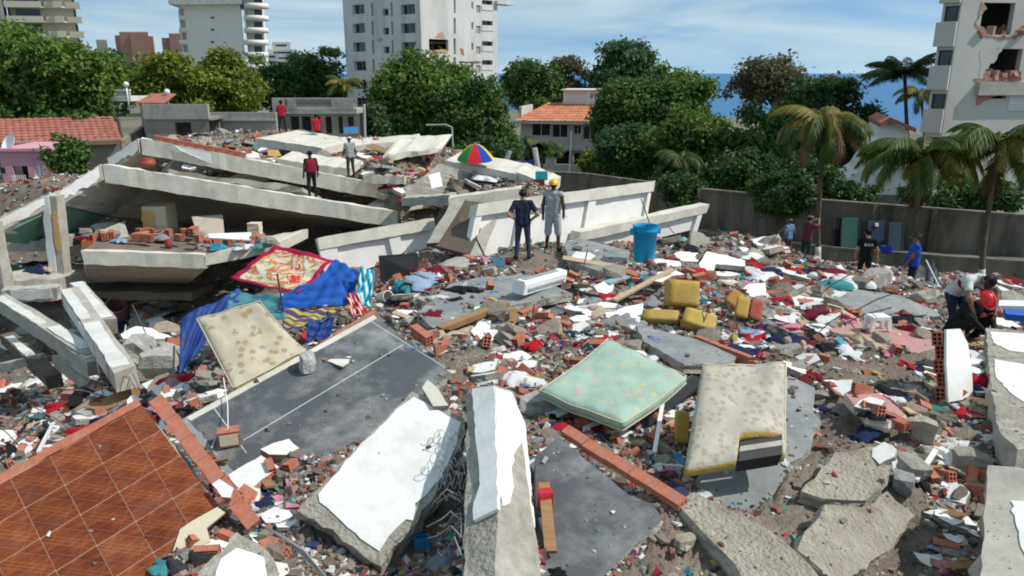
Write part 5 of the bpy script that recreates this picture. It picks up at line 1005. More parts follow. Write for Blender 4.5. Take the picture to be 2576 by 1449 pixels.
tree('far flat umbrella-shaped tree on the skyline left of damaged tower', 803, 880, 122, 142, 250, 'deep', 1500, 6, 8, 1.0, GT, trunk=True)
tree('far small dark tree on the skyline behind the trees', 730, 815, 134, 165, 230, 'deep', 1500, 6, 31, 1.0, GT)
tree('big round green tree hiding the foot of the damaged tower', 928, 1200, 130, 385, 66, 'mid', 22000, 26, 9, .44, GT)
tree('lower right part tree of the big green clump by the street lamp', 1085, 1288, 190, 392, 63, 'dark', 14000, 18, 10, .42, GT)
tree('green tree behind the orange roofed house at left', 1262, 1420, 148, 300, 96, 'dark', 9000, 14, 11, .6, GT)
tree('greyish twiggy tree behind the orange roofed house', 1370, 1478, 142, 290, 100, 'brown', 5000, 10, 12, .55, GT)
tree('tall layered almond tree rising above the orange roofed house', 1474, 1652, 102, 235, 98, 'blue', 9000, 26, 13, .65, GT, tiers=5)
tree('dense dark tree right of the orange roofed house', 1495, 1705, 178, 420, 64, 'dark', 17000, 22, 14, .42, GT)
tree('dense green tree before the gap of sea', 1625, 1790, 168, 400, 70, 'mid', 14000, 20, 15, .46, GT)
tree('fresh green tree behind the perimeter wall, left', 1650, 1835, 264, 510, 53, 'mid', 17000, 20, 16, .36, GT)
tree('shadowy dark tree behind the perimeter wall, middle', 1835, 2030, 268, 520, 50, 'dark', 18000, 22, 17, .38, GT)
tree('dusty brown-green tree on the skyline right of the sea gap', 1842, 2105, 140, 300, 90, 'brown', 10000, 18, 18, .6, GT)
tree('dark dome-shaped tree left of the tall palm', 1965, 2196, 186, 500, 60, 'deep', 18000, 24, 19, .4, GT)
tree('dark tree filling the gap before the brown-green skyline tree', 1925, 2095, 222, 480, 62, 'dark', 14000, 18, 45, .42, GT)
tree('low bush at the right corner of the orange roofed house', 1500, 1612, 300, 430, 56, 'blue', 6000, 10, 20, .35, 'bushes among the houses', 'bush')
tree('pale leafy bush below the orange roofed house', 1455, 1550, 385, 440, 60, 'yellow', 2500, 8, 21, .3, 'bushes among the houses', 'bush')
tree('dark bush beside the pink house', 126, 214, 352, 470, 38, 'dark', 4500, 8, 22, .3, 'bushes among the houses', 'bush')
tree('low hedge behind the red tiled roof', -30, 285, 262, 330, 58, 'dark', 8000, 16, 23, .4, 'bushes among the houses', 'bush')
tree('dark bush at the foot of the damaged tower', 900, 985, 262, 345, 60, 'blue', 3500, 8, 24, .34, 'bushes among the houses', 'bush')
tree('dark bush behind the multicoloured umbrella', 1120, 1290, 350, 430, 50, 'deep', 4500, 10, 25, .32, 'bushes among the houses', 'bush')
tree('shadowed bush below the white house', 2060, 2200, 462, 530, 44, 'deep', 4000, 12, 26, .34, 'bushes among the houses', 'bush')
tree('shadowed bush behind the perimeter wall under the grey building', 2300, 2560, 440, 540, 42, 'deep', 6000, 12, 27, .34, 'bushes among the houses', 'bush')
tree('dark leafy bush under the dense tree right of orange house', 1490, 1720, 320, 475, 57, 'dark', 9000, 16, 41, .38, 'bushes among the houses', 'bush')
tree('dark leafy bush hanging over the perimeter wall, middle', 1780, 1960, 380, 510, 46, 'deep', 7000, 14, 42, .34, 'bushes among the houses', 'bush')
tree('dark leafy bush hanging over the perimeter wall by the yellowed palm', 1930, 2110, 390, 520, 44, 'deep', 7000, 14, 43, .34, 'bushes among the houses', 'bush')
tree('shrub behind the perimeter wall below the fresh green tree', 1640, 1800, 410, 500, 49, 'dark', 5000, 12, 44, .32, 'bushes among the houses', 'bush')
tree('climbing shrub spilling over the perimeter wall at its far end', 1660, 1800, 430, 520, 43.2, 'deep', 4500, 12, 46, .28, 'bushes among the houses', 'bush', trunk=False)
tree('climbing shrub spilling over the perimeter wall left of yellowed palm', 1880, 2040, 448, 540, 39.5, 'deep', 5000, 12, 47, .28, 'bushes among the houses', 'bush', trunk=False)
tree('pale-stemmed bush left of the orange roofed house', 1232, 1310, 300, 430, 70, 'dark', 4000, 10, 28, .4, 'bushes among the houses', 'bush')
FROND = {'green': leaf_mat('frond_green', (.035, .07, .008), (.10, .15, .025), None, .35), 'yellow': leaf_mat('frond_yellow', (.10, .10, .012), (.26, .21, .03), None, .35), 'dry': leaf_mat('frond_dry', (.13, .085, .035), (.25, .17, .075), None, .3), 'dark': leaf_mat('frond_dark', (.02, .045, .012), (.06, .095, .025), None, .35)}
def frond_mesh(L_, droop, seed, mat, leaflets=52, ll=.72):
    """arched rachis with two rows of hanging leaflets, growing along +x"""
    rr = random.Random(seed); n = 14; P = []
    for k in range(n + 1):
        t = k / n; an = R(50) * (1 - t * 1.0) - droop * t * t; P.append((t, an))
    pts = [Vector((0, 0, 0))]
    for k in range(n): an = R(46) - (R(46) + droop) * ((k + .5) / n) ** 1.15; pts.append(pts[-1] + Vector((math.cos(an), 0, math.sin(an))) * L_ / n)
    mb = MB(); mb.tube(pts, [.032 - .026 * k / n for k in range(n + 1)], 5, 1)
    for k in range(leaflets):
        t = .1 + .9 * k / leaflets; f = t * n; i = min(int(f), n - 1); p = pts[i].lerp(pts[i + 1], f - i); tg = (pts[i + 1] - pts[i]).normalized(); l = ll * (math.sin(PI * min(1, t * .92 + .12)) ** .6) * rr.uniform(.8, 1.1) + .08
        for s in (-1, 1):
            sd_ = Vector((0, s, 0)); dr = (sd_ * .75 + tg * .55 + Vector((0, 0, -.35 - .4 * rr.random()))).normalized(); e = p + dr * l + Vector((0, 0, -l * .25)); m_ = p + dr * l * .5; wv = tg * .042
            mb.add([p - wv * .5, p + wv * .5, m_ + wv, e, m_ - wv], [(0, 1, 2, 4), (4, 2, 3)])
    return mb.mesh('frond', [FROND[mat], FROND['yellow'] if mat != 'dry' else FROND['dry']])[0]
def palm(label, u, v, y, base_u, L_, n, mats, seed, lean=None, droop=(.5, 1.3), r=.13, white=None, dead=0, nuts=False):
    rr = random.Random(seed); c = at_y(u, v, y); b = at_y(base_u, 620, y); base = Vector((b.x, y, 0)); t = thing('palm_tree', label, 'palm', base); top = c - base
    pts = [Vector((0, 0, 0)), top * .35 + Vector((-.15, 0, 0)), top * .7 + Vector((-.1, 0, 0)), top]; q = []
    for k in range(25):
        f = k / 24 * 3; i = min(int(f), 2); q.append(pts[i].lerp(pts[i + 1], f - i))
    mb = MB(); mb.tube(q, [r * (1.35 if k == 0 else 1.0 - .25 * k / 24) * (1.06 if k % 2 else .97) for k in range(25)], 9); mb.local('trunk', M['bark'], t, True)
    if white: mb = MB(); i0, i1 = white; mb.tube([p for p in q[i0:i1]], [r * 1.1] * (i1 - i0), 9); mb.local('whitewash', M['plaster_dirty'], t, True)
    kinds = {}
    for m_ in set(mats): kinds[m_] = [frond_mesh(L_ * rr.uniform(.85, 1.1), rr.uniform(*droop), seed * 10 + k, m_) for k in range(3)]
    if dead: kinds['dry'] = [frond_mesh(L_ * .8, 1.9, seed * 10 + 7, 'dry')]
    for k in range(n):
        m_ = mats[k % len(mats)]; o = link_mesh('frond', rr.choice(kinds[m_]), t); el_ = rr.uniform(-.6, .6) if k % 3 else rr.uniform(.6, 1.1)
        o.matrix_basis = Matrix.Translation(top + Vector((0, 0, -.05))) @ Matrix.Rotation(k * 2.399 + rr.uniform(-.2, .2), 4, 'Z') @ Matrix.Rotation(-el_ * .55 + .2, 4, 'Y')
    for k in range(dead):
        o = link_mesh('frond', kinds['dry'][0], t); o.matrix_basis = Matrix.Translation(top + Vector((0, 0, -.25))) @ Matrix.Rotation(k * 2.1 + 1, 4, 'Z') @ Matrix.Rotation(1.15, 4, 'Y')
    return t
palm('coconut palm with drooping yellowed fronds before the dark dome tree', 2075, 318, 37, 2068, 3.2, 32, ['yellow', 'green', 'dry'], 1, droop=(1.3, 2.2), white=(2, 6), dead=0)
palm('green palm before the white house and grey building', 2318, 402, 33.5, 2322, 3.3, 30, ['green', 'green', 'yellow'], 2, droop=(1.0, 1.9), white=(3, 7), dead=1)
palm('green-yellow palm nearest the right border', 2512, 372, 33, 2490, 3.4, 30, ['green', 'yellow', 'green'], 3, droop=(1.0, 1.8), white=(2, 6), dead=1)
palm('tall windblown coconut palm against the sea', 2276, 190, 58, 2285, 3.5, 20, ['dark', 'dark', 'green'], 4, droop=(.3, 1.1), dead=0, r=.16)
palm('yellow-green palm crown behind the tall coconut palm', 2318, 240, 70, 2318, 3.0, 14, ['yellow', 'green'], 5, droop=(.8, 1.6))
palm('small yellow palm at the left foot of the damaged tower', 866, 215, 92, 868, 3.0, 16, ['yellow', 'green'], 6, droop=(.6, 1.5))
palm('small dark palm left of the orange roofed house porch', 1366, 372, 46, 1364, 1.5, 16, ['green', 'dark'], 7, droop=(.4, 1.3), r=.1)
palm('ragged low palm in shadow behind the perimeter wall', 1712, 402, 48, 1712, 1.9, 14, ['dark', 'green'], 8, droop=(1.0, 1.8), r=.12)
# ------------------------------------------------------------------ things lying on the rubble
def kpx(p): return fwd(p) / FPX          # metres per picture pixel there
def shard(name, label, cat, px, th, mats, tilt=(0, 0), lift=.03, reg=False, jag=.012, seg=.1, group=None, base=None):
    cu = sum(p[0] for p in px) / len(px); cv = sum(p[1] for p in px) / len(px); p0, _ = hit(*(base or (cu, cv)))
    p0 = p0 + Vector((0, 0, th * .7 + lift)); n = Vector((tilt[0], tilt[1], 1)).normalized(); p0 = on_plane(cu, cv, p0, n)
    return slab(name, label, cat, px, (p0, n), th, mats, jag, seg, .35, 0, reg, group=group)[0]
PL = [M['plaster'], M['concrete_rough']]; PB = [M['plaster'], M['brick_dusty']]
shard('plaster_block', 'white-topped masonry block at the tip of the dark floor slab', 'wall piece', [(984, 797), (998, 778), (1042, 780), (1032, 804)], .22, PB, lift=.02)
shard('plaster_block', 'white square masonry block among rubble right of the dark slab', 'wall piece', [(1184, 834), (1204, 810), (1235, 806), (1232, 828), (1195, 846)], .2, PB, lift=.06)
shard('white_board', 'white curved board lying under the white square block', 'board', [(1141, 862), (1170, 838), (1200, 852), (1238, 860), (1235, 873), (1152, 873)], .03, [M['plaster'], M['plaster']], lift=.04)
shard('plaster_block', 'white tiled masonry block over red bricks beside the dark slab', 'wall piece', [(574, 1195), (657, 1145), (702, 1174), (657, 1207), (613, 1246)], .16, [M['plaster'], M['brick']], (-.1, -.1), lift=.06)
shard('plaster_block', 'white jagged plaster piece above the white tiled block', 'wall piece', [(655, 1130), (689, 1114), (727, 1104), (753, 1127), (720, 1144), (678, 1143)], .1, PB, (-.05, -.1), lift=.08)
shard('plaster_block', 'long white slab on the grey cement heap right of bucket', 'wall piece', [(1758, 664), (1779, 632), (1874, 655), (1874, 670), (1800, 664), (1796, 680), (1766, 680)], .12, PL, (0, -.15), lift=.25)
shard('white_board', 'white rectangular board among clothes right of the yellow foam', 'board', [(1859, 736), (1883, 714), (1924, 711), (1931, 761), (1910, 759), (1865, 750)], .06, PB, (0, -.25), lift=.16)
shard('white_board', 'long white slab before the sloping grey slab', 'board', [(1990, 760), (2005, 744), (2060, 750), (2116, 763), (2102, 774), (2010, 773)], .14, PB, lift=.1)
shard('plaster_block', 'white triangular slab left of the yellow foam blocks', 'wall piece', [(1522, 797), (1570, 772), (1618, 763), (1612, 801), (1562, 806)], .14, PL, (.05, -.1), lift=.1)
shard('plaster_block', 'white bent plaster piece above the wooden plank', 'wall piece', [(1643, 706), (1655, 684), (1700, 680), (1722, 690), (1690, 694), (1665, 710)], .07, PB, lift=.12)
shard('painted_board', 'light blue plank edge below the bucket', 'board', [(1516, 707), (1606, 680), (1612, 686), (1536, 713)], .05, [M['paint_any'], M['brick_dusty']], lift=.06).color = (.22, .46, .53, 1)
shard('masonry_block', 'cream masonry block under the blue bucket', 'wall piece', [(1577, 656), (1655, 650), (1712, 658), (1713, 669), (1640, 672), (1580, 668)], .34, [M['plaster'], M['cream']], lift=-.04, reg=True)
shard('wooden_board', 'brown wooden board leaning under rubble left of red garment', 'board', [(1250, 795), (1288, 775), (1326, 780), (1312, 838), (1262, 832)], .03, [M['wood'], M['wood']], (-.1, -.3), lift=.1)
shard('plywood_sheet', 'brown plywood sheet above the corner of the tiled floor', 'board', [(212, 1024), (294, 986), (352, 962), (350, 1000), (294, 1021), (255, 1033)], .03, [M['wood'], M['wood']], (0, -.2), lift=.2)
shard('white_board', 'white bent sheet behind the top corner of the tiled floor', 'board', [(356, 966), (395, 950), (424, 943), (424, 976), (385, 992)], .02, [M['plaster'], M['plaster']], (0, -.5), lift=.3)
shard('plaster_block', 'white slab behind the middle collapsed floor end', 'wall piece', [(918, 520), (950, 500), (985, 505), (985, 528), (940, 530)], .1, PL, (0, -.3), lift=.9)
shard('plaster_block', 'cream plaster lump behind the middle floor, left', 'wall piece', [(578, 445), (620, 428), (678, 452), (640, 462)], .12, PL, (0, -.3), lift=.5)
shard('plaster_block', 'white flat piece on the dark slab, right of the stone', 'wall piece', [(822, 908), (840, 898), (880, 898), (878, 912), (862, 922)], .02, [M['plaster_dirty'], M['concrete_rough']], lift=-.004)
# brick wall fragment standing on edge
p, _ = hit(2395, 1005); t = thing('masonry_fragment', 'upright brick wall fragment with white coat, near the right border', 'wall piece', p, R(-52)); hgt = .92
rot = Matrix.Rotation(R(-16), 3, 'Y') @ Matrix.Rotation(R(-10), 3, 'X')
for j in range(5):
    for i in range(2):
        o = link_mesh('brick', BLOCK, t); o.matrix_basis = (rot @ Matrix.Rotation(PI / 2, 3, 'Z')).to_4x4() @ Matrix.Translation(Vector((-.17 + .34 * i + (.08 if j % 2 else 0), 0, hgt / 5 * j))) @ Matrix.Diagonal((.85, 1, .96, 1))
mb = MB(); P = [rot @ Vector((.085, y_, z_)) for y_, z_ in ((-.36, 0), (.36, 0), (.38, .4), (.3, .75), (.1, .95), (-.3, .95), (-.36, .5))]; mb.prism(P, rot @ Vector((.03, 0, 0))); mb.local('plaster_coat', M['plaster'], t)
# ---- mattresses
def fabric(name, base, spots, scale, thr, rough=.95, extra=None, escale=9, ethr=.62):
    m, n, b = newmat(name); NN = n.nodes.new; LL = n.links.new; t = NN('ShaderNodeTexCoord'); z = NN('ShaderNodeTexNoise'); z.inputs['Scale'].default_value = 4; z.inputs['Detail'].default_value = 7; LL(t.outputs['Object'], z.inputs['Vector'])
    r = NN('ShaderNodeValToRGB'); r.color_ramp.elements[0].position = .3; r.color_ramp.elements[1].position = .7; r.color_ramp.elements[0].color = rgba(base, .82); r.color_ramp.elements[1].color = rgba(base, 1.08); LL(z.outputs['Fac'], r.inputs[0]); cur = r.outputs[0]
    for i, (c, sc, th_) in enumerate([(spots, scale, thr)] + ([(extra, escale, ethr)] if extra else [])):
        mp_ = NN('ShaderNodeMapping'); mp_.inputs['Location'].default_value = (i * 3.1, i * 1.7, 0); LL(t.outputs['Object'], mp_.inputs[0])
        v = NN('ShaderNodeTexVoronoi'); v.inputs['Scale'].default_value = sc; LL(mp_.outputs[0], v.inputs['Vector']); z2 = NN('ShaderNodeTexNoise'); z2.inputs['Scale'].default_value = sc * 6; z2.inputs['Detail'].default_value = 4; LL(mp_.outputs[0], z2.inputs['Vector'])
        ad = NN('ShaderNodeMath'); ad.operation = 'MULTIPLY_ADD'; ad.inputs[1].default_value = .75; LL(z2.outputs['Fac'], ad.inputs[0]); LL(v.outputs['Distance'], ad.inputs[2])
        r2 = NN('ShaderNodeValToRGB'); r2.color_ramp.elements[0].position = th_ - .06; r2.color_ramp.elements[1].position = th_ + .05; r2.color_ramp.elements[0].color = (.75, .75, .75, 1); r2.color_ramp.elements[1].color = (0, 0, 0, 1); LL(ad.outputs[0], r2.inputs[0])
        mm = NN('ShaderNodeMix'); mm.data_type = 'RGBA'; mm.inputs[7].default_value = rgba(c); LL(r2.outputs[0], mm.inputs[0]); LL(cur, mm.inputs[6]); cur = mm.outputs[2]
    LL(cur, b.inputs['Base Color']); b.inputs['Roughness'].default_value = rough; b.inputs['Specular IOR Level'].default_value = .1; b.inputs['Sheen Weight'].default_value = .1
    zb = NN('ShaderNodeTexNoise'); zb.inputs['Scale'].default_value = 14; zb.inputs['Detail'].default_value = 4; bp_ = NN('ShaderNodeBump'); bp_.inputs['Strength'].default_value = .35; bp_.inputs['Distance'].default_value = .02; LL(t.outputs['Object'], zb.inputs['Vector']); LL(zb.outputs['Fac'], bp_.inputs['Height']); LL(bp_.outputs[0], b.inputs['Normal']); return m
M['mat_beige'] = fabric('mattress_beige', (.47, .42, .315), (.27, .20, .09), 6.5, .66)
M['mat_stained'] = fabric('mattress_stained', (.46, .425, .35), (.33, .27, .19), 13, .74)
M['mat_green'] = fabric('mattress_green', (.34, .47, .39), (.52, .47, .20), 5.6, .57, extra=(.58, .33, .37), escale=4.0, ethr=.56)
M['foam_ochre'] = surf('foam_ochre', (.50, .34, .10), .14, 6, .95, .5, 30, stain=(.36, .24, .08), samt=.5)
def mattress(label, cor, th, mat, side, curve=0.0, wob=.01, notch=None, seed=1):
    c = [wpt(q) for q in cor]; n = (c[1] - c[0]).cross(c[3] - c[0]).normalized(); n = n if n.z > 0 else -n; rr = random.Random(seed); nu, nv = 22, 18
    cen = sum(c, Vector()) / 4; t = thing('mattress', label, 'mattress', cen - n * th)
    def P(s, q, o): 
        a = c[0].lerp(c[1], s); b = c[3].lerp(c[2], s); return a.lerp(b, q) + n * o
    ph = [rr.uniform(0, 6) for _ in range(4)]
    def bend(s, q): return curve * (4 * (q - .5) ** 2 - .5) + wob * (math.sin(7 * s + ph[0]) * math.sin(5 * q + ph[1]) + .6 * math.sin(13 * s + ph[2] + 4 * q)) 
    V = []; idx = {}
    def edge(s, q): return min(s, 1 - s, q, 1 - q)
    keep = lambda i, j: not (notch and notch[0] <= (i + .5) / nu <= notch[1] and notch[2] <= (j + .5) / nv <= notch[3])
    for L_ in (0, 1):
        for j in range(nv + 1):
            for i in range(nu + 1):
                s, q = i / nu, j / nv; e = edge(s, q); dip = .22 * th * max(0, 1 - e * 9) ** 2
                o = (-dip + .02 * min(1, e * 6)) if L_ == 0 else (-th + dip)
                idx[L_, i, j] = len(V); V.append(P(s, q, o + bend(s, q) + (.006 * math.sin(26 * s + 3 * math.sin(9 * q + ph[3])) * math.sin(21 * q + ph[0]) + rr.uniform(-.003, .003) if L_ == 0 else 0)))
    Fc = []; ms = []
    for j in range(nv):
        for i in range(nu):
            if not keep(i, j): continue
            Fc.append((idx[0, i, j], idx[0, i + 1, j], idx[0, i + 1, j + 1], idx[0, i, j + 1])); ms.append(0)
            Fc.append((idx[1, i, j + 1], idx[1, i + 1, j + 1], idx[1, i + 1, j], idx[1, i, j])); ms.append(1)
            for (di, dj, a, b) in ((0, -1, (i, j), (i + 1, j)), (0, 1, (i + 1, j + 1), (i, j + 1)), (-1, 0, (i, j + 1), (i, j)), (1, 0, (i + 1, j), (i + 1, j + 1))):
                x_, y_ = i + di, j + dj
                if 0 <= x_ < nu and 0 <= y_ < nv and keep(x_, y_): continue
                Fc.append((idx[0, a[0], a[1]], idx[1, a[0], a[1]], idx[1, b[0], b[1]], idx[0, b[0], b[1]])); ms.append(1)
    mb = MB(); mb.add(V, Fc, ms); mb.build('cover', [mat, side], t, True)
    for L_, o in ((0, -.2 * th), (1, -th + .2 * th)):
        pts = [P(s, q, o + bend(s, q)) for s, q in [(k / 20, 0) for k in range(20)] + [(1, k / 20) for k in range(20)] + [(1 - k / 20, 1) for k in range(20)] + [(0, 1 - k / 20) for k in range(21)]]
        if notch: pts = pts[:40]
        mb = MB(); mb.tube(pts, .008, 6); mb.build('piping', M['cream'], t, True)
    return t, c, n
mL, _, _ = mattress('beige mattress with brown flowers, bent over the edge of dark slab', [(497, 806, 6.72), (655, 762, 6.9), (772, 884, 6.27), (588, 980, 6.12)], .17, M['mat_beige'], M['foam_ochre'], .14, .012, seed=2)
mattress('pale green mattress with pink and yellow flowers, centre right', [(1530, 848, 6.62), (1727, 942, 6.5), (1567, 1062, 6.34), (1356, 980, 6.38)], .17, M['mat_green'], M['mat_green'], .02, .012, seed=3)
mR, cR, nR = mattress('stained beige mattress with a torn lower corner, right of centre', [(1768, 914, 6.95), (1978, 911, 6.95), (1980, 1136, 6.46), (1724, 1176, 6.44)], .2, M['mat_stained'], M['foam_ochre'], .03, .02, notch=(.5, .96, .80, 1.0), seed=4)
a = cR[3].lerp(cR[2], .52); b = cR[3].lerp(cR[2], .95); up_ = (cR[0] - cR[3]).normalized() * .26
mb = MB(); mb.prism([a - nR * .03, b - nR * .03, b + up_ - nR * .03, a + up_ - nR * .03], -nR * .16); mb.build('torn_core', M['black_plastic'], mR)
mb = MB(); mb.prism([a + up_ * .45 - nR * .02, b + up_ * .45 - nR * .02, b + up_ * .72 - nR * .02, a + up_ * .72 - nR * .02], -nR * .06); mb.build('felt_strip', M['concrete'], mR)
# ---- foam cushions
def soft_box(d, r=.28, n=4, seed=0, j=.02):
    bm = bmesh.new(); bmesh.ops.create_cube(bm, size=1); bmesh.ops.subdivide_edges(bm, edges=bm.edges, cuts=n, use_grid_fill=True); rr = random.Random(seed)
    for v in bm.verts:
        p = v.co.copy(); q = Vector((max(-.5 + r * .5, min(.5 - r * .5, p.x)), max(-.5 + r * .5, min(.5 - r * .5, p.y)), max(-.5 + r * .5, min(.5 - r * .5, p.z)))); dd_ = p - q
        if dd_.length > 1e-6: p = q + dd_.normalized() * min(dd_.length, r * .5)
        v.co = Vector((p.x * d[0], p.y * d[1], (p.z + .5) * d[2])) + Vector((rr.uniform(-1, 1), rr.uniform(-1, 1), rr.uniform(-1, 1))) * j * min(d)
    me = bpy.data.meshes.new('foam'); bm.to_mesh(me); bm.free(); me.polygons.foreach_set('use_smooth', [True] * len(me.polygons)); return me
M['foam_any'] = surf('foam_any', (1, 1, 1), .3, 5, .95, .6, 30, stain=(.3, .24, .15), sscale=3, samt=.5, objcol=True, spec=.1)
def foam(label, u, v, w_, h_, th, colr, rx=50, rz=0, ry=0, lift=0.0, seed=1, cat='foam', name='foam_cushion'):
    p, _ = hit(u, v + h_ * .4); k = kpx(p); me = soft_box((w_ * k, th, h_ * k * 1.15), r=.13, seed=seed, j=.035); me.materials.append(M['foam_any'])
    o = link_mesh(name, me); o.location = p + Vector((0, 0, lift)); o.rotation_euler = (R(-rx), R(ry), R(rz)); o.color = (*colr, 1); tag(o, label, cat); return o
YF = (.50, .33, .085)
foam('largest mustard yellow foam cushion with curved top', 1714, 764, 84, 58, .26, YF, 25, 5, 6, .12, 1)
foam('mustard foam cushion lying left under the largest one', 1662, 808, 92, 30, .3, YF, 60, -6, 0, .02, 2)
foam('mustard foam cushion with slanting end, right front of the three', 1752, 820, 84, 44, .3, (.58, .40, .10), 55, -12, 14, .04, 3)
foam('orange-brown foam strip right of the yellow foam', 1834, 768, 34, 40, .12, (.52, .26, .07), 50, -25, 30, .12, 4)
foam('yellow foam slab standing right of the orange strip', 1862, 790, 32, 50, .1, (.56, .34, .08), 40, -10, 12, .08, 5)
foam('faded red foam slab right of the yellow foam slab', 1896, 796, 32, 50, .1, (.42, .10, .08), 40, -10, 14, .08, 6)
foam('yellow foam piece wedged between mattress and white pole', 1712, 1098, 34, 68, .08, (.52, .36, .08), 20, 10, 8, .06, 7)
# ---- crumpled garments
def garment_mesh(seed, n=20):
    rng = np.random.default_rng(seed); g = np.linspace(-.5, .5, n); X, Y = np.meshgrid(g, g); a = np.arctan2(Y, X); rad = np.maximum(abs(X), abs(Y)) * 2
    rr = .5 * rad * (1 + .25 * np.sin(2 * a + rng.uniform(0, 6)) + .2 * np.sin(5 * a + rng.uniform(0, 6)) + .1 * np.sin(9 * a + rng.uniform(0, 6))); x = rr * np.cos(a) + rng.normal(0, .008, X.shape); y = rr * np.sin(a) * .8 + rng.normal(0, .008, X.shape); z = .05 * (1 - rad ** 2)
    for k in range(7):                                   # sharp-crested folds running every way
        an = rng.uniform(0, PI); fq = rng.uniform(5, 16); ph = rng.uniform(0, 6); t = x * math.cos(an) + y * math.sin(an) + .06 * np.sin(7 * (x * math.sin(an) - y * math.cos(an)) + ph)
        z = z + (.32 / fq) * (1 - abs(np.sin(t * fq * .5 + ph))) ** 1.6 * (1.05 - rad)
    z = np.where(rad > .98, -.05, z + .012); V = np.stack([x, y, z], -1).reshape(-1, 3); ii = (np.arange(n - 1)[:, None] * n + np.arange(n - 1)[None]).ravel(); return fast_mesh('garment', V, np.stack([ii, ii + 1, ii + n + 1, ii + n], 1), M['cloth_any'], True)
GM = [garment_mesh(s) for s in range(10)]
def garment(label, u, v, w_, colr, h=1.0, asp=1.0, rz=None, group=None, seed=None, lift=0.0, name='garment', cat='clothes'):
    p, _ = hit(u, v); 
    if p is None: return None
    k = kpx(p); s = w_ * k; i = (seed if seed is not None else int(u * 7 + v)) % 10; o = link_mesh(name, GM[i]); o.location = p + Vector((0, 0, lift)); o.scale = (s, s * asp, s * h); o.rotation_euler = (rnd.uniform(-.15, .15), rnd.uniform(-.15, .15), rnd.uniform(0, 6.3) if rz is None else rz); o.color = (*colr, 1); tag(o, label, cat, group); return o
RED = (.50, .012, .02); NAVY = (.018, .025, .06); WHT = (.72, .72, .72); BLK = (.014, .014, .016)
for (lab, u, v, w_, c, h, a) in (('bright red crumpled garment left of the green mattress', 1350, 868, 70, RED, 1.4, .8), ('dark crimson garment at the green mattress top corner', 1465, 868, 46, (.25, .01, .05), 1.2, .8), ('red cloth right behind the green mattress', 1585, 840, 72, (.38, .012, .02), .9, .6), ('blue and white clothing at the green mattress upper corner', 1645, 852, 46, (.2, .24, .36), 1, .7), ('white and mint cloth at the left edge of green mattress', 1437, 893, 56, (.68, .75, .72), .6, .7),
    ('turquoise crumpled sheet right of the blue bucket', 1716, 612, 74, (.18, .52, .48), 1.4, .9), ('dark purple bundle on the grey cement heap', 1845, 634, 52, (.06, .03, .22), .9, .7), ('pink bundle below the blue plank', 1610, 720, 34, (.62, .13, .36), 1.3, .9), ('white stuffed plastic bag left of wooden plank', 1572, 742, 54, (.74, .74, .74), 1.3, .9), ('royal blue jacket right of the yellow foam', 1768, 790, 46, (.03, .06, .33), 1.1, .9), ('navy trousers trailing beside the yellow foam', 1815, 842, 58, NAVY, .8, 1.3),
    ('black and white clothing heap below the orange foam', 1835, 848, 60, (.3, .3, .31), .8, .9), ('black jacket lying at the top end of the brick row', 1390, 1052, 92, BLK, .9, .6), ('white plastic bag stuffed with grey cloth, right of centre', 2018, 838, 64, (.55, .55, .56), 1.3, 1.2), ('crimson sleeve beside the grey plastic bag', 2068, 862, 46, (.36, .01, .03), .9, .8), ('red garment at the brick wall fragment', 2283, 922, 66, (.44, .015, .03), 1, .7),
    ('navy cloth at the right of the pale slab', 2082, 1030, 76, (.02, .03, .09), .5, .6), ('lavender white sheet below the brick wall fragment', 2385, 1030, 110, (.56, .56, .66), .6, .7), ('lime green toy-like plastic heap near the right pit', 2405, 1062, 44, (.30, .70, .08), .7, .6), ('pale stuffed bundle in a torn bag near the right pit', 2392, 1120, 86, (.55, .54, .48), 1.2, .9), ('pink cloth near the right border', 2450, 1100, 50, (.62, .22, .34), .7, .7), ('blue black bag below the brick wall fragment', 2300, 990, 86, (.03, .06, .14), .7, .6),
    ('light blue shirt spread on rubble behind the grey plastic bag', 1940, 688, 80, (.30, .42, .58), .6, .6), ('white cloth heap beside the black-shirted worker', 2225, 705, 80, (.70, .70, .74), .7, .6), ('magenta cloth beside the blue-shirted worker', 2250, 712, 30, (.22, .01, .12), 1, .9), ('grey cement-covered sack heap under the white slab', 1830, 690, 130, (.30, .29, .27), 1.2, .7), ('beige dusty cloth hanging beside the cement heap', 1890, 640, 70, (.42, .38, .30), 1.6, .8), ('grey stuffed sack at the bottom edge, right of white slab', 1130, 1420, 130, (.20, .22, .26), 1.1, .9),
    ('dark blue bundle by the leaning black pole', 1165, 705, 66, (.03, .03, .12), .8, .7), ('white washing bundle under the steep brown slab', 1110, 665, 60, (.62, .66, .62), .8, .7), ('black cloth on the weathered grey slab', 1140, 755, 60, BLK, .5, .5), ('black shirt on the weathered grey slab near the air conditioner', 1205, 732, 44, BLK, .6, .8), ('white torn bag below the washing bundle', 1100, 748, 50, (.66, .66, .64), .8, .8), ('dark bag at the bottom edge under the fallen column', 1405, 1440, 60, BLK, .9, .9),
    ('blue denim cloth left of the green mattress', 1312, 962, 60, (.12, .18, .34), .8, .9), ('pale blue shirt above the fallen column', 1235, 925, 70, (.55, .60, .66), .9, .8), ('grey plastic sheet heap behind the fallen column', 1330, 1020, 110, (.36, .36, .33), .7, .6), ('white paper bundle beside the torn mattress corner', 1968, 1160, 44, (.66, .68, .72), .6, .8), ('white foam bowl under the green mattress edge', 1640, 1092, 44, (.7, .7, .68), 1.1, .9), ('cream foam scrap below the crimson sleeve', 2042, 878, 36, (.70, .66, .48), 1, .9), ('small white scrap right of the cream foam', 2070, 882, 22, (.72, .72, .72), 1, .8)):
    garment(lab, u, v, w_, c, h, a)
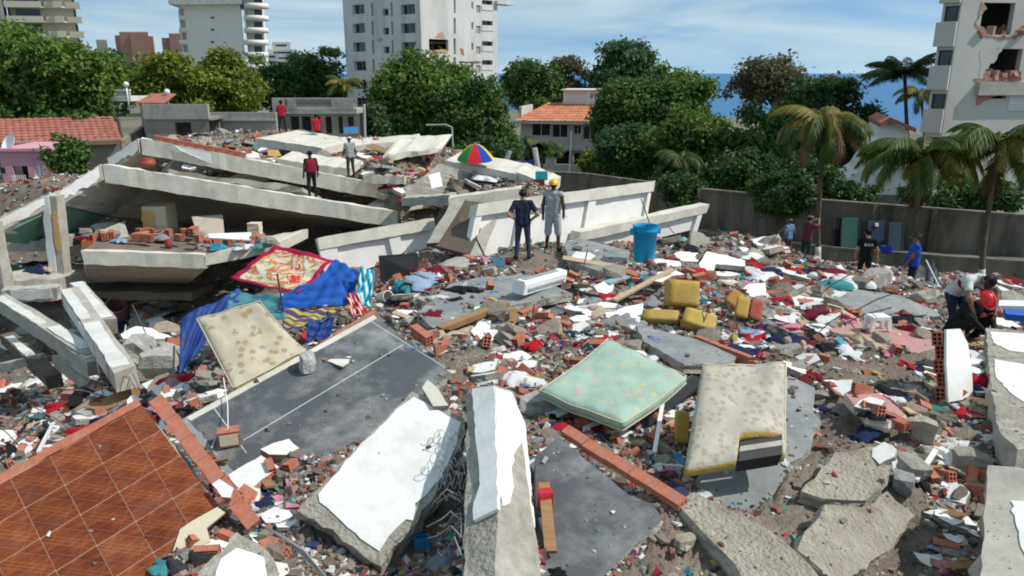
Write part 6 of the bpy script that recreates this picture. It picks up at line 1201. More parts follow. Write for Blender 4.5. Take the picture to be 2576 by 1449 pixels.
# ---- blue bucket
p, _ = hit(1620, 656); k = kpx(p); hb = 90 * k / math.cos(PITCH) * .97
bk_ = thing('plastic_bucket', 'tall bright blue plastic bucket standing on a cream block', 'bucket', p, .3); mb = MB(); r0, r1 = 25 * k, 31 * k
mb.lathe([(0, .0), (r0 * .93, 0), (r0, .02), (r0 + (r1 - r0) * .82, hb * .82), (r1 * 1.04, hb * .83), (r1 * 1.04, hb * .9), (r1 * 1.01, hb * .91), (r1 * 1.03, hb * .985), (r1 * 1.06, hb), (r1 * .98, hb), (r1 * .95, hb * .9), (r0 * .9, .03), (0, .03)], 36); bo = mb.local('body', M['paint_any'], bk_, True); bo.color = (.0, .27, .52, 1)
for s in (-1, 1): mb = MB(); mb.box((s * r1 * 1.1, 0, hb * .84), (.07, .16, .13)); o = mb.local('handle', M['paint_any'], bk_); o.color = (.0, .25, .49, 1)
# ---- television
p, _ = hit(1000, 706); y = p.y + .1; c = [at_y(952, 643, y + .1), at_y(1052, 636, y + .25), at_y(1054, 690, y), at_y(957, 716, y - .1)]
t = thing('television', 'black flat television standing against the fallen parapet wall', 'television', (c[2] + c[3]) / 2); n = (c[1] - c[0]).cross(c[3] - c[0]).normalized(); n = n if n.y < 0 else -n
mb = MB(); mb.prism(c, -n * .06); mb.build('casing', M['dark_metal'], t); i_ = sum(c, Vector()) / 4; mb = MB(); mb.prism([q + (i_ - q) * .05 + n * .004 for q in c], -n * .01); mb.build('screen', M['black_plastic'], t)
# ---- air conditioner
a, _ = hit(1303, 755); b, _ = hit(1408, 722); a = a + Vector((0, 0, .12)); b = b + Vector((0, 0, .12)); t = thing('air_conditioner', 'white split air conditioner unit lying on the grey slab', 'air conditioner', (a + b) / 2); d = b - a; rot = frame_from(d, Vector((-.1, -.35, 1))); Lr = d.length
mb = MB(); pr = [(-.13, 0), (.13, 0), (.15, .1), (.13, .24), (.05, .28), (-.1, .27), (-.14, .2)]; mb.prism([rot @ Vector((-Lr / 2, y_, z_)) for y_, z_ in pr], rot @ Vector((Lr, 0, 0))); mb.local('casing', M['white_plastic'], t)
mb = MB(); mb.box(rot @ Vector((0, -.142, .09)), (Lr * .86, .03, .05), rot); mb.local('louvre', M['grey_plastic'], t); mb = MB(); mb.box(rot @ Vector((-.05 * Lr, -.02, .283)), (Lr * .8, .1, .012), rot); mb.local('intake_grille', M['grey_plastic'], t)
for s in (-1, 1): mb = MB(); mb.box(rot @ Vector((s * (Lr / 2 + .01), 0, .14)), (.02, .25, .25), rot); mb.local('end_cap', M['white_plastic'], t)
# ---- brick block tied with rope
p, _ = hit(578, 1118); t = thing('clay_block', 'single red clay block with rope lying on the dark floor slab', 'brick', p + Vector((0, 0, .01)), R(20)); o = link_mesh('brick', BLOCK, t); o.matrix_basis = Matrix.Diagonal((.62, 1.25, .95, 1)); mb = MB(); mb.prism([(-.1, -.093, .02), (.1, -.093, .02), (.1, -.093, .15), (-.1, -.093, .15)], (0, .006, 0)); mb.local('mortar_face', M['cream'], t)
a = wpt((562, 950, 6.25)); b = p + Vector((0, 0, .2)); mb = MB(); mb.tube([a, a.lerp(b, .5) + Vector((.02, 0, -.05)), b, b + Vector((-.12, -.05, -.06)), b + Vector((-.16, -.12, -.18))], .007, 6); tag(mb.build('rope', M['plaster']), 'white rope tied from beige mattress to the red block', 'rope')
# ---- stone on the dark slab
def stone(label, u, v, w_, h_, d_, colr, seed, name='concrete_chunk', cat='concrete', group=None, rz=None, lift=0.0):
    p, _ = hit(u, v + h_ * .35)
    if p is None: return
    k = kpx(p); o = link_mesh(name, chunk_mesh(name, (w_ * k, d_ * k, h_ * k), seed, M['stone_any'])); o.location = p + Vector((0, 0, lift)); o.rotation_euler = (0, 0, rnd.uniform(0, 6) if rz is None else rz); o.color = (*colr, 1); tag(o, label, cat, group); return o
stone('pale angular stone at the mattress end on the dark slab', 776, 914, 50, 46, 40, (.5, .49, .47), 3)
stone('pale concrete lump left of the black jacket', 1350, 1020, 90, 50, 60, (.42, .41, .38), 5)
stone('large pale concrete lump beside the slanting beams', 405, 920, 90, 70, 60, (.46, .44, .39), 6)
stone('round pale lump with colourful rag beside the slanting beams', 355, 880, 70, 60, 60, (.45, .44, .42), 7)
stone('dark rubble lump above the right pit', 2290, 1175, 100, 40, 60, (.36, .34, .3), 8); stone('grey flat stone beside the right pit', 2270, 1215, 70, 44, 50, (.34, .34, .34), 9); stone('tan concrete lump between slabs and bundle at right', 2320, 1085, 60, 60, 50, (.42, .39, .33), 10); stone('long brown concrete lump near the right column', 2440, 1160, 90, 50, 60, (.36, .33, .29), 11); stone('clay pipe-like block below the brick row', 1720, 1365, 40, 34, 60, (.38, .33, .26), 12)
# ---- poles, planks, white tube
def plank(label, a, b, wd, th, mat, name='wooden_plank', cat='plank', la=.05, lb=.05):
    p, _ = hit(*a); q, _ = hit(*b); p = p + Vector((0, 0, la)); q = q + Vector((0, 0, lb)); d = q - p; mb = MB(); mb.box((p + q) / 2, (d.length, wd, th), frame_from(d, Vector((0, -.2, 1)))); return tag(mb.build(name, mat), label, cat)
plank('long wooden plank pointing at the yellow foam', (1545, 775), (1690, 712), .12, .04, M['wood_pale'], la=.16, lb=.3); plank('thick brown timber along the weathered grey slab', (1105, 838), (1275, 772), .14, .1, M['wood'], la=.06, lb=.06); plank('white tube leaning between the mattresses', (1645, 1160), (1668, 1050), .045, .03, M['white_plastic'], 'white_tube', 'tube', .1, .35); plank('pale slat under the green mattress', (1510, 1075), (1545, 1018), .03, .02, M['plaster'], 'white_stick', 'stick', .04, .2)
plank('dark board under the green mattress right edge', (1590, 1085), (1760, 975), .2, .05, M['black_plastic'], 'dark_board', 'board', .0, .12); plank('brown plank at the bottom beside the fallen column', (1385, 1410), (1368, 1265), .1, .04, M['wood'], la=.08, lb=.2); plank('white pipe near the washing bundles', (1048, 712), (1052, 680), .05, .04, M['white_plastic'], 'white_tube', 'tube', .1, .5); plank('white bent tube by the slanting beams', (306, 920), (322, 850), .03, .03, M['white_plastic'], 'white_tube', 'tube', .1, .5); plank('white rail near the right pit', (2300, 1230), (2345, 1185), .05, .04, M['white_plastic'], 'white_rail', 'rail', .1, .25); plank('white plank left of the tiled floor', (100, 1150), (140, 1095), .06, .03, M['white_plastic'], 'white_tube', 'tube', .1, .25)
plank('long white beam at the right border behind red helmet', (2470, 790), (2640, 800), .3, .14, M['plaster'], 'white_beam', 'beam', .2, .25); plank('bright blue box edge at the right border', (2520, 826), (2620, 836), .25, .14, M['paint_any'], 'blue_box', 'box', .3, .3).color = (.03, .12, .5, 1); plank('orange plank near the right wall fragment', (2390, 890), (2470, 882), .12, .05, M['wood_pale'], la=.1, lb=.12)
# red box at column
p, _ = hit(1371, 1292); t = thing('red_box', 'small red plastic box at the right edge of fallen column', 'box', p + Vector((0, 0, .05)), .2)
mb = MB(); mb.box((0, 0, .09), (.12, .1, .18)); o = mb.local('shell', M['paint_any'], t); o.color = (.5, .02, .035, 1); mb = MB(); mb.box((-.01, -.052, .14), (.1, .012, .06)); o = mb.local('lid', M['paint_any'], t); o.color = (.6, .05, .06, 1)
# ---- coil springs
p, _ = hit(1120, 1240); t = thing('mattress_springs', 'rusty mattress coil springs spilling between white slab and fallen column', 'springs', p)
rs_ = random.Random(11)
for k in range(10):
    pj = jp0 + jn * .075; a = on_plane(1172, 1085 + k * 17 + rs_.uniform(-8, 8), pj, jn); b = on_plane(1085 + rs_.uniform(-22, 22), 1080 + k * 18 + rs_.uniform(-14, 14), pj + jn * rs_.uniform(0, .06), jn); d = b - a; mid = (a + b) / 2; rot = frame_from(d, Vector((0, 0, 1))); pts = []
    for i in range(57): f = i / 56; an = f * 2 * PI * (3.2 + .5 * (k % 3)) + k; rr_ = (.04 + .006 * (k % 4)) * (.75 + .25 * abs(2 * f - 1)); pts.append(a + rot @ Vector((d.length * f, rr_ * math.cos(an), rr_ * math.sin(an))))
    mb = MB(); mb.tube(pts, .0036, 5); mb.build('coil', M['spring_wire'], t, True)
for k in range(7):
    rr = random.Random(k + 50); a = at_z(1160, 1250 + 22 * k + rr.uniform(-15, 15), 6.4); b = at_z(1085 + rr.uniform(-15, 40), 1265 + 20 * k + rr.uniform(-30, 40), 6.2); mb = MB(); mb.tube([a, a.lerp(b, .3) + Vector((rr.uniform(-.08, .08), rr.uniform(-.1, .1), rr.uniform(0, .12))), a.lerp(b, .7) + Vector((rr.uniform(-.06, .06), rr.uniform(-.1, .1), rr.uniform(-.05, .1))), b], .006, 5); tag(mb.build('rebar_rod', M['rebar_grey'], None, True), 'thin steel bars curling in the gap left of fallen column', 'rebar', 'bars in the gap by the fallen column')
for k in range(5):
    a = at_z(655 + 12 * k, 1320 + 5 * k, 6.15); b = at_z(800 + 10 * k, 1440 + 9 * k, 6.0); mb = MB(); mb.tube([a, a.lerp(b, .5) + Vector((0, 0, .07)), b], .007, 5); tag(mb.build('rebar_rod', M['rebar_grey'], None, True), 'steel bars running down left of the white plastered slab', 'rebar', 'bars left of the white slab')
# ---- tent of blankets
def cloth(name, label, cor, mat, sag=.15, wr=.03, seed=1, nu=26, nv=22, cat='cloth', parent=None, drop=Vector((0, 0, -1))):
    c = [at_y(*q) for q in cor]; rr = random.Random(seed); n = (c[1] - c[0]).cross(c[3] - c[0]).normalized(); ph = [rr.uniform(0, 6) for _ in range(6)]; V = []
    for j in range(nv + 1):
        for i in range(nu + 1):
            s, q = i / nu, j / nv; p = c[0].lerp(c[1], s).lerp(c[3].lerp(c[2], s), q); f = 16 * s * (1 - s) * q * (1 - q)
            p = p + drop * sag * f ** .7 + n * wr * (math.sin(9 * s + 5 * q + ph[0]) + .7 * math.sin(17 * q - 6 * s + ph[1]) + .5 * math.sin(25 * s + 9 * q + ph[2])); V.append(p)
    Fc = [(j * (nu + 1) + i, j * (nu + 1) + i + 1, (j + 1) * (nu + 1) + i + 1, (j + 1) * (nu + 1) + i) for j in range(nv) for i in range(nu)]
    uvs = [(i / nu, j / nv) for j in range(nv + 1) for i in range(nu + 1)]
    mb = MB(); mb.add(V, Fc); o = mb.build(name, mat, parent, True); me = o.data; uv = me.uv_layers.new(name='UVMap'); uv.data.foreach_set('uv', [x for l in me.loops for x in uvs[l.vertex_index]])
    md = o.modifiers.new('hem', 'SOLIDIFY'); md.thickness = .012
    if label: tag(o, label, cat)
    return o
def uvcloth(name, ramp, vec=(0, 0, 0), fn=None):
    m, n, b = newmat(name); b.inputs['Roughness'].default_value = .95; b.inputs['Specular IOR Level'].default_value = .1; uvn = n.nodes.new('ShaderNodeUVMap'); uvn.uv_map = 'UVMap'; fn(n, b, uvn.outputs[0]); return m
def blanket_nodes(n, b, uv):
    NN = n.nodes.new; LL = n.links.new; z = NN('ShaderNodeTexNoise'); z.inputs['Scale'].default_value = 4.2; z.inputs['Detail'].default_value = 4; z.inputs['Distortion'].default_value = 1.2; LL(uv, z.inputs['Vector'])
    r = NN('ShaderNodeValToRGB'); r.color_ramp.interpolation = 'CONSTANT'; e = r.color_ramp.elements; e[0].color = (.62, .57, .44, 1); e[1].position = .44; e[1].color = (.38, .33, .16, 1)
    for p_, c in ((.49, (.62, .12, .03)), (.54, (.55, .5, .4)), (.60, (.58, .05, .02)), (.66, (.62, .1, .12)), (.72, (.6, .25, .06))): x = e.new(p_); x.color = (*c, 1)
    LL(z.outputs['Fac'], r.inputs[0]); s = NN('ShaderNodeSeparateXYZ'); LL(uv, s.inputs[0]); edges = []
    def mth(op, a, b_=None):
        q = NN('ShaderNodeMath'); q.operation = op
        for i, v in enumerate((a, b_)):
            if v is None: continue
            if isinstance(v, (int, float)): q.inputs[i].default_value = v
            else: LL(v, q.inputs[i])
        return q.outputs[0]
    ax = mth('ABSOLUTE', mth('SUBTRACT', s.outputs[0], .5)); ay = mth('ABSOLUTE', mth('SUBTRACT', s.outputs[1], .5)); brd = mth('GREATER_THAN', mth('MAXIMUM', ax, ay), .425)
    mx_ = NN('ShaderNodeMix'); mx_.data_type = 'RGBA'; mx_.inputs[7].default_value = (.36, .015, .06, 1); LL(brd, mx_.inputs[0]); LL(r.outputs[0], mx_.inputs[6]); LL(mx_.outputs[2], b.inputs['Base Color'])
def stripe_nodes(cols, scale, rotv, dist=.6):
    def f(n, b, uv):
        NN = n.nodes.new; LL = n.links.new; mp_ = NN('ShaderNodeMapping'); mp_.inputs['Rotation'].default_value = (0, 0, rotv); LL(uv, mp_.inputs[0]); w_ = NN('ShaderNodeTexWave'); w_.inputs['Scale'].default_value = scale; w_.inputs['Distortion'].default_value = dist; LL(mp_.outputs[0], w_.inputs['Vector'])
        r = NN('ShaderNodeValToRGB'); r.color_ramp.interpolation = 'CONSTANT'; e = r.color_ramp.elements; e[0].color = (*cols[0], 1); e[1].position = 1 / len(cols); e[1].color = (*cols[1], 1)
        for i, c in enumerate(cols[2:]): x = e.new((i + 2) / len(cols)); x.color = (*c, 1)
        LL(w_.outputs['Fac'], r.inputs[0]); LL(r.outputs[0], b.inputs['Base Color'])
    return f
M['blanket'] = uvcloth('floral_blanket', None, fn=blanket_nodes)
M['plaid'] = uvcloth('plaid', None, fn=stripe_nodes([(.10, .08, .16), (.13, .1, .2), (.50, .40, .06)], 1.6, .9)); M['towel'] = uvcloth('towel', None, fn=stripe_nodes([(.02, .30, .50), (.05, .5, .6), (.55, .68, .68)], .9, .6, 3)); M['redwhite'] = uvcloth('redwhite', None, fn=stripe_nodes([(.42, .01, .025), (.42, .01, .025), (.65, .6, .58)], 1.2, .2))
M['blue_cloth'] = surf('blue_cloth', (.018, .09, .36), .15, 5, .9, .2, 20, spec=.15); M['navy_tarp'] = surf('navy_tarp', (.015, .045, .20), .25, 3, .6, .3, 14, spec=.3); M['teal_tarp'] = surf('teal_tarp', (.07, .22, .25), .2, 3, .6, .3, 14)
cloth('blanket', 'red-bordered floral blanket hung over the makeshift tent', [(580, 700, 13.6), (692, 615, 14.2), (840, 655, 13.6), (752, 742, 12.6)], M['blanket'], .06, .02, 2)
cloth('blue_sheet', 'bright blue sheet hanging on the right side of the tent', [(760, 738, 12.7), (842, 656, 13.6), (905, 680, 13.4), (885, 764, 12.8)], M['blue_cloth'], .1, .03, 3); cloth('blue_sheet', 'bright blue sheet sagging along the front of the tent', [(705, 742, 12.6), (850, 690, 13.1), (884, 765, 12.6), (702, 778, 12.3)], M['blue_cloth'], .05, .03, 4)
cloth('plaid_cloth', 'purple and yellow checked cloth under the blue sheet', [(706, 782, 12.3), (850, 768, 12.6), (840, 800, 12.2), (716, 838, 11.9)], M['plaid'], .05, .03, 5); cloth('towel', 'turquoise striped towel on the right corner of the tent', [(908, 675, 13.2), (943, 682, 13.2), (932, 776, 12.8), (893, 758, 12.7)], M['towel'], .04, .04, 6); cloth('red_white_cloth', 'red and white striped cloth below the turquoise towel', [(868, 745, 12.7), (898, 738, 12.8), (924, 788, 12.4), (888, 798, 12.2)], M['redwhite'], .03, .03, 7)
cloth('blue_tarpaulin', 'dark blue tarpaulin flap hanging at the left of the tent', [(455, 800, 12.0), (575, 742, 12.6), (505, 880, 11.5), (450, 942, 11.2)], M['navy_tarp'], .05, .03, 8); cloth('blue_tarpaulin', 'dark blue tarpaulin inside the tent under checked cloth', [(770, 812, 12.0), (842, 792, 12.3), (832, 845, 11.9), (772, 862, 11.7)], M['navy_tarp'], .04, .03, 9); cloth('teal_tarpaulin', 'teal tarpaulin between mattress and floral blanket', [(585, 735, 13.2), (705, 745, 12.6), (722, 805, 12.0), (560, 790, 12.2)], M['teal_tarp'], .06, .02, 10); cloth('blue_tarpaulin', 'blue tarpaulin roof strip behind the beige mattress', [(500, 780, 12.4), (600, 730, 13.2), (640, 745, 13.0), (520, 812, 12.0)], M['navy_tarp'], .03, .02, 11)
for lab, a, b, y0, y1 in (('black tent pole above the floral blanket', (697, 688), (716, 800), 12.4, 12.2), ('black tent pole at the left of the tarpaulin flap', (438, 870), (436, 950), 11.6, 11.2), ('black tent pole under the blue sheet', (842, 760), (858, 830), 12.4, 12.0)):
    mb = MB(); mb.tube([at_y(*a, y0), at_y(*b, y1)], .016, 6); tag(mb.build('tent_pole', M['dark_metal']), lab, 'pole')
# ---- umbrella
cu = at_y(1196, 398, 31); t = thing('beach_umbrella', 'open multicoloured beach umbrella standing on the rubble', 'umbrella', (cu.x, cu.y, cu.z - .9)); ru, hu = .78, .62; cols = [(.62, .03, .04), (.02, .07, .42), (.70, .52, .02), (.03, .26, .07), (.62, .03, .04), (.02, .07, .42), (.70, .52, .02), (.03, .26, .07)]; tl = Matrix.Rotation(R(8), 3, 'X')
for k in range(8):
    mb = MB(); V = []; a0, a1 = 2 * PI * k / 8 + R(247), 2 * PI * (k + 1) / 8 + R(247)
    for j in range(6):
        f = j / 5; z = .9 + hu * (1 - f ** 1.7)
        for i in range(4): an = a0 + (a1 - a0) * i / 3; rr_ = ru * f * (1 - .05 * math.sin(PI * i / 3) * f); V.append(tl @ Vector((rr_ * math.cos(an), rr_ * math.sin(an), z - .02 * math.sin(PI * i / 3) * f)))
    mb.add(V, [(j * 4 + i, j * 4 + i + 1, (j + 1) * 4 + i + 1, (j + 1) * 4 + i) for j in range(5) for i in range(3)]); o = mb.local('canopy_panel', M['cloth_any'], t, True); o.color = (*cols[k], 1)
    mb = MB(); mb.tube([tl @ Vector((0, 0, .88 + hu)), tl @ Vector((ru * .5 * math.cos(a0), ru * .5 * math.sin(a0), .87 + hu * .7)), tl @ Vector((ru * math.cos(a0), ru * math.sin(a0), .89))], .008, 5); mb.local('rib', M['metal'], t)
mb = MB(); mb.tube([Vector((0, 0, -.8)), tl @ Vector((0, 0, .95 + hu))], .022, 8); mb.local('pole', M['metal'], t)
# ---- blue tarp, crates, posts by the house
cloth('blue_tarpaulin', 'deep blue tarpaulin stretched behind the rubble, right of umbrella', [(1284, 406, 34), (1348, 402, 34), (1346, 444, 33.6), (1290, 432, 33.8)], M['navy_tarp'], .1, .05, 12)
def crate(label, u, v, w_, h_, d_, colr, rz=0, y=None, cat='crate', name='plastic_crate', lift=0.0):
    p = at_y(u, v, y) if y else hit(u, v)[0]; k = kpx(p); W_, Hh, D_ = w_ * k, h_ * k, d_ * k; t = thing(name, label, cat, p + Vector((0, 0, lift)), rz); th = .02
    for nm, c_, s_ in (('base', (0, 0, th / 2), (W_, D_, th)), ('side', (-W_ / 2 + th / 2, 0, Hh / 2 + th / 2), (th, D_, Hh - th)), ('side', (W_ / 2 - th / 2, 0, Hh / 2 + th / 2), (th, D_, Hh - th)), ('side', (0, -D_ / 2 + th / 2, Hh / 2 + th / 2), (W_ - 2 * th, th, Hh - th)), ('side', (0, D_ / 2 - th / 2, Hh / 2 + th / 2), (W_ - 2 * th, th, Hh - th))):
        mb = MB(); mb.box(c_, s_); o = mb.local(nm, M['paint_any'], t); o.color = (*colr, 1)
    return t
crate('turquoise plastic crate beside the yellow-helmeted man', 1362, 452, 30, 20, 24, (.06, .45, .50), 0, 28.6); crate('small light blue box near the navy-shirted man', 1252, 668, 30, 18, 24, (.08, .30, .46), .3); crate('turquoise tub near the black television', 1008, 732, 24, 26, 24, (.03, .40, .46), .5); crate('light blue cardboard box on top of the rear rubble', 884, 335, 36, 15, 30, (.10, .30, .55), .2, 43); crate('open blue carton at the bottom edge under the white slab', 1062, 1385, 40, 40, 24, (.02, .18, .36), .2); crate('white washbasin-like box on the rear rubble', 838, 372, 40, 26, 36, (.62, .66, .68), .5); crate('brown crate beside the yellow-helmeted man', 1356, 470, 26, 18, 20, (.14, .05, .03), .1, 28); crate('light blue tub on the lower balcony slab', 546, 628, 26, 14, 22, (.05, .36, .52), .2, 24.8); crate('orange box on the lower balcony slab, left', 226, 622, 28, 18, 24, (.5, .17, .06), .2, 24.8)
# ---- pots and drums
def pot(label, u, v, w_, h_, colr, prof=None, y=None, name='clay_pot', cat='pot', rx=0, rz=0):
    p = at_y(u, v, y) if y else hit(u, v)[0]; k = kpx(p); prof = prof or [(0, 0), (.34, 0), (.5, .35), (.46, .7), (.32, .86), (.4, 1), (.34, 1), (.28, .86), (.3, .5), (0, .45)]; t = thing(name, label, cat, p, rz); t.rotation_euler = (R(rx), 0, rz); mb = MB(); mb.lathe([(r * w_ * k, z * h_ * k) for r, z in prof], 22); o = mb.local('body', M['paint_any'], t, True); o.color = (*colr, 1); mb = MB(); mb.lathe([(prof[-6][0] * w_ * k * .98, h_ * k * .95), (prof[-6][0] * w_ * k * 1.12, h_ * k * .97), (prof[-6][0] * w_ * k * 1.12, h_ * k * 1.02), (prof[-6][0] * w_ * k, h_ * k * 1.02)], 22); o = mb.local('rim', M['paint_any'], t, True); o.color = (*colr, 1); return t
DR = [(0, 0), (.44, 0), (.46, .04), (.5, .5), (.46, .96), (.47, 1), (.43, 1), (.42, .9), (.46, .5), (0, .1)]
pot('faded pink plastic drum lying open under the balcony slab', 302, 800, 48, 52, (.42, .16, .18), DR, name='plastic_drum', cat='drum', rx=35, rz=.4); pot('dark red clay jar on the lower balcony slab', 425, 624, 18, 22, (.30, .05, .04), y=24.7); pot('cracked terracotta tank on the lower balcony slab', 385, 624, 60, 40, (.45, .22, .15), DR, 25.6, 'clay_tank', 'tank'); pot('white drum lying right of the tent', 958, 752, 34, 30, (.6, .58, .54), DR, name='plastic_drum', cat='drum', rx=70, rz=.9); pot('dark helmet-like pot among the rubble right of the dark slab', 1265, 812, 34, 26, (.03, .04, .06), DR, name='metal_pot'); pot('brown woven basket beside the crouching man', 2436, 872, 60, 30, (.16, .07, .035), name='basket', cat='basket'); pot('dark red gas bottle behind the middle collapsed floor', 372, 420, 40, 22, (.34, .08, .05), y=29, name='gas_bottle', cat='gas bottle')
# ---- white plastic stand, black tarp
p, _ = hit(2205, 832); t = thing('plastic_stand', 'white plastic stool frame lying on the pink slab', 'stool', p + Vector((0, 0, .02)), .15); k = kpx(p)
mb = MB(); mb.box((0, 0, 34 * k), (46 * k, .25, 8 * k)); mb.local('seat', M['white_plastic'], t)
for sx in (-1, 1):
    for sy in (-1, 1): mb = MB(); mb.hexa([(sx * 24 * k - .03, sy * .1 - .03, 0), (sx * 24 * k + .03, sy * .1 - .03, 0), (sx * 24 * k + .03, sy * .1 + .03, 0), (sx * 24 * k - .03, sy * .1 + .03, 0)], [(sx * 20 * k - .04, sy * .09 - .03, 31 * k), (sx * 20 * k + .04, sy * .09 - .03, 31 * k), (sx * 20 * k + .04, sy * .09 + .03, 31 * k), (sx * 20 * k - .04, sy * .09 + .03, 31 * k)]); mb.local('leg', M['white_plastic'], t)
M['black_tarp'] = surf('black_tarp', (.03, .032, .038), .3, 4, .45, .5, 10, spec=.4)
cloth('black_tarpaulin', 'black plastic tarpaulin behind the blue-shirted worker', [(2296, 672, 22.5), (2345, 664, 22.8), (2380, 735, 21), (2300, 728, 20.6)], M['black_tarp'], -.1, .06, 13)
mb = MB(); mb.tube([at_y(2330, 655, 22.4), at_y(2366, 728, 20.8)], .02, 6); tag(mb.build('white_rod', M['plaster']), 'white rod leaning over the black tarpaulin', 'rod')
pot('blue basin on the ground before the perimeter wall', 2230, 636, 30, 16, (.02, .03, .28), DR, 30, 'basin', 'basin')
# white door on rear rubble, boards in the void
def panel(name, label, cor, mat, cat='panel', th=.05):
    c = [at_y(*q) for q in cor]; n = (c[1] - c[0]).cross(c[3] - c[0]).normalized(); n = n if n.y > 0 else -n; mb = MB(); mb.prism(c, n * th); o = mb.build(name, mat); tag(o, label, cat); return o
panel('white_door', 'white door leaning on the rear rubble, left of umbrella foot', [(1078, 440, 27.4), (1106, 433, 27.6), (1114, 468, 27.0), (1086, 474, 26.8)], M['plaster']); panel('white_board', 'white board inside the open storey', [(524, 588, 25.2), (632, 584, 25.6), (632, 604, 25.4), (526, 598, 25.0)], M['plaster']); panel('grey_door', 'grey wardrobe panel leaning in the open storey left', [(252, 580, 25.6), (312, 556, 26.2), (330, 612, 25.8), (282, 624, 25.3)], M['concrete']); panel('grey_door', 'grey board leaning right of the ochre pillar', [(482, 545, 26.6), (560, 540, 27), (566, 600, 26.6), (500, 600, 26.2)], M['soffit'])
panel('ochre_sheet', 'orange yellow sheet on top of the rear rubble', [(1032, 348, 39), (1054, 345, 39), (1060, 362, 38.6), (1024, 360, 38.6)], M['foam_ochre']); panel('ochre_sheet', 'tan sheet on the rear rubble left', [(672, 378, 36), (700, 376, 36), (708, 392, 35.6), (676, 394, 35.6)], M['foam_ochre'])
# ------------------------------------------------------------------ people: one continuous body grown round a posed skeleton
def surface_nets(f, o, h):
    nx, ny, nz = f.shape; ins = f < 0; idx = -np.ones((nx - 1, ny - 1, nz - 1), np.int64); acc = np.zeros((nx - 1, ny - 1, nz - 1, 3)); cnt = np.zeros((nx - 1, ny - 1, nz - 1))
    for ax in range(3):
        for a in (0, 1):
            for b in (0, 1):
                oth = [i for i in range(3) if i != ax]; s0 = [None] * 3; s1 = [None] * 3
                for i, d in zip(oth, (a, b)): s0[i] = s1[i] = slice(d, f.shape[i] - 1 + d)
                s0[ax] = slice(0, f.shape[ax] - 1); s1[ax] = slice(1, f.shape[ax]); f0 = f[tuple(s0)]; f1 = f[tuple(s1)]; c = (f0 < 0) != (f1 < 0); t = np.where(c, f0 / (f0 - f1 + 1e-12), 0)
                p = np.zeros(f0.shape + (3,)); p[..., ax] = t; p[..., oth[0]] = a; p[..., oth[1]] = b; acc += p * c[..., None]; cnt += c
    m = cnt > 0; n = int(m.sum()); idx[m] = np.arange(n); ijk = np.argwhere(m); V = o + (ijk + acc[m] / cnt[m][:, None]) * h; Fs = []
    for ax in range(3):
        oth = [i for i in range(3) if i != ax]; s0 = [slice(1, -1)] * 3; s1 = [slice(1, -1)] * 3; s0[ax] = slice(0, f.shape[ax] - 1); s1[ax] = slice(1, f.shape[ax]); c = ins[tuple(s0)] != ins[tuple(s1)]; sg = ins[tuple(s0)]; e = np.argwhere(c); fl = sg[c]; q = e.copy()
        for i in oth: q[:, i] += 1
        def cell(da, db): r = q.copy(); r[:, oth[0]] -= da; r[:, oth[1]] -= db; return idx[r[:, 0], r[:, 1], r[:, 2]]
        F4 = np.stack([cell(1, 1), cell(0, 1), cell(0, 0), cell(1, 0)], 1); fl2 = fl if ax != 1 else ~fl; F4[~fl2] = F4[~fl2][:, ::-1]; Fs.append(F4)
    return V, np.concatenate(Fs)
SKIN = {'tan': (.42, .24, .16), 'brown': (.20, .10, .065), 'dark': (.075, .04, .028)}
_mats = {}
def pmat(c, cloth_=True):
    k = tuple(c) + (cloth_,)
    if k not in _mats: _mats[k] = surf('garment_fabric' if cloth_ else 'skin', c, .16, 7, .9 if cloth_ else .6, .35 if cloth_ else .08, 22, spec=.15 if cloth_ else .35)
    return _mats[k]
POSES = {}
def stand(arms, head=(0, .02, 0), lean=0.0, stance=.1, turn=0.0):
    J = dict(pel=(0, 0, .93), sp=(0, .01 + lean * .3, 1.1), ch=(0, .02 + lean * .7, 1.3), nk=(0, .01 + lean, 1.46), hd=(head[0], head[1] + lean * 1.15, 1.6 + head[2]))
    for s, sg in (('l', -1), ('r', 1)):
        J['sh' + s] = (sg * .185, lean * .9, 1.41); J['hp' + s] = (sg * .09, 0, .9); J['kn' + s] = (sg * (.09 + stance * .25), .03, .49); J['an' + s] = (sg * (.08 + stance * .5), -.02, .085); J['to' + s] = (sg * (.1 + stance * .6), .15, .035)
    for s, (e, w_) in zip('lr', arms): J['el' + s] = e; J['wr' + s] = w_
    return J
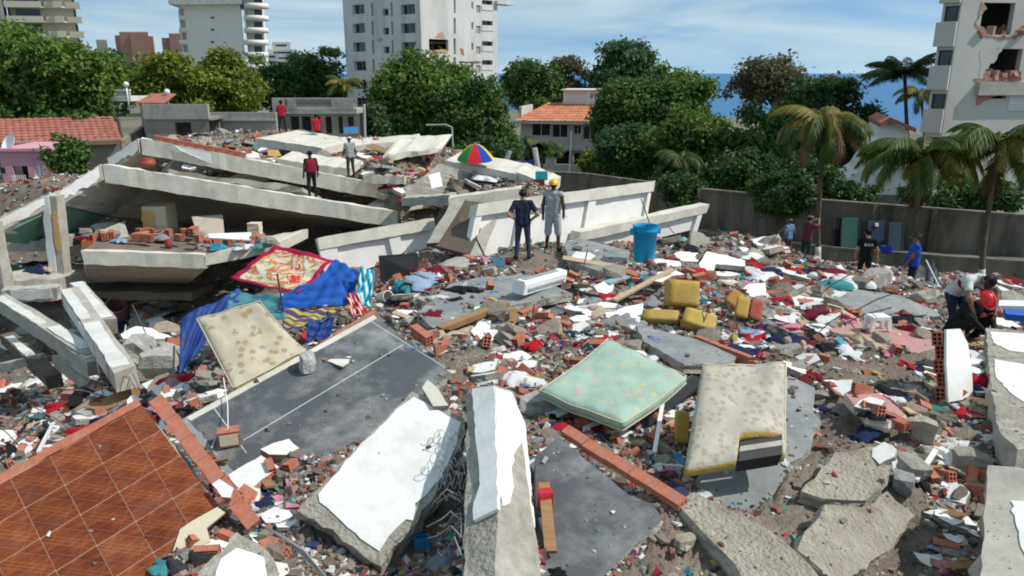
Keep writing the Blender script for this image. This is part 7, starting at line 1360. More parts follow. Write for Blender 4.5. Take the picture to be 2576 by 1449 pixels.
def body(J, top, bottom, skin, shoes, sleeve=.5, leg=1.0, fat=1.0, tight=1.0, h=.019):
    """capsule skeleton -> smooth union -> one mesh; returns verts, quads, material index"""
    j = {k: np.array(v, float) for k, v in J.items()}; caps = []      # (a, b, ra, rb, region)
    def cap(a, b, ra, rb, reg): caps.append((a if not isinstance(a, str) else j[a], b if not isinstance(b, str) else j[b], ra, rb, reg))
    up = (j['ch'] - j['pel']); up = up / np.linalg.norm(up); lat = j['shr'] - j['shl']; lat = lat / np.linalg.norm(lat)
    for s in (-1, 1):
        cap(j['pel'] + lat * s * .07, j['sp'] + lat * s * .065, .118 * fat, .108 * fat, 0); cap(j['sp'] + lat * s * .065, j['ch'] + lat * s * .085, .108 * fat, .118 * fat, 0)
    if fat > 1.15: cap(j['sp'] + np.array([0, .1, -.05]), j['pel'] + np.array([0, .1, .06]), .15, .15, 0)
    cap('shl', 'shr', .07, .07, 0); cap(j['ch'], j['nk'], .1, .062, 0); cap('nk', j['nk'] * .4 + j['hd'] * .6, .055, .058, 2)
    hv = j['hd'] - j['nk']; hv = hv / np.linalg.norm(hv); fw = np.cross(lat, hv) * -1; fw = np.cross(hv, lat); fw = fw / np.linalg.norm(fw); HD = j['hd'] + hv * .03
    cap(HD - fw * .02 + hv * .035, HD + fw * .012 + hv * .03, .088, .084, 2); cap(HD + fw * .03 - hv * .06, HD + fw * .04 - hv * .07, .058, .05, 2); cap(HD + fw * .095 - hv * .0, HD + fw * .108 - hv * .03, .012, .017, 2)
    for s in (-1, 1): cap(HD + lat * s * .088 + hv * .01, HD + lat * s * .092 - hv * .03, .02, .014, 2)
    for s in 'lr':
        sh, el_, wr = j['sh' + s], j['el' + s], j['wr' + s]; m1 = sh + (el_ - sh) * sleeve
        if sleeve > 0: cap(sh, m1, .07 * tight, .062 * tight, 0)
        if sleeve < 1: cap(m1, el_, .05, .043, 2); cap(el_, wr, .043, .03, 2)
        else: cap(el_, wr, .052, .042, 0); cap(sh, el_, .07, .055, 0)
        hd = wr - el_; hd = hd / np.linalg.norm(hd); cap(wr, wr + hd * .08, .03, .034, 2)
        hp, kn, an, to = (j[q + s] for q in ('hp', 'kn', 'an', 'to'))
        if leg >= 1: cap(hp, kn, .098 * tight, .066 * tight, 1); cap(kn, an, .064 * tight, .052 * tight, 1)
        else: m2 = kn + (an - kn) * max(0, leg - .5) * 2; cap(hp, kn, .105, .088, 1); cap(kn, m2, .086, .08, 1) if leg > .5 else None; cap(m2, an, .056, .036, 2)
        cap(an + np.array([0, 0, -.02]), to, .048, .042, 3); cap(an + np.array([0, 0, -.03]), an + np.array([0, 0, .0]), .048, .045, 3)
    A = np.array([c[0] for c in caps]); B = np.array([c[1] for c in caps]); lo = np.minimum(A, B).min(0) - .2; hi = np.maximum(A, B).max(0) + .2; nn = np.ceil((hi - lo) / h).astype(int) + 1
    G = np.stack(np.meshgrid(*[lo[i] + h * np.arange(nn[i]) for i in range(3)], indexing='ij'), -1); f = None; kk = .03
    for a, b, ra, rb, reg in caps:
        d = b - a; l2 = max(d @ d, 1e-9); t = np.clip(((G - a) @ d) / l2, 0, 1); ds = np.linalg.norm(G - a - t[..., None] * d, axis=-1) - (ra + (rb - ra) * t)
        if f is None: f = ds
        else: hh = np.clip(.5 + .5 * (f - ds) / kk, 0, 1); f = f * (1 - hh) + ds * hh - kk * hh * (1 - hh)
    V, Fq = surface_nets(f, lo, h); C = V[Fq].mean(1); best = np.full(len(C), 9.); reg_ = np.zeros(len(C), int)
    for a, b, ra, rb, reg in caps:
        d = b - a; l2 = max(d @ d, 1e-9); t = np.clip(((C - a) @ d) / l2, 0, 1); ds = np.linalg.norm(C - a - t[:, None] * d, axis=-1) - (ra + (rb - ra) * t); g = ds < best; best[g] = ds[g]; reg_[g] = reg
    zn = np.clip(V[:, 2], .3, 1.45); V = V + (np.sin(V[:, 2:3] * 34 + V[:, 0:1] * 25) * .0016 + np.sin(V[:, 2:3] * 19 - V[:, 1:2] * 30) * .0014)     # cloth folds
    Vs = [V]; Fs = [Fq]; Rs = [reg_]
    for s, sg in (('l', -1), ('r', 1)):                              # five fingers on each hand
        wr, el_ = j['wr' + s], j['el' + s]; hd = (wr - el_) / np.linalg.norm(wr - el_); nrm = np.cross(hd, lat); nrm = nrm / (np.linalg.norm(nrm) + 1e-9); sd_ = np.cross(nrm, hd); pc = wr + hd * .085
        for k, (of, ln) in enumerate(((-.026, .058), (-.009, .07), (.009, .074), (.026, .066), (.04, .055))):
            base = pc + sd_ * of + hd * (.01 if k < 4 else -.035); dr = hd if k < 4 else (hd * .6 + sd_ * .8); mb = MB(); mb.tube([base, base + dr * ln * .5 + nrm * .006, base + dr * ln * .85 + nrm * .022, base + dr * ln + nrm * .036], [.0095, .009, .008, .005], 6); n0 = sum(len(v) for v in Vs); v_ = np.array(mb.v); q = np.array([f_ for f_ in mb.f if len(f_) == 4]); Vs.append(v_); Fs.append(q + n0); Rs.append(np.full(len(q), 2))
    for s in (-1, 1):                                               # eyes
        mb = MB(); c_ = HD + fw * .082 + lat * s * .033 + hv * .012; mb.lathe([(.001, -.01), (.009, -.006), (.011, 0), (.009, .006), (.001, .01)], 8, c_); n0 = sum(len(v) for v in Vs); Vs.append(np.array(mb.v)); Fs.append(np.array(mb.f) + n0); Rs.append(np.full(len(mb.f), 3))
    return np.concatenate(Vs), np.concatenate(Fs), np.concatenate(Rs), (HD, hv, fw, lat)
def cap_mesh(HD, hv, fw, lat, kind):
    """helmet, cap or hair shell following the skull"""
    mb = MB(); n, m = 20, 9; V = []
    rx, ry, rz = {'helmet': (.125, .15, .125), 'cap': (.103, .115, .10), 'hair': (.099, .108, .108), 'long_hair': (.105, .112, .112)}[kind]
    for i in range(m):
        a = PI / 2 * i / (m - 1) * (1.0 if kind != 'hair' else 1.18)
        for k in range(n):
            an = 2 * PI * k / n; back = max(0, -math.sin(an)) if kind in ('hair', 'long_hair') else 0; front = max(0, math.sin(an)) if 'hair' in kind else 0; a2 = a * (1 + .28 * back - .22 * front)
            V.append(HD + hv * .02 + lat * rx * math.sin(a2) * math.cos(an) + fw * (ry * math.sin(a2) * math.sin(an) - .008) + hv * rz * math.cos(a2))
    mb.add(V, [(i * n + k, i * n + (k + 1) % n, (i + 1) * n + (k + 1) % n, (i + 1) * n + k) for i in range(m - 1) for k in range(n)])
    if kind in ('helmet', 'cap'):
        V = []
        for i in range(2):
            for k in range(13): an = (R(15) + R(150) * k / 12) if kind == 'cap' else 2 * PI * k / 12; ex = (1 + i * (.75 * math.sin(an) if kind == 'cap' else .14 + .1 * max(0, math.sin(an)))); V.append(HD + hv * (.02 - .01 * i) + lat * rx * math.cos(an) * (1 + (ex - 1) * .3 if kind == 'cap' else ex) + fw * (ry * math.sin(an) * ex - .008))
        mb.add(V, [(k, k + 1, 13 + k + 1, 13 + k) for k in range(12)])
    if kind == 'helmet': mb.tube([HD + hv * (.02 + rz * 1.02 * math.cos(a)) + fw * (ry * 1.02 * math.sin(a) - .008) for a in [R(-80) + R(160) * k / 10 for k in range(11)]], .012, 6)
    return mb
def person(label, u, v, J, face, top, bottom, skin='tan', shoes=(.02, .02, .022), head=None, hcol=(.015, .012, .01), size=1.0, y=None, sleeve=.5, leg=1.0, fat=1.0, extra=None, dz=0.0, tight=1.0, base=None, fold=None):
    p = (at_y(u, v, y) if y else hit(u, v)[0]) + Vector((0, 0, dz)); t = thing('person', label, 'person', p, R(face)); t.scale = (size,) * 3
    V, Fq, rg, hd = body(J, top, bottom, skin, shoes, sleeve, leg, fat, tight); me = fast_mesh('body', V, Fq, [pmat(top), pmat(bottom), pmat(SKIN[skin], False), pmat(shoes)], True); me.polygons.foreach_set('material_index', rg.astype(np.int32)); me.update(); b = link_mesh('body', me, t)
    mb = cap_mesh(*[x for x in hd], 'hair') if head != 'long_hair' else cap_mesh(*hd, 'long_hair'); mb.local('hair', pmat((.014, .011, .01)), t, True)
    if head in ('helmet', 'cap'): o = cap_mesh(*hd, head).local(head if head == 'cap' else 'hard_hat', M['white_plastic'] if 0 else surf('headgear', hcol, .05, 5, .35 if head == 'helmet' else .9, .05, spec=.5), t, True)
    if extra: extra(t, J, hd)
    return t
hips = (((-.36, -.1, 1.14), (-.17, .02, .99)), ((.36, -.1, 1.14), (.19, .03, .97)))
down = (((-.27, -.03, 1.13), (-.27, .06, .9)), ((.27, -.03, 1.13), (.28, .06, .9)))
def vest(c):
    def f(t, J, hd):
        mb = MB(); V = []
        for z, w_, d_ in ((.98, .235, .19), (1.1, .225, .18), (1.25, .235, .185), (1.38, .225, .16), (1.45, .13, .12)):
            for k in range(16): an = 2 * PI * k / 16; V.append(((abs(math.cos(an)) ** .7) * math.copysign(w_, math.cos(an)), math.sin(an) * d_ * .86 + .015, z))
        mb.add(V, [(i * 16 + k, i * 16 + (k + 1) % 16, (i + 1) * 16 + (k + 1) % 16, (i + 1) * 16 + k) for i in range(4) for k in range(16)]); mb.local('vest', pmat(c), t, True)
    return f
person('man in navy T-shirt and jeans, hands on hips, back to the viewer', 1315, 652, stand(hips, stance=.16), 4, (.022, .028, .055), (.045, .055, .085), 'tan', size=1.0, head='cap', hcol=(.02, .018, .016), sleeve=.62)
person('man in grey sleeveless shirt, shorts and yellow hard hat', 1390, 632, stand((((-.25, -.02, 1.13), (-.26, .08, .9)), ((.26, -.05, 1.14), (.24, .1, .92))), stance=.14), -12, (.36, .37, .37), (.40, .40, .42), 'dark', head='helmet', hcol=(.72, .42, .02), sleeve=.05, leg=.55, size=1.05, shoes=(.04, .03, .03))
person('person in dark clothes and red waistcoat standing on the middle collapsed floor', 787, 496, stand(down), 35, (.025, .022, .025), (.018, .018, .02), 'dark', y=28.2, head='long_hair', extra=vest((.22, .015, .03)), size=.98)
person('man in grey shirt and white cap standing in the rear rubble', 884, 447, stand((((-.25, .06, 1.13), (-.2, .22, 1.05)), ((.25, .02, 1.13), (.22, .16, .98)))), 40, (.30, .30, .29), (.05, .05, .055), 'dark', y=31.6, head='cap', hcol=(.6, .6, .6), size=.98)
person('man in red shirt and dark trousers on the rear slab, farthest left', 712, 331, stand((((-.25, .03, 1.14), (-.18, .2, 1.08)), ((.25, .03, 1.14), (.18, .2, 1.08))), stance=.2), 10, (.42, .02, .03), (.03, .028, .03), 'dark', y=43, size=.97)
def sit():
    J = stand((((-.26, .05, .62), (-.2, .25, .5)), ((.26, .05, .62), (.2, .25, .5)))); 
    for k in ('pel', 'sp', 'ch', 'nk', 'hd', 'shl', 'shr', 'hpl', 'hpr'): x, yy, z = J[k]; J[k] = (x, yy + (z - .93) * .15, z - .78)
    for s, sg in (('l', -1), ('r', 1)): J['kn' + s] = (sg * .14, .42, .42); J['an' + s] = (sg * .12, .55, .07); J['to' + s] = (sg * .12, .74, .04)
    return J
person('person in red shirt sitting on the rear rubble', 798, 333, sit(), 15, (.40, .015, .02), (.05, .05, .06), 'brown', y=42, sleeve=1.0, size=1.0)
person('worker in maroon shirt with arms raised, near the whitewashed palm trunk', 2022, 668, stand((((-.22, .22, 1.36), (-.08, .42, 1.5)), ((.24, .24, 1.38), (.1, .44, 1.52))), lean=.06), -55, (.11, .03, .05), (.025, .05, .04), 'brown', y=25.0, head='cap', hcol=(.12, .1, .1), sleeve=.9)
def letters(t, J, hd):
    cu = bpy.data.curves.new('lettering', 'FONT'); cu.body = 'BULA'; cu.size = .105; cu.align_x = 'CENTER'; cu.extrude = .003; tmp = bpy.data.objects.new('lettering', cu); col.objects.link(tmp); bpy.context.view_layer.update(); me = bpy.data.meshes.new_from_object(tmp.evaluated_get(bpy.context.evaluated_depsgraph_get())); bpy.data.objects.remove(tmp); o = link_mesh('lettering', me, t); me.materials.clear(); me.materials.append(M['plaster']); o.matrix_basis = Matrix.Translation(Vector((0, -.135, 1.27))) @ Matrix.Rotation(PI / 2 - .1, 4, 'X')
person('worker in black T-shirt with white lettering on the back', 2168, 722, stand((((-.27, .02, 1.14), (-.25, .1, .92)), ((.29, -.02, 1.14), (.33, .05, .9))), stance=.16), -8, (.012, .014, .015), (.018, .018, .02), 'tan', y=22.6, extra=letters, size=1.05)
person('heavy worker in blue T-shirt and cap seen from the side', 2283, 768, stand((((-.22, .1, 1.14), (-.16, .2, .92)), ((.22, .1, 1.14), (.18, .22, .92)))), 72, (.025, .07, .34), (.02, .02, .022), 'brown', y=19.6, head='cap', hcol=(.03, .03, .032), fat=1.22, size=.97, dz=.3)
person('small figure in light blue shirt far behind the rubble', 1978, 652, stand(down), 30, (.12, .2, .32), (.05, .06, .07), 'brown', y=31, head='cap', hcol=(.1, .1, .1), sleeve=.6)
def bent():
    J = stand((((-.3, .42, .98), (-.12, .6, .7)), ((.34, .5, .92), (.3, .62, .62)))); J.update(pel=(0, -.12, .86), sp=(0, .02, 1.0), ch=(0, .2, 1.13), nk=(0, .34, 1.2), hd=(0, .46, 1.2), shl=(-.19, .28, 1.16), shr=(.19, .28, 1.16), hpl=(-.09, -.12, .83), hpr=(.09, -.12, .83)); J['knl'] = (-.14, .05, .46); J['knr'] = (.16, .08, .46); J['anl'] = (-.17, -.12, .085); J['anr'] = (.2, -.05, .085); J['tol'] = (-.2, .06, .035); J['tor'] = (.24, .12, .035); return J
def band(c):
    def f(t, J, hd):
        mb = MB(); a = np.array(J['sp']); b = np.array(J['ch']); d = (b - a) / np.linalg.norm(b - a); lat = np.array([1., 0, 0]); nn = np.cross(d, lat); V = []
        for i in range(2):
            for k in range(20): an = 2 * PI * k / 20; V.append(a + (b - a) * (.35 + .6 * i) + lat * math.cos(an) * .195 + nn * math.sin(an) * .132)
        mb.add(V, [(k, (k + 1) % 20, 20 + (k + 1) % 20, 20 + k) for k in range(20)]); mb.local('shirt_band', pmat(c), t, True)
    return f
person('man in white T-shirt with maroon band and navy cap bending forward', 2398, 856, bent(), 195, (.52, .54, .54), (.022, .03, .05), 'brown', head='cap', hcol=(.02, .022, .03), extra=band((.14, .012, .03)), size=1.08)
def squat():
    J = stand((((-.24, .3, .62), (-.1, .48, .42)), ((.26, .32, .62), (.12, .5, .4)))); J.update(pel=(0, -.1, .34), sp=(0, 0, .5), ch=(0, .12, .66), nk=(0, .22, .78), hd=(0, .32, .86), shl=(-.19, .16, .74), shr=(.19, .16, .74), hpl=(-.1, -.08, .32), hpr=(.1, -.08, .32), knl=(-.18, .3, .5), knr=(.18, .3, .5), anl=(-.16, .05, .085), anr=(.16, .05, .085), tol=(-.19, .22, .035), tor=(.19, .22, .035)); return J
person('crouching person in black with a shiny red hard hat', 2412, 868, squat(), 200, (.018, .018, .018), (.02, .02, .02), 'brown', head='helmet', hcol=(.62, .008, .015), sleeve=1.0, size=1.1, dz=.0)
# ------------------------------------------------------------------ loose rubble
LAND = [(1620, 640, 'near the blue bucket'), (1350, 690, 'near the two standing men'), (1720, 790, 'around the yellow foam'), (1540, 1080, 'by the green mattress'), (1250, 850, 'right of the dark floor slab'), (1850, 1240, 'by the stained beige mattress'), (2250, 960, 'near the brick wall fragment'), (2350, 1180, 'beside the right pit'), (2100, 830, 'around the pink slab'), (2230, 760, 'before the workers at right'), (2000, 690, 'behind the white boards at right'), (720, 1250, 'below the dark floor slab'), (120, 1050, 'above the brown tiled floor'), (100, 900, 'in the shaded pit at left'), (400, 860, 'beside the tent'), (1000, 730, 'before the black television'), (900, 400, 'on the rear heap left of the umbrella'), (1200, 450, 'on the rear heap near the umbrella'), (600, 340, 'on the rear heap before the grey house'), (1500, 1400, 'at the bottom edge right of the column')]
def area(u, v): return min(LAND, key=lambda l: (l[0] - u) ** 2 + 2.2 * (l[1] - v) ** 2)[2]
KEEP = [[(570, 610), (950, 650), (950, 800), (800, 870), (430, 960), (440, 780)], [(490, 760), (780, 880), (600, 1000)], [(1350, 840), (1735, 940), (1570, 1080), (1350, 1000)], [(1715, 905), (1990, 905), (1990, 1150), (1870, 1210), (1715, 1190)], [(1570, 560), (1725, 650), (1725, 690), (1570, 690)], [(1660, 730), (1920, 740), (1920, 840), (1600, 830)], [(1250, 470), (1440, 420), (1440, 660), (1250, 660)], [(2340, 660), (2500, 660), (2500, 900), (2340, 900)], [(740, 980), (1380, 950), (1380, 1449), (740, 1449)], [(1400, 1040), (1740, 1230), (1700, 1270), (1400, 1080)], [(1130, 560), (1270, 500), (1270, 640), (1150, 660)], [(1290, 695), (1420, 695), (1420, 765), (1290, 765)]]
KEEP += [[(1690, 1230), (2040, 1010), (2130, 1090), (2330, 1240), (2330, 1449), (1690, 1449)], [(1430, 1090), (1700, 1240), (1700, 1449), (1520, 1449)], [(2090, 890), (2330, 900), (2250, 980), (2100, 960)], [(1250, 640), (1440, 640), (1440, 690), (1250, 690)]]
KEEP = [np.array(k, float) for k in KEEP]
def free(u, v): return not any(inside(k, np.array([u]), np.array([v]))[0] for k in KEEP)
ROOF = [(0, 480), (150, 440), (270, 420), (420, 345), (540, 325), (700, 338), (1000, 345), (1120, 400), (1300, 445), (1420, 640), (1590, 640), (1700, 590), (1900, 575), (2000, 640), (2120, 700), (2330, 725), (2576, 700)]
def above(u): 
    for a, b in zip(ROOF[:-1], ROOF[1:]):
        if a[0] <= u <= b[0]: return a[1] + (b[1] - a[1]) * (u - a[0]) / (b[0] - a[0])
    return 700
VOID = np.array([(0, 470), (260, 415), (990, 500), (1090, 550), (1190, 500), (1640, 455), (1770, 510), (1450, 610), (1200, 650), (880, 700), (520, 740), (140, 740), (0, 760)], float)
def sample(rr, busy=False):
    while True:
        u = rr.uniform(0, 2576); v = rr.uniform(325, 1445)
        if busy: u = rr.uniform(1430, 2150); v = rr.uniform(680, 915)
        if v < above(u) or not free(u, v): continue
        if inside(VOID, np.array([u]), np.array([v]))[0]: continue
        if u < 330 and 790 < v < 985 and rr.random() < .8: continue
        p, sid = hit(u, v)
        if p.y > 52 or rr.random() > (p.y / 13) ** 1.1: continue
        if sid >= 0 and (SLABS[sid][4] or rr.random() < .75): continue
        return u, v, p
rr = random.Random(21)
CH = [chunk_mesh('concrete_chunk', (1, rr.uniform(.55, .9), rr.uniform(.35, .65)), 100 + k, M['stone_any']) for k in range(10)]
SH = []
for k in range(8):
    mb = MB(); n = 6; P = [Vector((.5 * rr.uniform(.6, 1.1) * math.cos(2 * PI * i / n), .5 * rr.uniform(.5, .9) * math.sin(2 * PI * i / n), .12)) for i in range(n)]; plate(mb, rough_outline(P, .2, .05, Vector((0, 0, 1)), rr), Vector((0, 0, 1)), .14, rr, .3); SH.append(mb.mesh('plaster_shard', [M['plaster'], M['concrete_rough']])[0])
BH = clay_block_mesh(.22, .14, .19); BOARD = MB().box((0, 0, .5), (1, 1, 1)).mesh('board', M['wood'])[0]; BOARDP = MB().box((0, 0, .5), (1, 1, 1)).mesh('board', M['wood_pale'])[0]
BRD = [BLOCK, BH]
def drop(name, me, p, s, label, cat, group, rotv=None, colr=None, sink=0.0):
    o = link_mesh(name, me); o.location = p + Vector((0, 0, -sink)); o.scale = s if isinstance(s, tuple) else (s, s, s); o.rotation_euler = rotv or (rr.uniform(-.5, .5), rr.uniform(-.5, .5), rr.uniform(0, 6.3))
    if colr: o.color = (*colr, 1)
    return tag(o, label, cat, group)
TN = {(.36, .33, .28): 'grey', (.28, .24, .19): 'brownish grey', (.46, .43, .38): 'pale grey', (.23, .2, .165): 'dark grey', (.38, .31, .24): 'tan'}
def sz(x, m): return 'large' if x > m * 1.15 else ('mid-sized' if x > m * .85 else 'small')
for k in range(170):
    u, v, p = sample(rr); a = area(u, v); d = max(6, p.y); s = min(.8, .03 * d * rr.uniform(.6, 1.5)); c = rr.choice(list(TN))
    drop('concrete_chunk', rr.choice(CH), p, s, '%s %s concrete lump in the rubble %s' % (sz(s / d, .035), TN[c], a), 'concrete', '%s %s concrete lumps %s' % (sz(s / d, .035), TN[c], a), colr=c, sink=s * .08)
for k in range(200):
    u, v, p = sample(rr); a = area(u, v); s = rr.uniform(.8, 1.1) * min(1.6, .45 + p.y * .033); h_ = rr.choice((0, 1, 1)); n = ('whole', 'half')[h_]; drop('clay_brick', BRD[h_], p, s, '%s red hollow clay brick in the rubble %s' % (n, a), 'brick', '%s loose bricks %s' % (n, a), sink=.02)
for k in range(210):
    u, v, p = sample(rr); a = area(u, v); d = max(6, p.y); s = min(1.1, .038 * d * rr.uniform(.6, 1.6)); drop('plaster_shard', rr.choice(SH), p, s, '%s flat white plaster shard in the rubble %s' % (sz(s / d, .038), a), 'plaster', '%s plaster shards %s' % (sz(s / d, .038), a), (rr.uniform(-.35, .35) - .1, rr.uniform(-.3, .3), rr.uniform(0, 6.3)), sink=-.01)
CN = {'white': (.66, .66, .66), 'black': (.018, .018, .02), 'navy blue': (.02, .03, .08), 'red': (.42, .015, .025), 'grey': (.25, .25, .26), 'pale blue': (.28, .38, .52), 'pink': (.55, .2, .28), 'beige': (.48, .4, .28), 'teal': (.06, .26, .27), 'maroon': (.16, .015, .03)}
ck = list(CN)
for k in range(295):
    u, v, p = sample(rr, k > 215); a = area(u, v); d = max(6, p.y); s = min(1.3, .05 * d * rr.uniform(.6, 1.5)); n = rr.choice(ck + ['white', 'white', 'black', 'navy blue', 'grey', 'red']); o = drop('garment', rr.choice(GM), p, (s, s * rr.uniform(.6, 1), s * rr.uniform(.5, 1.1)), 'crumpled %s cloth in the rubble %s' % (n, a), 'cloth', '%s cloths %s' % (n, a), (rr.uniform(-.2, .2), rr.uniform(-.2, .2), rr.uniform(0, 6.3)), CN[n])
for k in range(60):
    u, v, p = sample(rr); a = area(u, v); d = max(6, p.y); drop('wooden_board', rr.choice([BOARD, BOARDP]), p, (.075 * d * rr.uniform(.6, 1.4), .011 * d * rr.uniform(.7, 1.6), .025), 'loose wooden board in the rubble ' + a, 'board', 'loose boards ' + a, (rr.uniform(-.35, .35), rr.uniform(-.3, .3), rr.uniform(0, 6.3)))
# clutter on the lower balcony slab inside the open storey
for k in range(46):
    u = rr.uniform(215, 690); p = at_y(u, 627 if u < 512 else 630 - (u - 512) * .11, rr.uniform(24.6, 26.2)); p.z = A3.z + .0 if u < 512 else A3b.lerp(B3b, (u - 516) / 186).z; q = rr.random()
    if q < .5: drop('clay_brick', BRD[k % 2], p, rr.uniform(.9, 1.4), '%s red hollow clay brick on the lower balcony slab' % ('whole', 'half')[k % 2], 'brick', '%s bricks on the balcony slab' % ('whole', 'half')[k % 2], (0, 0, rr.uniform(0, 6)))
    elif q < .75: drop('concrete_chunk', rr.choice(CH), p, rr.uniform(.3, .6), 'broken concrete lump on the lower balcony slab', 'concrete', 'lumps on the balcony slab', (0, 0, rr.uniform(0, 6)), (.36, .33, .28))
    else: n = rr.choice(ck); drop('garment', rr.choice(GM), p, rr.uniform(.5, .9), 'crumpled %s cloth on the lower balcony slab' % n, 'cloth', n + ' cloths on the balcony slab', (0, 0, rr.uniform(0, 6)), CN[n])
for k in range(30):
    u = rr.uniform(10, 132); lo_ = k % 2; p = at_y(u, (700 if lo_ else 600), rr.uniform(23.4, 24.6) if lo_ else rr.uniform(24.8, 26)); p.z = at_y(60, 704 if lo_ else 606, 22.6 if lo_ else 24.2).z; n = rr.choice(ck); s = rr.uniform(.5, 1.0); drop('garment', rr.choice(GM), p, s, 'crumpled %s cloth heaped on the shaded slabs at the left border' % n, 'cloth', n + ' cloths on the left border slabs', (0, 0, rr.uniform(0, 6)), CN[n])
# rods sticking out
for k in range(46):
    u, v, p = sample(rr)
    while p.y < 12: u, v, p = sample(rr)
    a = area(u, v); l = rr.uniform(.5, 1.3); mb = MB(); d = Vector((rr.uniform(-.7, .7), rr.uniform(-.7, .3), rr.uniform(.1, .7))).normalized() * l; mb.tube([p - d * .1, p + d * .5 + Vector((0, 0, .06)), p + d], .006 + .0004 * p.y, 5); tag(mb.build('rebar_rod', M['rebar']), 'bent rusty steel bar sticking out ' + a, 'rebar', 'steel bars ' + a)
# small fragments nobody could count
def island_mat(name, cols, rough=.95):
    m, n, b = newmat(name); NN = n.nodes.new; LL = n.links.new; g = NN('ShaderNodeNewGeometry'); r = NN('ShaderNodeValToRGB'); r.color_ramp.interpolation = 'CONSTANT'; e = r.color_ramp.elements; e[0].color = (*cols[0], 1); e[1].position = 1 / len(cols); e[1].color = (*cols[1], 1)
    for i, c in enumerate(cols[2:]): x = e.new((i + 2) / len(cols)); x.color = (*c, 1)
    LL(g.outputs['Random Per Island'], r.inputs[0]); z = NN('ShaderNodeTexNoise'); z.inputs['Scale'].default_value = 14; z.inputs['Detail'].default_value = 5; t = NN('ShaderNodeTexCoord'); LL(t.outputs['Object'], z.inputs['Vector']); r2 = NN('ShaderNodeValToRGB'); r2.color_ramp.elements[0].color = (.62, .62, .62, 1); r2.color_ramp.elements[0].position = .3; r2.color_ramp.elements[1].position = .65; LL(z.outputs['Fac'], r2.inputs[0])
    mm = NN('ShaderNodeMix'); mm.data_type = 'RGBA'; mm.blend_type = 'MULTIPLY'; mm.inputs[0].default_value = 1; LL(r.outputs[0], mm.inputs[6]); LL(r2.outputs[0], mm.inputs[7]); LL(mm.outputs[2], b.inputs['Base Color']); b.inputs['Roughness'].default_value = rough; return m
CUBE = np.array([(x, y, z) for z in (-.5, .5) for y in (-.5, .5) for x in (-.5, .5)]); CF = np.array([(0, 2, 3, 1), (4, 5, 7, 6), (0, 1, 5, 4), (2, 6, 7, 3), (0, 4, 6, 2), (1, 3, 7, 5)])
DIRT = [[(1430, 1075), (1735, 1240), (1700, 1290), (1640, 1262), (1500, 1175), (1405, 1095)], [(1690, 1260), (1735, 1235), (1890, 1310), (2060, 1000), (2130, 960), (2200, 1100), (2330, 1250), (2330, 1460), (1560, 1460), (1670, 1310)], [(2060, 880), (2340, 890), (2300, 985), (2060, 975)], [(1250, 640), (1440, 635), (1560, 680), (1440, 700), (1250, 690)], [(1060, 890), (1240, 880), (1230, 960), (1130, 960)]]
DIRT = [np.array(k, float) for k in DIRT]
def pixel(x, y, z):
    dz_ = z - CAM.z; f = y * _c - dz_ * _s; return 1288 + FPX * x / f, 724.5 - FPX * (y * _s + dz_ * _c) / f
def in_dirt(x, y, z):
    u, v = pixel(x, y, z); r = np.zeros(x.shape, bool)
    for k in DIRT: r |= inside(k, u, v)
    return r
def scatter(name, label, cat, n, size, flat, mat, seed, dens=None, jit_=.28, dirt=.10, onslab=.05, yr=(4.0, 50), grit=False):
    rng = np.random.default_rng(seed); th = rng.uniform(R(-44), R(42), n * 3); y = yr[0] * (yr[1] / yr[0]) ** rng.random(n * 3); x = np.tan(th) * y; z, ids = top_z(x, y, True)
    ok = np.ones(len(x), bool) if not grit else np.isin(ids, [k for k, s in enumerate(SLABS) if s[4] and k])
    for k, s in ([] if grit else enumerate(SLABS)): ok &= ~((ids == k) & (rng.random(len(x)) > (.006 if s[4] else onslab)))
    di = in_dirt(x, y, z); ok &= (~di | (rng.random(len(x)) < dirt)) if dirt < 1 else di; ok &= z > .25; ok &= ~((y > 20.5) & (y < 30) & (x < -1.5)) | (rng.random(len(x)) < .35)
    cl = .5 + .5 * np.sin(x * 1.3 * (1 + seed * .17) + 2.1 * np.sin(y * .7 + seed)) * np.cos(y * .9 + seed * 1.9 + 1.4 * np.sin(x * .8)); ok &= rng.random(len(x)) < .35 + .8 * cl
    if dens is not None: ok &= rng.random(len(x)) < dens(x, y)
    x, y, z = x[ok][:n], y[ok][:n], z[ok][:n]; m = len(x); s = size * (y / 12) ** .55 * rng.lognormal(0, .5, m); s = np.minimum(s, size * 4.5)
    sc = np.stack([s * rng.uniform(.7, 1.5, m), s * rng.uniform(.5, 1.1, m), s * flat * rng.uniform(.6, 1.4, m)], 1); V = CUBE[None] * (1 + rng.uniform(-jit_, jit_, (m, 8, 3))) * sc[:, None]
    a, b, c = rng.uniform(0, 6.3, m), rng.normal(0, .35, m), rng.normal(0, .35, m); ca, sa_, cb, sb, cc, sc_ = np.cos(a), np.sin(a), np.cos(b), np.sin(b), np.cos(c), np.sin(c)
    Rm = np.stack([np.stack([ca * cb, ca * sb * sc_ - sa_ * cc, ca * sb * cc + sa_ * sc_], -1), np.stack([sa_ * cb, sa_ * sb * sc_ + ca * cc, sa_ * sb * cc - ca * sc_], -1), np.stack([-sb, cb * sc_, cb * cc], -1)], 1)
    V = np.einsum('nij,nkj->nki', Rm, V) + np.stack([x, y, z + sc[:, 2] * .3], 1)[:, None]; Fq = (CF[None] + 8 * np.arange(m)[:, None, None]).reshape(-1, 4); return tag(link_mesh(name, fast_mesh(name, V.reshape(-1, 3), Fq, mat)), label, cat, None, 'stuff')
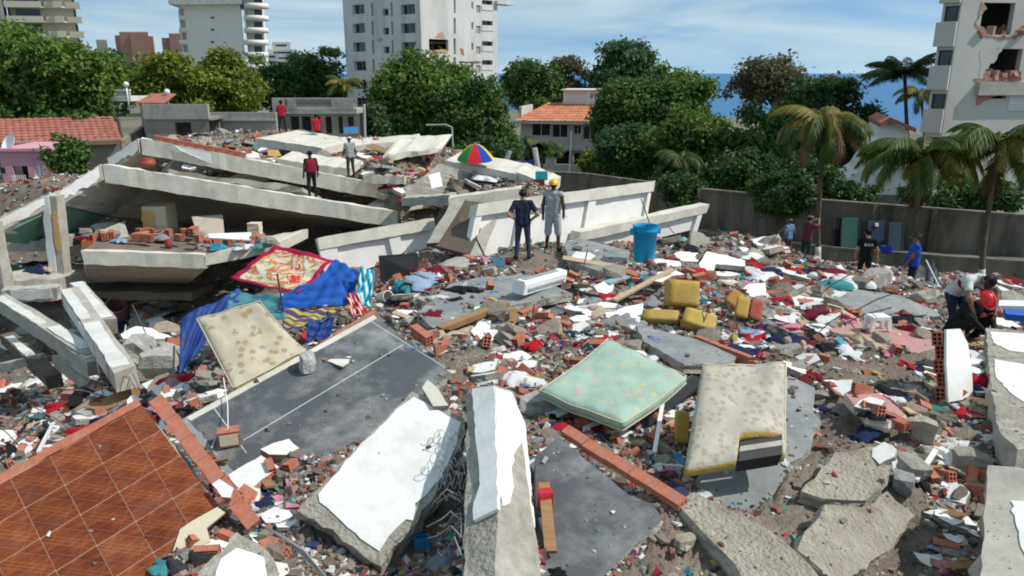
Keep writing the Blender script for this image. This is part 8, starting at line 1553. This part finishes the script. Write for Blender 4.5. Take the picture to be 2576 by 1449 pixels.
scatter('concrete_fragments', 'grey and beige concrete crumbs all over the mound', 'rubble', 44000, .042, .6, island_mat('crumb_concrete', [(.27, .24, .2), (.16, .135, .11), (.36, .335, .29), (.2, .165, .13), (.29, .24, .19), (.11, .095, .08)]), 1)
scatter('brick_fragments', 'reddish brick crumbs all over the mound', 'rubble', 19000, .042, .7, island_mat('crumb_brick', [(.34, .11, .07), (.28, .13, .10), (.38, .16, .11), (.22, .085, .06), (.36, .22, .18)]), 2)
scatter('plaster_fragments', 'white plaster crumbs all over the mound', 'rubble', 18000, .046, .35, island_mat('crumb_plaster', [(.74, .74, .72), (.66, .65, .62), (.78, .78, .77), (.58, .56, .52)]), 3)
scatter('litter', 'small coloured household litter mixed into the rubble', 'litter', 22000, .058, .3, island_mat('litter_mix', [(.03, .03, .035), (.025, .04, .11), (.42, .02, .03), (.68, .68, .68), (.05, .28, .4), (.5, .36, .1), (.55, .22, .3), (.2, .21, .22), (.08, .3, .22), (.62, .6, .52), (.3, .02, .06), (.02, .02, .02)]), 4, jit_=.4)
scatter('pit_litter', 'dense mixed litter filling the pit at the left', 'litter', 9000, .075, .45, island_mat('litter_pit_shade', [(.26, .24, .22), (.04, .04, .045), (.45, .44, .42), (.22, .04, .04), (.3, .16, .18), (.1, .17, .18), (.22, .14, .09), (.08, .07, .065), (.05, .05, .09), (.17, .15, .13)]), 5, dens=lambda x, y: ((x < -3.2) & (y > 8) & (y < 21)) * 1.0, jit_=.4)  # palette darkened to stand in for pit shade, partly truly dark litter
scatter('gravel', 'fine reddish-brown gravel on the bare dirt in the foreground', 'gravel', 9000, .016, .7, island_mat('gravel_mix', [(.30, .24, .18), (.20, .14, .1), (.30, .13, .09), (.38, .33, .27), (.14, .1, .08), (.5, .48, .44)]), 6, dirt=1, yr=(4.0, 22), onslab=.25)
scatter('slab_grit', 'tiny grit and crumbs strewn over the bare slabs', 'grit', 2600, .013, .6, island_mat('grit_mix', [(.34, .31, .27), (.2, .17, .14), (.5, .48, .45), (.3, .13, .09), (.42, .39, .34)]), 7, dirt=.9, yr=(4.0, 20), grit=True)
